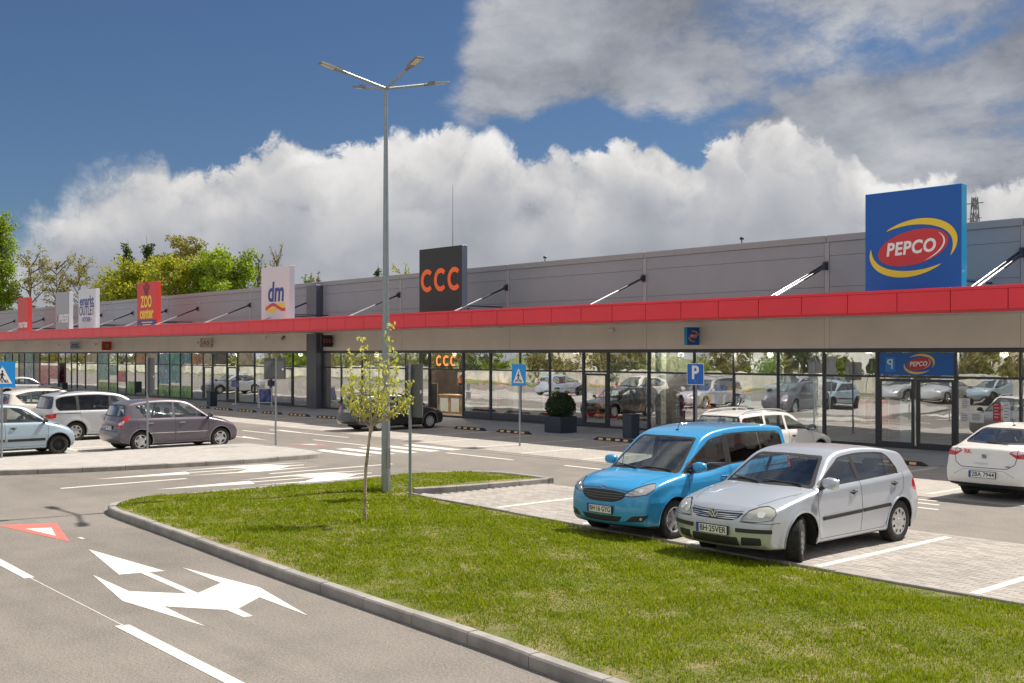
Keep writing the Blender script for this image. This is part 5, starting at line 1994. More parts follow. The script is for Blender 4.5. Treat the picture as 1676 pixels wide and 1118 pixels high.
def build_car(name, label, loc, rz, C, group='parked cars', detail=0.035, extras=None, scale=1.0, interior=True):
    """loc: ground point under the middle of the car; the nose points along local +X"""
    B = Body(C)
    L, w = B.L, B.w
    t = thing(name, label, C.get('cat', 'car'), loc, rz, group)
    if scale != 1.0:
        t.scale = (scale,) * 3
    V, T = shell_grid(B, detail)
    N = B.normal(V)

    def tolocal(P):
        return np.stack([L / 2 - P[:, 0], P[:, 1], P[:, 2]], 1)

    regions = []                          # name, material, projection, outline, gate, part props
    for rg in C['regions']:
        regions.append(rg)
    lab = None
    # cut everything first
    for (nm, m_, pr, poly, gt) in regions:
        u, v = PROJ[pr](V, L)
        f = sdf_poly(poly, u, v) if len(u) < 60000 else sdf_poly(poly, u, v)
        gate = gt(V[T].mean(1), N[T].mean(1), L, w)
        V, N, T, f = cut(V, N, T, f, gate)
    # wheel arches
    for (a, az_, r) in B.arch:
        f = np.sqrt((V[:, 0] - a) ** 2 + (V[:, 2] - az_) ** 2) - r
        c = V[T].mean(1)
        V, N, T, f = cut(V, N, T, f, c[:, 1] > w - 0.34)
    c = V[T].mean(1)
    nn = N[T].mean(1)
    lab = np.zeros(len(T), int)
    for i, (nm, m_, pr, poly, gt) in enumerate(regions):
        u, v = PROJ[pr](c, L)
        ins = (sdf_poly(poly, u, v) < 0) & gt(c, nn, L, w)
        lab[ins] = i + 1
    dead = np.zeros(len(T), bool)
    for (a, az_, r) in B.arch:
        dead |= (np.sqrt((c[:, 0] - a) ** 2 + (c[:, 2] - az_) ** 2) < r) & (c[:, 1] > w - 0.34)
    lab[dead] = -1

    def emit(mask, nm, m_, both=True, side=None, push=0.0, parent=t):
        if not mask.any():
            return None
        Tm = T[mask]
        ids, inv = np.unique(Tm, return_inverse=True)
        Vm, Nm = V[ids] + N[ids] * push, N[ids]
        Tm = inv.reshape(Tm.shape)
        Pv = tolocal(Vm)
        Nv = Nm * np.array([-1, 1, 1])
        objs = []
        if both == 'joined':
            n0 = len(Pv)
            PV = np.concatenate([Pv, Pv * np.array([1, -1, 1])])
            NV = np.concatenate([Nv, Nv * np.array([1, -1, 1])])
            TT = np.concatenate([Tm[:, ::-1], Tm + n0])
            me = np_mesh(nm, PV, TT, NV)
            return link(nm, me, m_, parent, rel=False)
        for sgn in (1, -1):
            me = np_mesh(nm, Pv * np.array([1, sgn, 1]), Tm[:, ::-1] if sgn == 1 else Tm, Nv * np.array([1, sgn, 1]))
            objs.append(link(nm, me, m_, parent, rel=False))
        return objs

    joined = {'body', 'bonnet', 'windscreen', 'rear_window', 'grille', 'lower_grille', 'bumper_trim', 'tailgate', 'roof_panel'}
    body = emit(lab == 0, 'body', C['paint'], 'joined')
    made = {}
    for i, (nm, m_, pr, poly, gt) in enumerate(regions):
        r_ = emit(lab == i + 1, nm, m_, 'joined' if nm in joined else True, push=(-0.004 if 'glass' in m_ else 0.0))
        made.setdefault(nm, []).append(r_)

    # ---- ribbons laid on the shell (seams, seals, strips)
    def ribbon_geo(mb, kind, path, width, lift=0.0015, closed=False, mirror=True, thick=0.0, sides=(1, -1)):
        P2 = np.asarray(path, float)
        if closed:
            P2 = np.concatenate([P2, P2[:1]])
        # resample
        sg = np.linalg.norm(np.diff(P2, axis=0), axis=1)
        cum = np.concatenate([[0], np.cumsum(sg)])
        n = max(2, int(cum[-1] / 0.03) + 1)
        tt = np.linspace(0, cum[-1], n)
        Q = np.stack([np.interp(tt, cum, P2[:, 0]), np.interp(tt, cum, P2[:, 1])], 1)
        d_ = np.gradient(Q, axis=0)
        d_ /= np.linalg.norm(d_, axis=1, keepdims=True) + 1e-9
        nr = np.stack([-d_[:, 1], d_[:, 0]], 1)
        A, ha = B.on(kind, Q + nr * width / 2)
        Bb, hb = B.on(kind, Q - nr * width / 2)
        NA, NB = B.normal(A), B.normal(Bb)
        rowsL = [A + NA * 0.0, A + NA * (lift + thick), Bb + NB * (lift + thick), Bb + NB * 0.0] if thick > 0.002 else [A + NA * lift, Bb + NB * lift]
        ok = ha & hb
        m_ = len(rowsL)
        vs = np.stack(rowsL, 1)
        for i in range(n - 1):
            if not (ok[i] and ok[i + 1]):
                continue
            if np.linalg.norm(A[i] - A[i + 1]) > 0.25:
                continue
            for sgn in sides:
                q = np.concatenate([vs[i], vs[i + 1]])
                q = tolocal(q) * np.array([1, sgn, 1])
                fs = [(j, j + 1, m_ + j + 1, m_ + j) for j in range(m_ - 1)]
                mb.add(q, fs)
        return mb

    def ribbon_part(nm, m_, kind, paths, width, lift=0.0015, closed=False, mirror=True, thick=0.0, parent=t):
        for p in paths:
            joined_ = kind in ('front', 'rear', 'top') and min(abs(q_[0] if kind != 'top' else q_[1]) for q_ in p) < 0.09
            for ss in (((1, -1),) if joined_ else ((1,), (-1,))):
                mb = MB()
                ribbon_geo(mb, kind, p, width, lift, closed, mirror, thick, ss)
                if mb.f:
                    link(nm, mb.mesh(nm), m_, parent, rel=False, smooth=thick > 0)
    for (nm, m_, kind, paths, width, lift, closed, thick) in C.get('ribbons', []):
        ribbon_part(nm, m_, kind, paths, width, lift, closed, True, thick)

    # ---- wheel wells and wheels
    for (a, az_, r) in B.arch:
        for sgn in (1, -1):
            mb = MB()
            n = 20
            y1 = w - 0.015
            y0 = w - 0.36
            vs = []
            for k in range(n + 1):
                th = -0.35 + (PI + 0.7) * k / n
                for y in (y1 - 0.02, y0):
                    vs.append((L / 2 - a - (r + 0.004) * math.cos(th), sgn * y, az_ + (r + 0.004) * math.sin(th)))
            vs.append((L / 2 - a, sgn * y0, az_))
            fs = [(2 * k, 2 * k + 1, 2 * k + 3, 2 * k + 2) for k in range(n)] + [(2 * k + 1, len(vs) - 1, 2 * k + 3) for k in range(n)]
            mb.add(vs, fs)
            mk('wheel_arch_liner', mb, 'well_dark', t, rel=False)
    # lip of the arch
    for (a, az_, r) in B.arch:
        for sgn in (1, -1):
            lipm = MB()
            th = np.linspace(-0.25, PI + 0.25, 40)
            ribbon_geo(lipm, 'side', np.stack([a - (r + 0.011) * np.cos(th), az_ + (r + 0.011) * np.sin(th)], 1), 0.022, 0.006, False, True, 0.004, (sgn,))
            link('arch_lip', lipm.mesh('arch_lip'), C.get('lip', C['paint']), t, rel=False, smooth=True)
    wr = C['wheel_r']
    ty, ri, ho = wheel_meshes(C['wheel'], wr, 0.205)
    for j, (a, az_, r) in enumerate(B.arch):
        for sgn in (1, -1):
            st = C.get('steer', 0.0) if j == 0 else 0.0
            wo = bpy.data.objects.new('wheel', None)
            COL.objects.link(wo)
            wo.empty_display_size = 0.1
            wo.parent = t
            ca, sa = 1, 0
            wo.location = (L / 2 - a, sgn * (w - 0.125 - (0.0)), wr - 0.004)
            wo.rotation_euler = (0, rng.uniform(0, 1), st + (0 if sgn == 1 else PI))
            for me, nm, m_ in ((ty, 'tyre', 'tyre'), (ri, 'rim', C.get('rim', 'alloy')), (ho, 'rim_slots', 'hub_shadow')):
                if nm == 'rim' and me.materials and me.materials[0].name != C.get('rim', 'alloy'):
                    me = me.copy()
                    me.materials.clear()
                o = bpy.data.objects.new(nm, me)
                if not me.materials:
                    me.materials.append(MATS[m_])
                    me.shade_smooth()
                    try:
                        me.set_sharp_from_angle(angle=R(35))
                    except Exception:
                        pass
                COL.objects.link(o)
                o.parent = wo
    # underside block so no light passes under the floor
    mk('underbody', MB().box(-L / 2 + 0.45, L / 2 - 0.45, -w + 0.38, w - 0.38, 0.15, 0.28), 'well_dark', t, rel=False)

    # ---- cabin
    if interior:
        cx0 = C['cabin']                 # (s of dash, s of front seats, s of rear seats)
        H = C.get('seat_h', 0.0)
        for s_, y_, nm in ((cx0[1], 0.36, 'front_seat'), (cx0[1], -0.36, 'front_seat'), (cx0[2], 0.0, 'rear_seat')):
            mb = MB()
            wd = 0.25 if nm == 'front_seat' else 0.60
            mb.bbox(-0.02, 0.48, -wd, wd, 0.32 + H, 0.56 + H, 0.05)
            b2 = MB().bbox(-0.12, 0.02, -wd, wd, 0.50 + H, 1.02 + H, 0.05)
            for v_i, v_ in enumerate(b2.v):
                b2.v[v_i] = (v_[0] - (v_[2] - 0.5 - H) * 0.30, v_[1], v_[2])
            mb.add(b2.v, b2.f)
            for hy in ((0,) if nm == 'front_seat' else (-0.38, 0.38)):
                h2 = MB().bbox(-0.10, 0.0, hy - 0.13, hy + 0.13, 1.06 + H, 1.24 + H, 0.04)
                for v_i, v_ in enumerate(h2.v):
                    h2.v[v_i] = (v_[0] - 0.20, v_[1], v_[2])
                mb.add(h2.v, h2.f)
                mb.cyl((-0.22, hy, 1.0 + H), (-0.24, hy, 1.08 + H), 0.01, n=6)
            so_ = mk(nm, mb, 'seat_cloth', t, rel=False, smooth=True)
            so_.location = (L / 2 - s_, y_, 0)
        ds = cx0[0]
        zb = C['dash_z']
        mb = MB().add([(L / 2 - ds + 0.35, -w + 0.13, zb - 0.06), (L / 2 - ds - 0.28, -w + 0.10, zb), (L / 2 - ds - 0.38, -w + 0.10, zb - 0.10), (L / 2 - ds - 0.30, -w + 0.10, 0.45),
                       (L / 2 - ds + 0.35, w - 0.13, zb - 0.06), (L / 2 - ds - 0.28, w - 0.10, zb), (L / 2 - ds - 0.38, w - 0.10, zb - 0.10), (L / 2 - ds - 0.30, w - 0.10, 0.45)],
                      [(0, 1, 5, 4), (1, 2, 6, 5), (2, 3, 7, 6)])
        mk('dashboard', mb, C.get('dash', 'dash_grey'), t, rel=False)
        sw = MB()
        ring = []
        for k in range(20):
            a = 2 * PI * k / 20
            ring.append((L / 2 - ds - 0.46 - 0.06 * math.sin(a), 0.36 + 0.18 * math.cos(a), zb - 0.04 + 0.16 * math.sin(a)))
        sw.tube(ring + ring[:1], 0.014, 6)
        sw.cyl((L / 2 - ds - 0.44, 0.36, zb - 0.05), (L / 2 - ds - 0.34, 0.36, zb - 0.12), 0.05, n=10)
        mk('steering_wheel', sw, 'trim_black', t, rel=False, smooth=True)

    # ---- mirrors
    if 'mirror' in C:
        ms, mz, msz = C['mirror']
        Pm, _ = B.on('side', [(ms, mz)])
        y0 = Pm[0, 1]
        for sgn in C.get('mirror_sides', (1, -1)):
            mb = MB()
            n1, n2 = 10, 16
            cx_, cy_, cz_ = L / 2 - ms - 0.02, y0 + 0.13 * msz + 0.01, mz + 0.085 * msz
            ax_, ay_, az2 = 0.075 * msz, 0.110 * msz, 0.072 * msz
            vs, fs = [], []
            for i in range(n1 + 1):
                ph = PI * i / n1
                for k in range(n2):
                    th = 2 * PI * k / n2
                    x = math.cos(th) * math.sin(ph)
                    y = math.sin(th) * math.sin(ph)
                    z = math.cos(ph)
                    sx_ = np.sign(x) * abs(x) ** 0.75
                    vs.append((cx_ + (ax_ if x > 0 else 0.035 * msz) * sx_, sgn * (cy_ + ay_ * np.sign(y) * abs(y) ** 0.8), cz_ + az2 * np.sign(z) * abs(z) ** 0.85))
            for i in range(n1):
                for k in range(n2):
                    q = (i * n2 + k, i * n2 + (k + 1) % n2, (i + 1) * n2 + (k + 1) % n2, (i + 1) * n2 + k)
                    fs.append(q if sgn == -1 else q[::-1])
            mo = mk('mirror', MB().add(vs, fs), C.get('mirror_mat', C['paint']), t, rel=False, smooth=True)
            mk('mirror_glass', MB().box(cx_ - 0.040 * msz, cx_ - 0.034 * msz, min(sgn * (cy_ - ay_ * .8), sgn * (cy_ + ay_ * .8)), max(sgn * (cy_ - ay_ * .8), sgn * (cy_ + ay_ * .8)), cz_ - az2 * .7, cz_ + az2 * .7), 'chrome', mo, rel=False)
            mk('mirror_foot', MB().bar((cx_, sgn * (y0 - 0.02), mz + 0.0), (cx_, sgn * (y0 + 0.07), mz + 0.05), 0.07, 0.045), 'trim_black', mo, rel=False)

    # ---- door handles
    for (hs, hz_) in C.get('handles', []):
        Ph, _ = B.on('side', [(hs, hz_), (hs, hz_ - 0.0)])
        y0 = Ph[0, 1]
        for sgn in (1, -1):
            mb = MB()
            pts, rs = [], []
            for k in range(7):
                x = -0.085 + 0.17 * k / 6
                pts.append((L / 2 - hs + x, sgn * (y0 + 0.028 - 0.022 * abs(x / 0.085) ** 3), hz_ + 0.003))
                rs.append(0.012)
            mb.tube(pts, rs, 8)
            mk('door_handle', mb, C.get('handle_mat', C['paint']), t, rel=False, smooth=True)
            cup = MB()
            cup.add([(L / 2 - hs + 0.055 * math.cos(a), sgn * (y0 + 0.0045), hz_ - 0.006 + 0.032 * math.sin(a)) for a in [2 * PI * k / 16 for k in range(16)]], [tuple(range(16))])
            mk('handle_recess', cup, 'seam_dark', t, rel=False)

    # ---- number plates
    def plate(text, where, z, y=0.0, wd=0.52, ht=0.112, tilt=0.0):
        P, _ = B.on('front' if where == 'front' else 'rear', [(0.0001, z), (0.24, z)])
        if where == 'front':
            x = L / 2 - min(P[0, 0], P[0, 0]) + 0.030
            M = frame_matrix((x, y, z), (0, 1, 0), (0, 0, 1))
        else:
            x = L / 2 - P[0, 0] - 0.030
            M = frame_matrix((x, y, z), (0, -1, 0), (0, 0, 1))
        mb = MB().box(-wd / 2 - 0.008, wd / 2 + 0.008, -ht / 2 - 0.008, ht / 2 + 0.008, -0.03, -0.001)
        mb.xf(M)
        pf = mk('number_plate', mb, 'trim_black', t, rel=False)
        mb = MB().box(-wd / 2 + 0.043, wd / 2, -ht / 2, ht / 2, -0.001, 0.003)
        mb.xf(M)
        mk('plate_face', mb, 'plate_white', pf, rel=False)
        mb = MB().box(-wd / 2, -wd / 2 + 0.0425, -ht / 2, ht / 2, -0.001, 0.003)
        mb.xf(M)
        mk('plate_band', mb, 'plate_blue', pf, rel=False)
        if text:
            me = text_mesh(text, ht * 1.02, 0.0006, 0.0016)
            me.transform(M @ Matrix.Translation((0.02, 0, 0.0042)) @ Matrix.Diagonal((min(1.0, (wd - 0.075) / max(1e-3, max(v.co.x for v in me.vertices) - min(v.co.x for v in me.vertices))), 1, 1, 1)))
            link('lettering', me, 'plate_ink', pf, rel=False)
    for pl_ in C.get('plates', []):
        plate(*pl_)
    if extras:
        extras(t, B, ribbon_part, tolocal, emit)
    return t


# region gates: (c = centroids, n = normals)
G_SIDE = lambda c, n, L, w: (np.abs(n[:, 1]) > 0.55)
G_SIDE_HI = lambda c, n, L, w: (np.abs(n[:, 1]) > 0.42) & (c[:, 2] > 0.75)
G_WIND = lambda c, n, L, w: (n[:, 0] < -0.18) & (c[:, 0] < L * 0.62) & (c[:, 0] > 0.5) & (np.abs(n[:, 1]) < 0.72)
G_FRONT = lambda c, n, L, w: (n[:, 0] < -0.3) & (c[:, 0] < 0.8)
G_REARW = lambda c, n, L, w: (n[:, 0] > 0.12) & (c[:, 0] > L * 0.62) & (np.abs(n[:, 1]) < 0.72)
G_REAR = lambda c, n, L, w: (n[:, 0] > 0.3) & (c[:, 0] > L - 0.9)
G_FC = lambda c, n, L, w: (c[:, 0] < 1.25) & ((n[:, 0] < -0.12) | (n[:, 1] > 0.3))
G_RC = lambda c, n, L, w: (c[:, 0] > L - 1.1) & (n[:, 2] < 0.8)


def inset_poly(poly, d_):
    P = np.asarray(poly, float)
    N_ = len(P)
    A = sum(P[i][0] * P[(i + 1) % N_][1] - P[(i + 1) % N_][0] * P[i][1] for i in range(N_))
    sgn = 1 if A > 0 else -1
    o = []
    for i in range(N_):
        a, b_, c = P[i - 1], P[i], P[(i + 1) % N_]
        e1, e2 = b_ - a, c - b_
        e1 = e1 / (np.linalg.norm(e1) + 1e-9)
        e2 = e2 / (np.linalg.norm(e2) + 1e-9)
        nn = np.array([-(e1[1] + e2[1]), e1[0] + e2[0]]) * sgn
        o.append(b_ + nn / (np.linalg.norm(nn) + 1e-9) * d_)
    return np.array(o)
def spec(L, W, H, fa, wb, r, nose, cowl, wtop, roof, rtop, rbase, tail, belt, dlo_rear, pillars, paint_, wheel, **kw):
    """a car described by its silhouette and window lines; s is measured back from the nose"""
    front = [(0.62, 0.20), (0.25, 0.19)] + nose
    top = [cowl, wtop] + roof + [rtop, rbase] + tail + [(L - 0.55, 0.20)]
    raw = front + top
    P = rnd(raw, [0.05] * 2 + [0.10] * len(nose) + [0.05, 0.30] + [0.5] * len(roof) + [kw.get('rt', 0.10), kw.get('rb', 0.08)] + [0.10] * len(tail) + [0.05], 5)
    zt = lambda s: float(np.interp(s, [cowl[0], wtop[0]] + [p[0] for p in roof] + [rtop[0]], [cowl[1], wtop[1]] + [p[1] for p in roof] + [rtop[1]]))
    bz = lambda s: float(np.interp(s, [b_[0] for b_ in belt], [b_[1] for b_ in belt]))
    gap = kw.get('gap', 0.085)
    s0 = cowl[0] + kw.get('afwd', 0.17)
    head = wtop[0] + 0.22
    # upper edge of the side windows
    up = []
    sA, zA = s0 + 0.02, bz(s0) + 0.015
    for k in range(1, 8):
        t_ = k / 8
        s_ = s0 + (head - s0) * t_
        up.append((s_ + 0.02, zA + (zt(head) - gap - zA) * (t_ ** 0.86)))
    end = dlo_rear[0][0]
    for s_ in np.arange(head, end, 0.15):
        up.append((s_, zt(s_) - gap))
    dlo = [(sA, zA - 0.02)] + up + dlo_rear
    dl = rnd(dlo, 0.05, 3)
    bot = [(s_, bz(s_)) for s_ in np.linspace(dlo_rear[-1][0], s0 + 0.05, 8)]
    dlo_full = np.concatenate([dl, np.array(bot)])
    zroof = max(p[1] for p in P)
    regions = []
    # doors first so that windows override them
    sill = kw.get('sill', 0.27)
    d0 = s0 - 0.02
    for dp in kw.get('doors', []):
        regions.append(('door', paint_, 'side', rnd(dp, 0.05, 3), G_SIDE))
    regions.append(('window_frame', kw.get('frame_mat', 'trim_black'), 'side', dlo_full, G_SIDE_HI))
    ins = inset_poly(dlo_full, 0.022)
    ups = np.array(up)
    pil = [s0 - 0.5] + pillars + [dlo_rear[-1][0] + 2.0]
    glass = kw.get('glass', ['car_glass'] * 9)
    rings = []
    for i in range(len(pil) - 1):
        a = pil[i] if i == 0 else pil[i][0] + pil[i][2]
        a2 = pil[i] if i == 0 else pil[i][1] + pil[i][2]
        b_ = pil[i + 1] if i == len(pil) - 2 else pil[i + 1][0] - pil[i + 1][2]
        b2 = pil[i + 1] if i == len(pil) - 2 else pil[i + 1][1] - pil[i + 1][2]
        # clip the glass outline between two slanted lines (bottom s, top s)
        zb_, zt_ = bz(2), zroof
        q = clip_line(ins, (a, zb_), (a2, zt_), 1)
        q = clip_line(q, (b_, zb_), (b2, zt_), -1)
        if len(q) < 3:
            continue
        regions.append(('side_window', glass[i], 'side', q, G_SIDE_HI))
    # windscreen and rear window as seen from the front and the rear
    hb = lambda z: W / 2 - 0.035 - max(0, z - bz(cowl[0] + 0.4)) * kw.get('tumble', 0.40)
    wsb, wst = cowl[1] + 0.0, wtop[1] + kw.get('wt', 0.0)
    pw = kw.get('apw', 0.085)
    y0, y1 = hb(wsb) - pw - 0.03, hb(wst) - pw - 0.035
    ws = [(-0.2, wsb + 0.005), (y0 - 0.18, wsb - 0.002), (y0, wsb - 0.025), (y0 + 0.01, wsb + 0.02), (y1, wst - 0.035), (y1 - 0.05, wst - 0.004), (-0.2, wst + 0.012)]
    regions.append(('windscreen', 'trim_black', 'front', rnd(ws, [0, 0.1, 0.03, 0.03, 0.05, 0.03, 0], 3), G_WIND))
    regions.append(('windscreen', 'car_glass', 'front', rnd([(-0.2, wsb + 0.040), (y0 - 0.20, wsb + 0.033), (y0 - 0.045, wsb + 0.015), (y1 - 0.035, wst - 0.055), (y1 - 0.07, wst - 0.030), (-0.2, wst - 0.016)], [0, 0.1, 0.04, 0.05, 0.03, 0], 3), G_WIND))
    rz0, rz1 = rbase[1] + kw.get('rw0', 0.02), rtop[1] - kw.get('rw1', 0.05)
    rp = kw.get('rpw', 0.13)
    yr0, yr1 = hb(rz0) - rp, hb(rz1) - rp + 0.02
    if rz1 > rz0 + 0.1:
        regions.append(('rear_window', 'trim_black', 'rear', rnd([(-0.2, rz0), (yr0 - 0.05, rz0 + 0.01), (yr0, rz0 + 0.05), (yr1, rz1 - 0.03), (yr1 - 0.05, rz1), (-0.2, rz1 + 0.01)], [0, .05, .05, .05, .05, 0], 3), G_REARW))
        regions.append(('rear_window', kw.get('rglass', 'car_glass'), 'rear', rnd([(-0.2, rz0 + 0.035), (yr0 - 0.07, rz0 + 0.04), (yr0 - 0.035, rz0 + 0.075), (yr1 - 0.03, rz1 - 0.06), (yr1 - 0.07, rz1 - 0.03), (-0.2, rz1 - 0.02)], [0, .05, .05, .05, .05, 0], 3), G_REARW))
    for (nm, m_, pr, poly, gt, rr) in kw.get('parts', []):
        regions.append((nm, m_, pr, rnd(poly, rr, 3), gt))
    ra = kw.get('ra', r + 0.055)
    C = dict(L=L, W=W, profile=P, belt=belt, tumble=kw.get('tumble', 0.40), section=kw.get('section', [(0.15, 0.10), (0.24, 0.045), (0.40, 0.018), (0.60, 0.0), (0.80, 0.012), (1.0, 0.03), (2.0, 0.03)]),
             plan=kw.get('plan', [(0, 0.84), (0.12, 0.895), (0.3, 0.945), (0.6, 0.985), (1.0, 1.0), (L - 1.1, 1.0), (L - 0.5, 0.985), (L - 0.2, 0.955), (L, 0.91)]),
             arch=[(fa, r, ra), (fa + wb, r, ra)], regions=regions, paint=paint_, wheel=wheel, wheel_r=r, cabin=(cowl[0] + 0.12, cowl[0] + 1.25, cowl[0] + 2.05),
             dash_z=bz(cowl[0]) + 0.0, bow=kw.get('bow', (0.22, 0.10, 0.05)), k=kw.get('k', 0.075))
    for k_ in ('mirror', 'handles', 'plates', 'ribbons', 'rim', 'handle_mat', 'mirror_mat', 'crease', 'steer', 'lip', 'cat', 'mirror_sides', 'dash', 'seat_h', 'zc', 'spine', 'shoulder'):
        if k_ in kw:
            C[k_] = kw[k_]
    return C


def clip_line(poly, p, q, side):
    """keep the part of an outline to the right (+1: larger s) or left (-1) of the line p-q"""
    P = [tuple(x) for x in poly]
    if not len(P):
        return P
    (px, pz), (qx, qz) = p, q

    def f(v):
        return (v[0] - (px + (qx - px) * (v[1] - pz) / (qz - pz))) * side
    o = []
    for i in range(len(P)):
        a, b_ = P[i], P[(i + 1) % len(P)]
        fa_, fb_ = f(a), f(b_)
        if fa_ >= 0:
            o.append(a)
        if (fa_ > 0) != (fb_ > 0) and fa_ != fb_:
            t_ = fa_ / (fa_ - fb_)
            o.append((a[0] + (b_[0] - a[0]) * t_, a[1] + (b_[1] - a[1]) * t_))
    return o


def seams(paths, kind='side', w_=0.0075):
    return ('panel_gap', 'seam_dark', kind, paths, w_, 0.0018, False, 0.0)


def std_doors(s0, s1, s2, s3, zt, zb=0.27, sl=0.12):
    """outlines of front and rear door (s,z)"""
    return [[(s0, zt), (s0 - 0.05, zt - 0.2), (s0 - 0.02, 0.5), (s0 + 0.06, zb), (s1, zb), (s1, zt)],
            [(s1, zt), (s1, zb), (s2, zb), (s2 + sl, 0.52), (s3 - 0.06, 0.72), (s3, zt)]]


# ------------------------------------------------ silver compact hatchback (hero)
GD = [[(1.30, 1.00), (1.245, 0.84), (1.25, 0.45), (1.31, 0.27), (2.375, 0.27), (2.375, 1.02)],
      [(2.375, 1.02), (2.375, 0.27), (3.00, 0.27), (3.10, 0.45), (3.30, 0.66), (3.56, 0.80), (3.62, 1.06)]]
GOLF = spec(4.204, 1.759, 1.483, 0.87, 2.578, 0.316,
            nose=[(0.09, 0.215), (0.015, 0.30), (0.0, 0.46), (0.018, 0.60), (0.055, 0.705), (0.155, 0.785), (0.45, 0.873), (0.78, 0.938)],
            cowl=(1.12, 0.985), wtop=(1.80, 1.385), roof=[(2.10, 1.455), (2.55, 1.483), (3.05, 1.468), (3.45, 1.425)], rtop=(3.84, 1.355), rbase=(4.02, 1.02),
            tail=[(4.09, 0.90), (4.135, 0.70), (4.195, 0.58), (4.204, 0.42), (4.14, 0.26)],
            belt=[(0, 0.93), (1.2, 0.965), (2.4, 1.005), (3.6, 1.045), (4.2, 1.06)], dlo_rear=[(3.22, 1.37), (3.37, 1.30), (3.50, 1.12), (3.495, 1.04)],
            pillars=[(2.375, 2.345, 0.045), (3.16, 3.22, 0.016)], paint_='paint_silver', wheel='cap', rim='hubcap', doors=GD, tumble=0.40,
            k=0.042, plan=[(0, 0.835), (0.08, 0.885), (0.2, 0.935), (0.45, 0.978), (0.8, 1.0), (3.3, 1.0), (3.8, 0.975), (4.05, 0.945), (4.204, 0.90)],
            bow=(0.24, 0.10, 0.045), rw0=0.03, rw1=0.06,
            parts=[('bonnet', 'paint_silver', 'top', [(0.13, -0.2), (0.13, 0.30), (0.24, 0.50), (0.48, 0.60), (1.06, 0.735), (1.07, -0.2)], lambda c, n, L, w: (n[:, 2] > 0.5) & (c[:, 2] < 1.0), 0.03),
                   ('bumper', 'paint_silver', 'front', [(-0.2, 0.205), (1.0, 0.205), (1.0, 0.575), (-0.2, 0.575)], lambda c, n, L, w: (c[:, 0] < 0.50), 0.01),
                   ('bumper_trim', 'trim_black', 'front', [(-0.2, 0.1), (1.0, 0.1), (1.0, 0.225), (-0.2, 0.225)], lambda c, n, L, w: (c[:, 0] < 0.50), 0.01),
                   ('grille', 'trim_black', 'front', [(-0.2, 0.590), (0.30, 0.595), (0.395, 0.640), (0.44, 0.700), (-0.2, 0.690)], G_FRONT, 0.03),
                   ('lower_grille', 'trim_black', 'front', [(-0.2, 0.25), (0.40, 0.255), (0.385, 0.375), (-0.2, 0.375)], G_FRONT, 0.02),
                   ('side_grille', 'trim_black', 'fcorner', [(0.50, 0.265), (0.86, 0.285), (0.84, 0.385), (0.49, 0.385)], G_FC, 0.02),
                   ('headlight', 'headlamp_hazy', 'fcorner', [(0.475, 0.592), (0.53, 0.655), (0.66, 0.735), (0.86, 0.785), (1.06, 0.800), (1.15, 0.775), (1.15, 0.69), (1.05, 0.625), (0.75, 0.590)], G_FC, 0.06),
                   ('tail_light', 'tail_red', 'rcorner', [(0.62, 0.74), (0.62, 0.90), (0.84, 0.965), (1.10, 0.96), (1.19, 0.88), (1.15, 0.76), (0.84, 0.72)], G_RC, 0.05),
                   ('bumper_trim', 'trim_black', 'rear', [(-0.2, 0.1), (1.0, 0.1), (1.0, 0.26), (-0.2, 0.26)], lambda c, n, L, w: (c[:, 0] > L - 0.45), 0.01)],
            ribbons=[seams([GD[0] + [], GD[1][1:]]), seams([[(0.30, 0.53), (0.48, 0.605), (1.05, 0.742)]], 'top'), seams([[(0.0, 0.712), (0.30, 0.716), (0.43, 0.724)]], 'front', 0.006), seams([[(0.46, 0.588), (0.75, 0.578), (1.22, 0.585)]], 'fcorner', 0.008),
                     ('rub_strip', 'trim_black', 'side', [[(1.36, 0.555), (2.35, 0.578)], [(2.40, 0.580), (3.13, 0.60)]], 0.050, 0.0, False, 0.016),
                     ('rub_strip', 'trim_black', 'fcorner', [[(0.40, 0.475), (0.72, 0.475), (1.04, 0.478)]], 0.052, 0.0, False, 0.016),
                     ('grille_bar', 'chrome', 'front', [[(0.075, 0.616), (0.35, 0.622)], [(0.075, 0.640), (0.375, 0.647)], [(0.075, 0.665), (0.40, 0.672)]], 0.009, 0.0, False, 0.006),
                     ('headlight_rim', 'silver_plastic', 'fcorner', [[(0.56, 0.608), (0.80, 0.606), (1.04, 0.640)]], 0.012, 0.004, False, 0.0),
                     ('headlight_seal', 'seam_dark', 'fcorner', [[(0.49, 0.60), (0.54, 0.66), (0.66, 0.735), (0.86, 0.782), (1.04, 0.795), (1.13, 0.765), (1.14, 0.70), (1.05, 0.63), (0.75, 0.592), (0.50, 0.594)]], 0.009, 0.003, False, 0.0)],
            mirror=(1.36, 0.955, 1.15), handles=[(2.16, 0.865), (3.30, 0.905)], handle_mat='trim_black', plates=[('BH\u00b725VER', 'front', 0.455)], steer=0.46, mirror_sides=(1,), apw=0.075,
            dash='dash_pale')


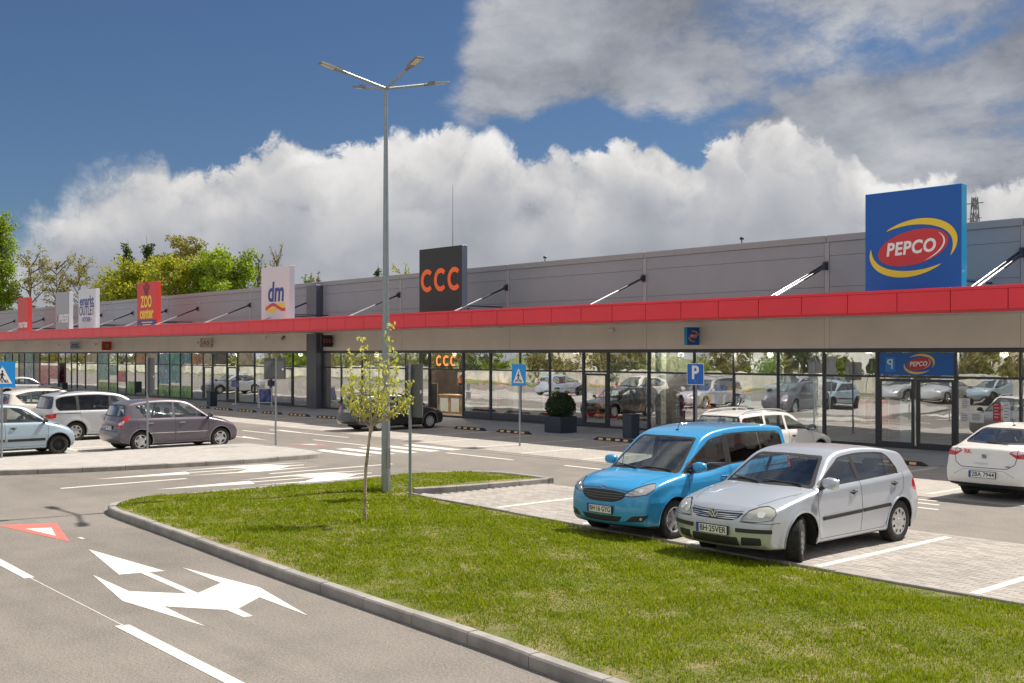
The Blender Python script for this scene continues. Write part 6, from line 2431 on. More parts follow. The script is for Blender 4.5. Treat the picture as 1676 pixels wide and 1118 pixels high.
def golf_extra(t, B, ribbon_part, tolocal, emit):
    L = B.L
    P, _ = B.on('front', [(0.0, 0.655)])
    x = L / 2 - P[0, 0]
    M = frame_matrix((x + 0.006, 0, 0.655), (0, 1, 0), (0.12, 0, 1))
    mb = MB()
    n = 28
    ring = arc_band(0, 0, 0.066, 0.082, 0, 2 * PI, 36)
    o = mk('badge', MB().add([(x_, y_, 0.008) for x_, y_ in ring], [tuple(range(0, 0))] if False else [(i, i + 1, 73 - i - 1, 73 - i) for i in range(36)]).xf(M), 'silver_plastic', t, rel=False)
    disc = MB().add([(0.066 * math.cos(a), 0.066 * math.sin(a), 0.004) for a in [2 * PI * k / 28 for k in range(28)]], [tuple(range(28))]).xf(M)
    mk('badge_face', disc, 'ccc_side', o, rel=False)
    lt = MB()
    V_ = [((-0.030, 0.050), (0.0, 0.004)), ((0.030, 0.050), (0.0, 0.004))]
    W_ = [((-0.056, 0.018), (-0.026, -0.052)), ((-0.026, -0.052), (0.0, -0.004)), ((0.0, -0.004), (0.026, -0.052)), ((0.026, -0.052), (0.056, 0.018))]
    for a, b_ in V_ + W_:
        lt.bar((*a, 0.008), (*b_, 0.008), 0.013, 0.006, up=(0, 0, 1))
    mk('badge_letters', lt.xf(M), 'logo_white', o, rel=False)
    for sgn in (1, -1):
        Q, _ = B.on('fcorner', [(0.66, 0.668), (0.86, 0.695)])
        N_ = B.normal(Q)
        for q, nn, r_ in zip(Q, N_, (0.045, 0.058)):
            c = Vector((L / 2 - q[0], sgn * q[1], q[2]))
            nv = Vector((-nn[0], sgn * nn[1], nn[2]))
            mb = MB().cyl(c - nv * 0.01, c + nv * 0.003, r_, r_ * 0.9, n=20)
            mk('lamp_lens', mb, 'bulb_bright', t, rel=False, smooth=True)
    # wipers
    for y0, y1 in ((0.60, -0.02), (-0.05, -0.60)):
        A, _ = B.on('front', [(abs(y0), 1.005), (abs(y1), 1.035)])
        a = Vector((L / 2 - A[0, 0] + 0.015, y0, A[0, 2] + 0.015))
        b_ = Vector((L / 2 - A[1, 0] + 0.015, y1, A[1, 2] + 0.015))
        mk('wiper', MB().bar(a, b_, 0.018, 0.014), 'trim_black', t, rel=False)


# ------------------------------------------------ blue compact people van (hero)
VD = [[(1.22, 1.06), (1.16, 0.90), (1.17, 0.48), (1.24, 0.28), (2.265, 0.28), (2.265, 1.60)],
      [(2.31, 1.60), (2.31, 0.28), (2.85, 0.28), (2.95, 0.45), (3.12, 0.62), (3.26, 0.72), (3.26, 1.60)]]
VAN = spec(4.157, 1.764, 1.726, 0.83, 2.489, 0.312,
           nose=[(0.09, 0.22), (0.015, 0.29), (0.0, 0.42), (0.012, 0.58), (0.04, 0.73), (0.105, 0.84), (0.33, 0.94), (0.62, 1.003)],
           cowl=(0.90, 1.035), wtop=(1.64, 1.560), roof=[(1.95, 1.655), (2.35, 1.705), (2.9, 1.724), (3.5, 1.712)], rtop=(4.03, 1.672), rbase=(4.11, 1.12),
           tail=[(4.13, 0.95), (4.14, 0.60), (4.157, 0.50), (4.157, 0.38), (4.10, 0.26)],
           belt=[(0, 0.95), (1.0, 1.01), (1.35, 0.99), (1.75, 1.01), (2.3, 1.09), (3.2, 1.13), (4.2, 1.16)], dlo_rear=[(3.78, 1.590), (3.90, 1.52), (3.92, 1.20), (3.88, 1.145)],
           pillars=[(1.42, 1.42, 0.013), (2.285, 2.285, 0.075), (3.235, 3.235, 0.016)], glass=['car_glass', 'car_glass', 'car_glass_dark', 'car_glass_dark'],
           paint_='paint_blue', wheel='six', doors=VD, tumble=0.21, gap=0.115, afwd=0.14, apw=0.085, rt=0.09, bow=(0.23, 0.04, 0.04), rw0=0.03, rw1=0.1, rglass='car_glass',
           k=0.045, plan=[(0, 0.85), (0.08, 0.89), (0.2, 0.935), (0.45, 0.972), (0.8, 1.0), (3.6, 1.0), (4.0, 0.985), (4.157, 0.95)],
           parts=[('bonnet', 'paint_blue', 'top', [(0.12, -0.2), (0.12, 0.33), (0.22, 0.52), (0.48, 0.62), (0.90, 0.715), (0.92, -0.2)], lambda c, n, L, w: (n[:, 2] > 0.45) & (c[:, 2] < 1.08), 0.03),
                  ('bumper', 'paint_blue', 'front', [(-0.2, 0.205), (1.0, 0.205), (1.0, 0.60), (-0.2, 0.60)], lambda c, n, L, w: (c[:, 0] < 0.48), 0.01),
                  ('grille', 'trim_black', 'front', [(-0.2, 0.590), (0.25, 0.596), (0.40, 0.640), (0.475, 0.705), (0.45, 0.752), (0.26, 0.778), (-0.2, 0.786)], G_FRONT, 0.05),
                  ('lower_grille', 'trim_black', 'front', [(-0.2, 0.285), (0.36, 0.295), (0.44, 0.385), (-0.2, 0.375)], G_FRONT, 0.03),
                  ('fog_light_recess', 'trim_black', 'fcorner', [(0.54, 0.300), (0.92, 0.320), (1.08, 0.430), (0.68, 0.400)], G_FC, 0.03),
                  ('headlight', 'headlamp', 'fcorner', [(0.51, 0.712), (0.59, 0.765), (0.82, 0.842), (1.14, 0.900), (1.27, 0.905), (1.20, 0.82), (1.00, 0.735), (0.66, 0.695)], G_FC, 0.015),
                  ('bumper_trim', 'trim_black', 'front', [(-0.2, 0.1), (1.0, 0.1), (1.0, 0.245), (-0.2, 0.245)], lambda c, n, L, w: (c[:, 0] < 0.48), 0.01),
                  ('tail_light', 'tail_red', 'rcorner', [(0.84, 0.85), (0.84, 1.25), (1.0, 1.25), (1.04, 0.9)], G_RC, 0.04),
                  ('bumper_trim', 'trim_black', 'rear', [(-0.2, 0.1), (1.0, 0.1), (1.0, 0.30), (-0.2, 0.30)], lambda c, n, L, w: (c[:, 0] > L - 0.45), 0.01)],
           ribbons=[seams([VD[0], VD[1]]), seams([[(0.32, 0.58), (0.48, 0.63), (0.84, 0.72)]], 'top'), seams([[(0.0, 0.805), (0.30, 0.798), (0.48, 0.772)]], 'front', 0.006), seams([[(2.28, 1.60), (3.27, 1.60), (3.27, 1.13)]], 'side'),
                    ('grille_bar', 'lamp_grey', 'front', [[(0.0, 0.648), (0.36, 0.660)], [(0.0, 0.688), (0.42, 0.695)], [(0.0, 0.726), (0.42, 0.730)]], 0.006, 0.0, False, 0.008),
                    ('rail_track', 'seam_dark', 'side', [[(3.27, 1.00), (3.95, 1.02)]], 0.02, 0.0, False, 0.004),
                    ('headlight_seal', 'seam_dark', 'fcorner', [[(0.52, 0.716), (0.60, 0.765), (0.82, 0.840), (1.13, 0.896), (1.25, 0.900), (1.19, 0.822), (1.00, 0.740), (0.66, 0.700), (0.53, 0.712)]], 0.010, 0.003, False, 0.0)],
           crease=[(0.86, 0.012, 0.16)], mirror=(1.30, 1.02, 1.15), handles=[(2.10, 0.915), (2.50, 0.925)], plates=[('BH\u00b716 GYG', 'front', 0.475)], dash='dash_pale', seat_h=0.12)


def van_extra(t, B, ribbon_part, tolocal, emit):
    L = B.L
    P, _ = B.on('front', [(0.0, 0.828)])
    M = frame_matrix((L / 2 - P[0, 0] + 0.012, 0, 0.826), (0, 1, 0), (-0.55, 0, 1))
    bd = MB().add([(0.066 * math.cos(a), 0.027 * math.sin(a), 0.006) for a in [2 * PI * k / 28 for k in range(28)]], [tuple(range(28))]).xf(M)
    o = mk('badge', bd, 'chrome', t, rel=False)
    mk('badge_face', MB().add([(0.058 * math.cos(a), 0.021 * math.sin(a), 0.009) for a in [2 * PI * k / 28 for k in range(28)]], [tuple(range(28))]).xf(M), 'plate_blue', o, rel=False)
    me = text_mesh('Ford', 0.036, 0.0006, 0.0, 0.35)
    me.transform(M @ Matrix.Translation((0, 0, 0.0105)))
    link('lettering', me, 'logo_white', o, rel=False)
    for sgn in (1, -1):
        Q, _ = B.on('fcorner', [(0.70, 0.745), (0.90, 0.795), (0.88, 0.365)])
        N_ = B.normal(Q)
        for q, nn, r_, nm in zip(Q, N_, (0.030, 0.042, 0.024), ('lamp_lens', 'lamp_lens', 'fog_light')):
            c = Vector((L / 2 - q[0], sgn * q[1], q[2]))
            nv = Vector((-nn[0], sgn * nn[1], nn[2]))
            mk(nm, MB().cyl(c - nv * 0.01, c + nv * 0.004, r_, r_ * 0.9, n=18), 'bulb_bright' if nm != 'fog_light' else 'silver_plastic', t, rel=False, smooth=True)
    A, _ = B.on('top', [(1.93, 0.0)])
    a = Vector((L / 2 - 1.93, 0, A[0, 2]))
    mk('aerial', MB().cyl(a, a + Vector((-0.16, 0, 0.30)), 0.006, 0.004, n=6).cyl(a - Vector((0, 0, .01)), a + Vector((0, 0, 0.015)), 0.025, n=10), 'trim_black', t, rel=False)
    for y0, y1 in ((0.62, 0.02), (-0.02, -0.56)):
        A, _ = B.on('front', [(abs(y0), 1.055), (abs(y1), 1.085)])
        mk('wiper', MB().bar((L / 2 - A[0, 0] + 0.015, y0, A[0, 2] + 0.015), (L / 2 - A[1, 0] + 0.015, y1, A[1, 2] + 0.015), 0.018, 0.014), 'trim_black', t, rel=False)
    # rear-view mirror and small pennant behind the glass
    mk('rear_view_mirror', MB().bbox(L / 2 - 1.72, L / 2 - 1.69, -0.12, 0.12, 1.36, 1.43, 0.01), 'trim_black', t, rel=False)


# ------------------------------------------------ mauve-grey compact minivan
SD = std_doors(1.28, 2.36, 2.98, 3.62, 1.02)
SCEN = spec(4.259, 1.81, 1.62, 0.80, 2.685, 0.318,
            nose=[(0.10, 0.22), (0.02, 0.30), (0.0, 0.46), (0.03, 0.62), (0.14, 0.76), (0.42, 0.90), (0.70, 0.975)],
            cowl=(0.92, 1.025), wtop=(1.78, 1.520), roof=[(2.15, 1.595), (2.65, 1.62), (3.2, 1.605), (3.6, 1.565)], rtop=(3.92, 1.50), rbase=(4.07, 1.06),
            tail=[(4.13, 0.92), (4.16, 0.72), (4.24, 0.62), (4.259, 0.45), (4.18, 0.27)],
            belt=[(0, 0.96), (1.1, 1.0), (2.4, 1.01), (3.3, 1.02), (4.2, 1.05)], dlo_rear=[(3.36, 1.475), (3.62, 1.42), (3.60, 1.36), (3.34, 1.03)],
            pillars=[(1.62, 1.50, 0.012), (2.40, 2.34, 0.035), (3.18, 3.16, 0.03)], paint_='paint_mauve', wheel='five', frame_mat='paint_mauve', doors=SD, afwd=0.26, rw0=0.02, rw1=0.05, rpw=0.10,
            parts=[('headlight', 'headlamp', 'fcorner', [(0.52, 0.66), (0.70, 0.78), (1.05, 0.87), (1.15, 0.84), (1.0, 0.70), (0.7, 0.64)], G_FC, 0.04),
                   ('tail_light', 'tail_red', 'rcorner', [(0.70, 0.72), (0.66, 0.84), (0.98, 1.08), (1.22, 1.13), (1.22, 1.02), (1.04, 0.86), (0.98, 0.74)], G_RC, 0.03),
                   ('tail_light', 'tail_clear', 'rcorner', [(0.76, 0.82), (0.74, 0.88), (1.05, 0.985), (1.10, 0.94), (1.0, 0.85)], G_RC, 0.02),
                   ('bumper_trim', 'trim_black', 'front', [(-0.2, 0.1), (1.0, 0.1), (1.0, 0.27), (-0.2, 0.27)], lambda c, n, L, w: (c[:, 0] < 0.48), 0.01)],
            ribbons=[seams(SD), seams([[(0.0, 0.64), (0.70, 0.64), (0.76, 0.72), (0.72, 1.0)]], 'rear'), seams([[(3.70, 0.92), (3.86, 0.92), (3.86, 0.80), (3.70, 0.80), (3.70, 0.92)]], 'side', 0.006),
                     ('rub_strip', 'chrome', 'side', [[(1.28, 0.555), (2.34, 0.560)], [(2.40, 0.560), (3.22, 0.565)]], 0.014, 0.0, False, 0.014),
                     ('bumper_strip', 'chrome', 'side', [[(0.04, 0.50), (0.20, 0.50)]], 0.012, 0.0, False, 0.010)],
            mirror=(1.20, 0.985, 1.0), mirror_mat='trim_black', handles=[(2.12, 0.865), (3.18, 0.875)], handle_mat='chrome', plates=[('BH 88 CXY', 'rear', 0.735)], seat_h=0.08)

# ------------------------------------------------ large silver people carrier
ShD = [[(1.42, 1.03), (1.36, 0.85), (1.38, 0.5), (1.46, 0.29), (2.58, 0.29), (2.58, 1.03)], [(2.58, 1.03), (2.58, 0.29), (3.40, 0.29), (3.48, 0.45), (3.66, 0.70), (3.70, 1.03)]]
SHAR = spec(4.854, 1.904, 1.72, 0.95, 2.919, 0.33,
            nose=[(0.10, 0.23), (0.02, 0.30), (0.0, 0.48), (0.03, 0.66), (0.16, 0.80), (0.5, 0.92), (0.85, 1.0)],
            cowl=(1.12, 1.05), wtop=(2.02, 1.57), roof=[(2.4, 1.66), (3.0, 1.715), (3.7, 1.71), (4.2, 1.67)], rtop=(4.58, 1.60), rbase=(4.74, 1.10),
            tail=[(4.78, 0.92), (4.79, 0.70), (4.845, 0.60), (4.854, 0.42), (4.78, 0.27)],
            belt=[(0, 0.98), (1.3, 1.03), (2.6, 1.05), (3.8, 1.06), (4.8, 1.07)], dlo_rear=[(4.30, 1.545), (4.50, 1.46), (4.52, 1.20), (4.42, 1.065)],
            pillars=[(1.80, 1.70, 0.012), (2.62, 2.58, 0.05), (3.76, 3.76, 0.05)], glass=['car_glass', 'car_glass', 'car_glass_dark', 'car_glass_dark'], paint_='paint_warm_silver', wheel='seven',
            doors=ShD, afwd=0.30, tumble=0.30, gap=0.11, rglass='car_glass_dark', rpw=0.10,
            parts=[('headlight', 'headlamp', 'fcorner', [(0.50, 0.66), (0.60, 0.76), (1.05, 0.84), (1.12, 0.78), (1.0, 0.68)], G_FC, 0.04),
                   ('tail_light', 'tail_red', 'rcorner', [(0.56, 0.80), (0.56, 0.93), (1.10, 0.97), (1.24, 0.96), (1.22, 0.82), (1.0, 0.79)], G_RC, 0.03),
                   ('bumper_trim', 'trim_black', 'rear', [(-0.2, 0.1), (1.0, 0.1), (1.0, 0.30), (-0.2, 0.30)], lambda c, n, L, w: (c[:, 0] > L - 0.45), 0.01)],
            ribbons=[seams(ShD), ('rail_track', 'seam_dark', 'side', [[(3.70, 0.97), (4.60, 0.97)]], 0.02, 0.0, False, 0.003), seams([[(0.0, 0.66), (0.72, 0.66), (0.78, 0.78)]], 'rear')],
            mirror=(1.50, 1.02, 1.05), handles=[(2.38, 0.90), (2.82, 0.90)], plates=[('BH 07 LMN', 'rear', 0.82)], seat_h=0.1)

# ------------------------------------------------ ice-blue small hatchback
MD = [[(1.02, 0.99), (0.97, 0.85), (0.98, 0.5), (1.06, 0.28), (2.18, 0.28), (2.22, 0.99)], [(2.22, 0.99), (2.18, 0.28), (2.55, 0.28), (2.68, 0.5), (2.9, 0.7), (3.0, 0.99)]]
MICR = spec(3.72, 1.66, 1.54, 0.66, 2.43, 0.292,
            nose=[(0.10, 0.22), (0.02, 0.30), (0.0, 0.46), (0.03, 0.62), (0.14, 0.76), (0.35, 0.88), (0.60, 0.96)],
            cowl=(0.80, 1.01), wtop=(1.46, 1.435), roof=[(1.75, 1.51), (2.1, 1.54), (2.6, 1.53), (3.0, 1.48)], rtop=(3.36, 1.40), rbase=(3.56, 1.02),
            tail=[(3.62, 0.86), (3.66, 0.66), (3.71, 0.55), (3.72, 0.4), (3.65, 0.27)],
            belt=[(0, 0.94), (1.0, 0.985), (2.2, 1.0), (3.7, 1.03)], dlo_rear=[(2.80, 1.43), (3.05, 1.34), (3.14, 1.16), (3.08, 1.02)],
            pillars=[(2.20, 2.12, 0.05)], paint_='paint_ice', wheel='ten', rim='alloy_black', doors=MD, afwd=0.2,
            parts=[('headlight', 'headlamp', 'fcorner', [(0.50, 0.66), (0.56, 0.84), (0.80, 0.93), (1.0, 0.90), (1.0, 0.76), (0.75, 0.64)], G_FC, 0.09),
                   ('tail_light', 'tail_red', 'rcorner', [(0.70, 0.7), (0.66, 1.0), (0.95, 1.05), (1.0, 0.75)], G_RC, 0.04)],
            ribbons=[seams(MD), ('rub_strip', 'trim_black', 'side', [[(1.06, 0.475), (2.14, 0.475)], [(2.22, 0.475), (2.66, 0.475)]], 0.075, 0.0, False, 0.012)],
            mirror=(1.06, 0.965, 0.9), mirror_mat='trim_black', handles=[(1.98, 0.83)], handle_mat='trim_black', lip='trim_black', k=0.09, seat_h=0.06)

# ------------------------------------------------ white estate
AD = std_doors(1.22, 2.22, 2.86, 3.36, 0.93)
ASTR = spec(4.288, 1.709, 1.50, 0.86, 2.611, 0.30,
            nose=[(0.10, 0.21), (0.02, 0.30), (0.0, 0.46), (0.03, 0.60), (0.12, 0.70), (0.45, 0.82), (0.80, 0.89)],
            cowl=(1.10, 0.94), wtop=(1.76, 1.355), roof=[(2.05, 1.415), (2.5, 1.44), (3.1, 1.44), (3.6, 1.42)], rtop=(4.00, 1.385), rbase=(4.18, 0.98),
            tail=[(4.21, 0.80), (4.22, 0.62), (4.28, 0.54), (4.288, 0.38), (4.22, 0.26)],
            belt=[(0, 0.88), (1.2, 0.925), (2.4, 0.945), (4.2, 0.97)], dlo_rear=[(3.80, 1.33), (3.95, 1.28), (4.02, 1.04), (3.98, 0.975)],
            pillars=[(2.26, 2.20, 0.045), (3.14, 3.02, 0.045)], paint_='paint_white', wheel='cap', rim='hubcap', frame_mat='paint_white', doors=AD, rw0=0.02, rpw=0.08,
            parts=[('headlight', 'headlamp', 'fcorner', [(0.48, 0.56), (0.52, 0.68), (1.0, 0.74), (1.08, 0.66), (0.9, 0.56)], G_FC, 0.03),
                   ('tail_light', 'tail_red', 'rcorner', [(0.74, 0.62), (0.72, 1.02), (0.90, 1.05), (0.94, 0.64)], G_RC, 0.03)],
            ribbons=[seams(AD), ('rub_strip', 'trim_black', 'side', [[(1.24, 0.48), (3.0, 0.48)]], 0.05, 0.0, False, 0.012)],
            mirror=(1.30, 0.91, 0.95), mirror_mat='trim_black', handles=[(2.02, 0.80), (2.98, 0.82)], handle_mat='trim_black', plates=[('BH 12 ABD', 'rear', 0.70)])


def rails_extra(y_, s0, s1, m_='trim_black', z_=None):
    def fn(t, B, ribbon_part, tolocal, emit):
        L = B.L
        for sgn in (1, -1):
            ss = np.linspace(s0, s1, 9)
            A, _ = B.on('top', [(s_, y_) for s_ in ss])
            pts = []
            for i, q in enumerate(A):
                k = min(i, len(A) - 1 - i)
                pts.append((L / 2 - q[0], sgn * y_, q[2] + (0.0, 0.055, 0.068, 0.072, 0.074)[min(k, 4)]))
            mk('roof_rail', MB().tube(pts, 0.017, 8), m_, t, rel=False, smooth=True)
    return fn


# ------------------------------------------------ black estate
OD = std_doors(1.26, 2.28, 2.86, 3.40, 0.93)
OCTA = spec(4.513, 1.731, 1.457, 0.92, 2.512, 0.312,
            nose=[(0.10, 0.21), (0.02, 0.30), (0.0, 0.46), (0.04, 0.62), (0.12, 0.72), (0.45, 0.84), (0.80, 0.90)],
            cowl=(1.14, 0.95), wtop=(1.82, 1.36), roof=[(2.1, 1.425), (2.6, 1.455), (3.2, 1.45), (3.8, 1.42)], rtop=(4.16, 1.37), rbase=(4.34, 0.98),
            tail=[(4.40, 0.80), (4.42, 0.62), (4.50, 0.55), (4.513, 0.40), (4.44, 0.27)],
            belt=[(0, 0.89), (1.2, 0.93), (2.4, 0.95), (4.4, 0.98)], dlo_rear=[(3.95, 1.33), (4.10, 1.27), (4.14, 1.05), (4.08, 0.98)],
            pillars=[(2.32, 2.26, 0.045), (3.22, 3.12, 0.045)], paint_='paint_black', wheel='cap', rim='hubcap', doors=OD, rw0=0.02, rglass='car_glass_dark',
            parts=[('headlight', 'headlamp', 'fcorner', [(0.48, 0.56), (0.52, 0.69), (1.0, 0.74), (1.10, 0.68), (0.9, 0.57)], G_FC, 0.03),
                   ('tail_light', 'tail_red', 'rcorner', [(0.72, 0.70), (0.70, 0.96), (0.94, 0.99), (0.98, 0.72)], G_RC, 0.03)],
            ribbons=[seams(OD), seams([[(0.0, 0.60), (0.70, 0.60), (0.74, 0.72)]], 'rear')],
            mirror=(1.34, 0.92, 0.95), mirror_mat='paint_black', handles=[(2.08, 0.80), (3.06, 0.82)], plates=[('BH 41 SKD', 'rear', 0.80)])

# ------------------------------------------------ white saloon seen from behind
TD = std_doors(1.24, 2.28, 2.90, 3.46, 0.96)
TOLE = spec(4.482, 1.706, 1.461, 0.88, 2.602, 0.312,
            nose=[(0.10, 0.21), (0.02, 0.30), (0.0, 0.46), (0.04, 0.62), (0.12, 0.72), (0.45, 0.84), (0.80, 0.92)],
            cowl=(1.10, 0.97), wtop=(1.80, 1.375), roof=[(2.05, 1.435), (2.5, 1.461), (3.0, 1.44)], rtop=(3.30, 1.395), rbase=(4.02, 1.09),
            tail=[(4.30, 1.055), (4.38, 1.00), (4.40, 0.84), (4.44, 0.70), (4.475, 0.58), (4.482, 0.44), (4.42, 0.30)],
            belt=[(0, 0.92), (1.2, 0.955), (2.4, 0.99), (3.6, 1.03), (4.0, 1.06), (4.48, 1.08)], dlo_rear=[(3.20, 1.34), (3.44, 1.26), (3.72, 1.10), (3.70, 1.055)],
            pillars=[(2.34, 2.30, 0.045), (3.28, 3.22, 0.03)], paint_='paint_white', wheel='ten', doors=TD, rw0=0.0, rw1=0.02, rpw=0.11, rb=0.16, rt=0.3,
            parts=[('tailgate', 'paint_white', 'rear', [(-0.2, 0.66), (0.46, 0.66), (0.58, 0.74), (0.61, 0.90), (0.60, 1.07), (-0.2, 1.10)], lambda c, n, L, w: (n[:, 0] > 0.3) & (c[:, 0] > L - 0.5), 0.05),
                   ('tail_light', 'tail_red', 'rcorner', [(0.585, 0.955), (0.74, 0.858), (1.02, 0.860), (1.08, 0.98), (0.88, 1.012), (0.66, 0.998)], G_RC, 0.02),
                   ('tail_light', 'tail_clear', 'rcorner', [(0.62, 0.965), (0.74, 0.930), (0.94, 0.955), (0.90, 0.995), (0.70, 0.990)], G_RC, 0.02),
                   ('bumper_trim', 'trim_black', 'rear', [(-0.2, 0.1), (1.0, 0.1), (1.0, 0.345), (-0.2, 0.345)], lambda c, n, L, w: (c[:, 0] > L - 0.6), 0.01)],
            ribbons=[seams(TD), seams([[(0.0, 0.655), (0.45, 0.655), (0.585, 0.74), (0.62, 0.90), (0.61, 1.05)]], 'rear', 0.012), seams([[(0.0, 0.62), (0.40, 0.61), (0.60, 0.50)]], 'rear', 0.005)],
            mirror=(1.32, 0.95, 0.95), handles=[(2.10, 0.85), (3.12, 0.88)], plates=[('2BA 7944', 'rear', 0.525)])


def tole_extra(t, B, ribbon_part, tolocal, emit):
    L = B.L

    def onrear(y, z, dx):
        P, _ = B.on('rear', [(abs(y), z)])
        return L / 2 - P[0, 0] - dx
    x = onrear(0.05, 0.86, 0.012)
    M = frame_matrix((x, 0, 0.875), (0, -1, 0), (0.06, 0, 1))
    o = mk('badge', MB().box(-0.045, 0.045, -0.042, 0.042, 0, 0.006).xf(M), 'silver_plastic', t, rel=False)
    mk('badge_mark', MB().box(-0.036, 0.022, 0.018, 0.030, 0.006, 0.010).box(-0.036, -0.022, -0.005, 0.0175, 0.006, 0.010).box(-0.0215, 0.036, -0.005, 0.007, 0.006, 0.010).box(0.022, 0.036, -0.030, -0.0055, 0.006, 0.010).box(-0.03, 0.0215, -0.030, -0.019, 0.006, 0.010).xf(M), 'seam_dark', o, rel=False)
    for s_, sz, y, z, m_ in (('RK', 0.125, 0.345, 0.955, 'logo_red'), ('TOLEDO', 0.055, 0.06, 0.735, 'silver_plastic'), ('1.2TSI', 0.04, -0.46, 0.700, 'trim_black')):
        me = text_mesh(s_, sz, 0.001, 0.001, 0.0, spacing=1.5 if s_ == 'TOLEDO' else 1.0)
        me.transform(frame_matrix((onrear(y, z, 0.014), y, z), (-0.14 * (1 if y > 0.1 else 0), -1, 0), (0.06, 0, 1)))
        link('lettering', me, m_, t, rel=False)
    A, _ = B.on('top', [(3.12, 0.0)])
    a = Vector((L / 2 - 3.12, 0, A[0, 2]))
    mk('aerial', MB().cyl(a, a + Vector((-0.09, 0, 0.13)), 0.006, 0.004, n=6).bbox(a.x - .04, a.x + .04, -.02, .02, a.z - .01, a.z + 0.018, 0.008), 'trim_black', t, rel=False)
    A, _ = B.on('top', [(3.98, 0.12), (4.02, 0.34)])
    mk('rear_wiper', MB().bar((L / 2 - 3.96, 0.16, A[0, 2] + 0.02), (L / 2 - 4.02, -0.30, A[1, 2] + 0.03), 0.022, 0.014), 'trim_black', t, rel=False)


# ------------------------------------------------ cream compact minivan and silver saloon at the far left
CD = std_doors(1.20, 2.30, 2.92, 3.52, 0.98)
CREAM = spec(4.25, 1.78, 1.60, 0.82, 2.62, 0.31,
             nose=[(0.10, 0.22), (0.02, 0.30), (0.0, 0.46), (0.03, 0.62), (0.14, 0.76), (0.42, 0.88), (0.74, 0.95)],
             cowl=(1.0, 1.0), wtop=(1.75, 1.49), roof=[(2.1, 1.57), (2.6, 1.60), (3.1, 1.585), (3.5, 1.53)], rtop=(3.90, 1.45), rbase=(4.08, 1.02),
             tail=[(4.14, 0.86), (4.16, 0.68), (4.24, 0.58), (4.25, 0.42), (4.18, 0.27)],
             belt=[(0, 0.95), (1.2, 0.985), (2.4, 1.01), (3.4, 1.05), (4.2, 1.10)], dlo_rear=[(3.30, 1.47), (3.74, 1.36), (3.70, 1.30), (3.48, 1.08)],
             pillars=[(2.34, 2.26, 0.045), (3.20, 3.18, 0.035)], paint_='paint_cream', wheel='ten', doors=CD, afwd=0.24,
             parts=[('tail_light', 'tail_red', 'rcorner', [(0.66, 0.74), (0.66, 1.14), (0.92, 1.22), (0.98, 0.80)], G_RC, 0.03),
                    ('headlight', 'headlamp', 'fcorner', [(0.52, 0.66), (0.70, 0.78), (1.05, 0.84), (1.1, 0.78), (0.8, 0.64)], G_FC, 0.04)],
             ribbons=[seams(CD)], mirror=(1.28, 0.96, 1.0), handles=[(2.1, 0.86), (3.1, 0.88)], plates=[('BH 19 DRT', 'rear', 0.72)], seat_h=0.07)
AuD = std_doors(1.36, 2.40, 3.10, 3.66, 0.92)
SALN = spec(4.70, 1.82, 1.43, 0.88, 2.81, 0.325,
            nose=[(0.10, 0.21), (0.02, 0.30), (0.0, 0.46), (0.04, 0.62), (0.12, 0.70), (0.5, 0.80), (0.95, 0.88)],
            cowl=(1.30, 0.93), wtop=(2.02, 1.34), roof=[(2.3, 1.40), (2.7, 1.43), (3.1, 1.41)], rtop=(3.40, 1.355), rbase=(4.02, 1.05),
            tail=[(4.50, 1.01), (4.60, 0.96), (4.62, 0.78), (4.68, 0.62), (4.70, 0.44), (4.62, 0.28)],
            belt=[(0, 0.87), (1.3, 0.90), (2.5, 0.93), (3.9, 0.97), (4.7, 1.0)], dlo_rear=[(3.20, 1.31), (3.50, 1.22), (3.78, 1.04), (3.76, 0.98)],
            pillars=[(2.46, 2.40, 0.04), (3.42, 3.34, 0.025)], paint_='paint_warm_silver', wheel='seven', doors=AuD, afwd=0.20,
            parts=[('tail_light', 'tail_red', 'rcorner', [(0.62, 0.80), (0.62, 0.94), (1.05, 0.98), (1.05, 0.82)], G_RC, 0.03),
                   ('headlight', 'headlamp', 'fcorner', [(0.50, 0.58), (0.54, 0.68), (1.05, 0.74), (1.1, 0.68), (0.8, 0.58)], G_FC, 0.03)],
            ribbons=[seams(AuD)], mirror=(1.46, 0.90, 0.95), handles=[(2.2, 0.80), (3.2, 0.83)], plates=[('BH 55 ADR', 'rear', 0.86)])
# ================================================================== PLACE THE CARS


def park(C, nose, ang_deg, name, label, **k):
    """nose: (u, v) of the front bumper; ang: heading in degrees from +V towards -U"""
    a = R(90 + ang_deg)
    L = C['L'] * k.get('scale', 1.0)
    loc = (nose[0] - math.cos(a) * L / 2, nose[1] - math.sin(a) * L / 2, 0.012 if nose[1] < 17 else 0.006)
    return build_car(name, label, loc, a, C, **k)


park(GOLF, (-9.62, 12.22), 179.9, 'hatchback', 'silver compact hatchback with wheels turned, parked nose to the lawn at the right', detail=0.028, extras=golf_extra)
park(VAN, (-12.00, 12.46), 180.6, 'people_van', 'bright blue high roofed people van parked nose to the lawn', detail=0.028, extras=van_extra, scale=0.972)
park(SCEN, (-32.45, 16.74), 0.0, 'minivan', 'mauve grey minivan parked on the left behind the paved island', detail=0.045, scale=0.94)
sharan = park(SHAR, (-37.9, 17.18), 0.0, 'people_carrier', 'large silver people carrier with roof rails on the left, behind the mauve minivan', detail=0.05, extras=rails_extra(0.62, 2.2, 4.3, 'trim_black'), scale=0.945)
park(MICR, (-33.17, 11.98), 0.0, 'small_hatchback', 'pale ice blue small hatchback with black wheel rims at the left edge', detail=0.04, scale=0.945)
park(ASTR, (-17.20, 26.1), 0.0, 'estate_car', 'white estate car with roof rails parked half in shade behind the blue van', detail=0.045, extras=rails_extra(0.56, 1.95, 3.95, 'silver_plastic'))
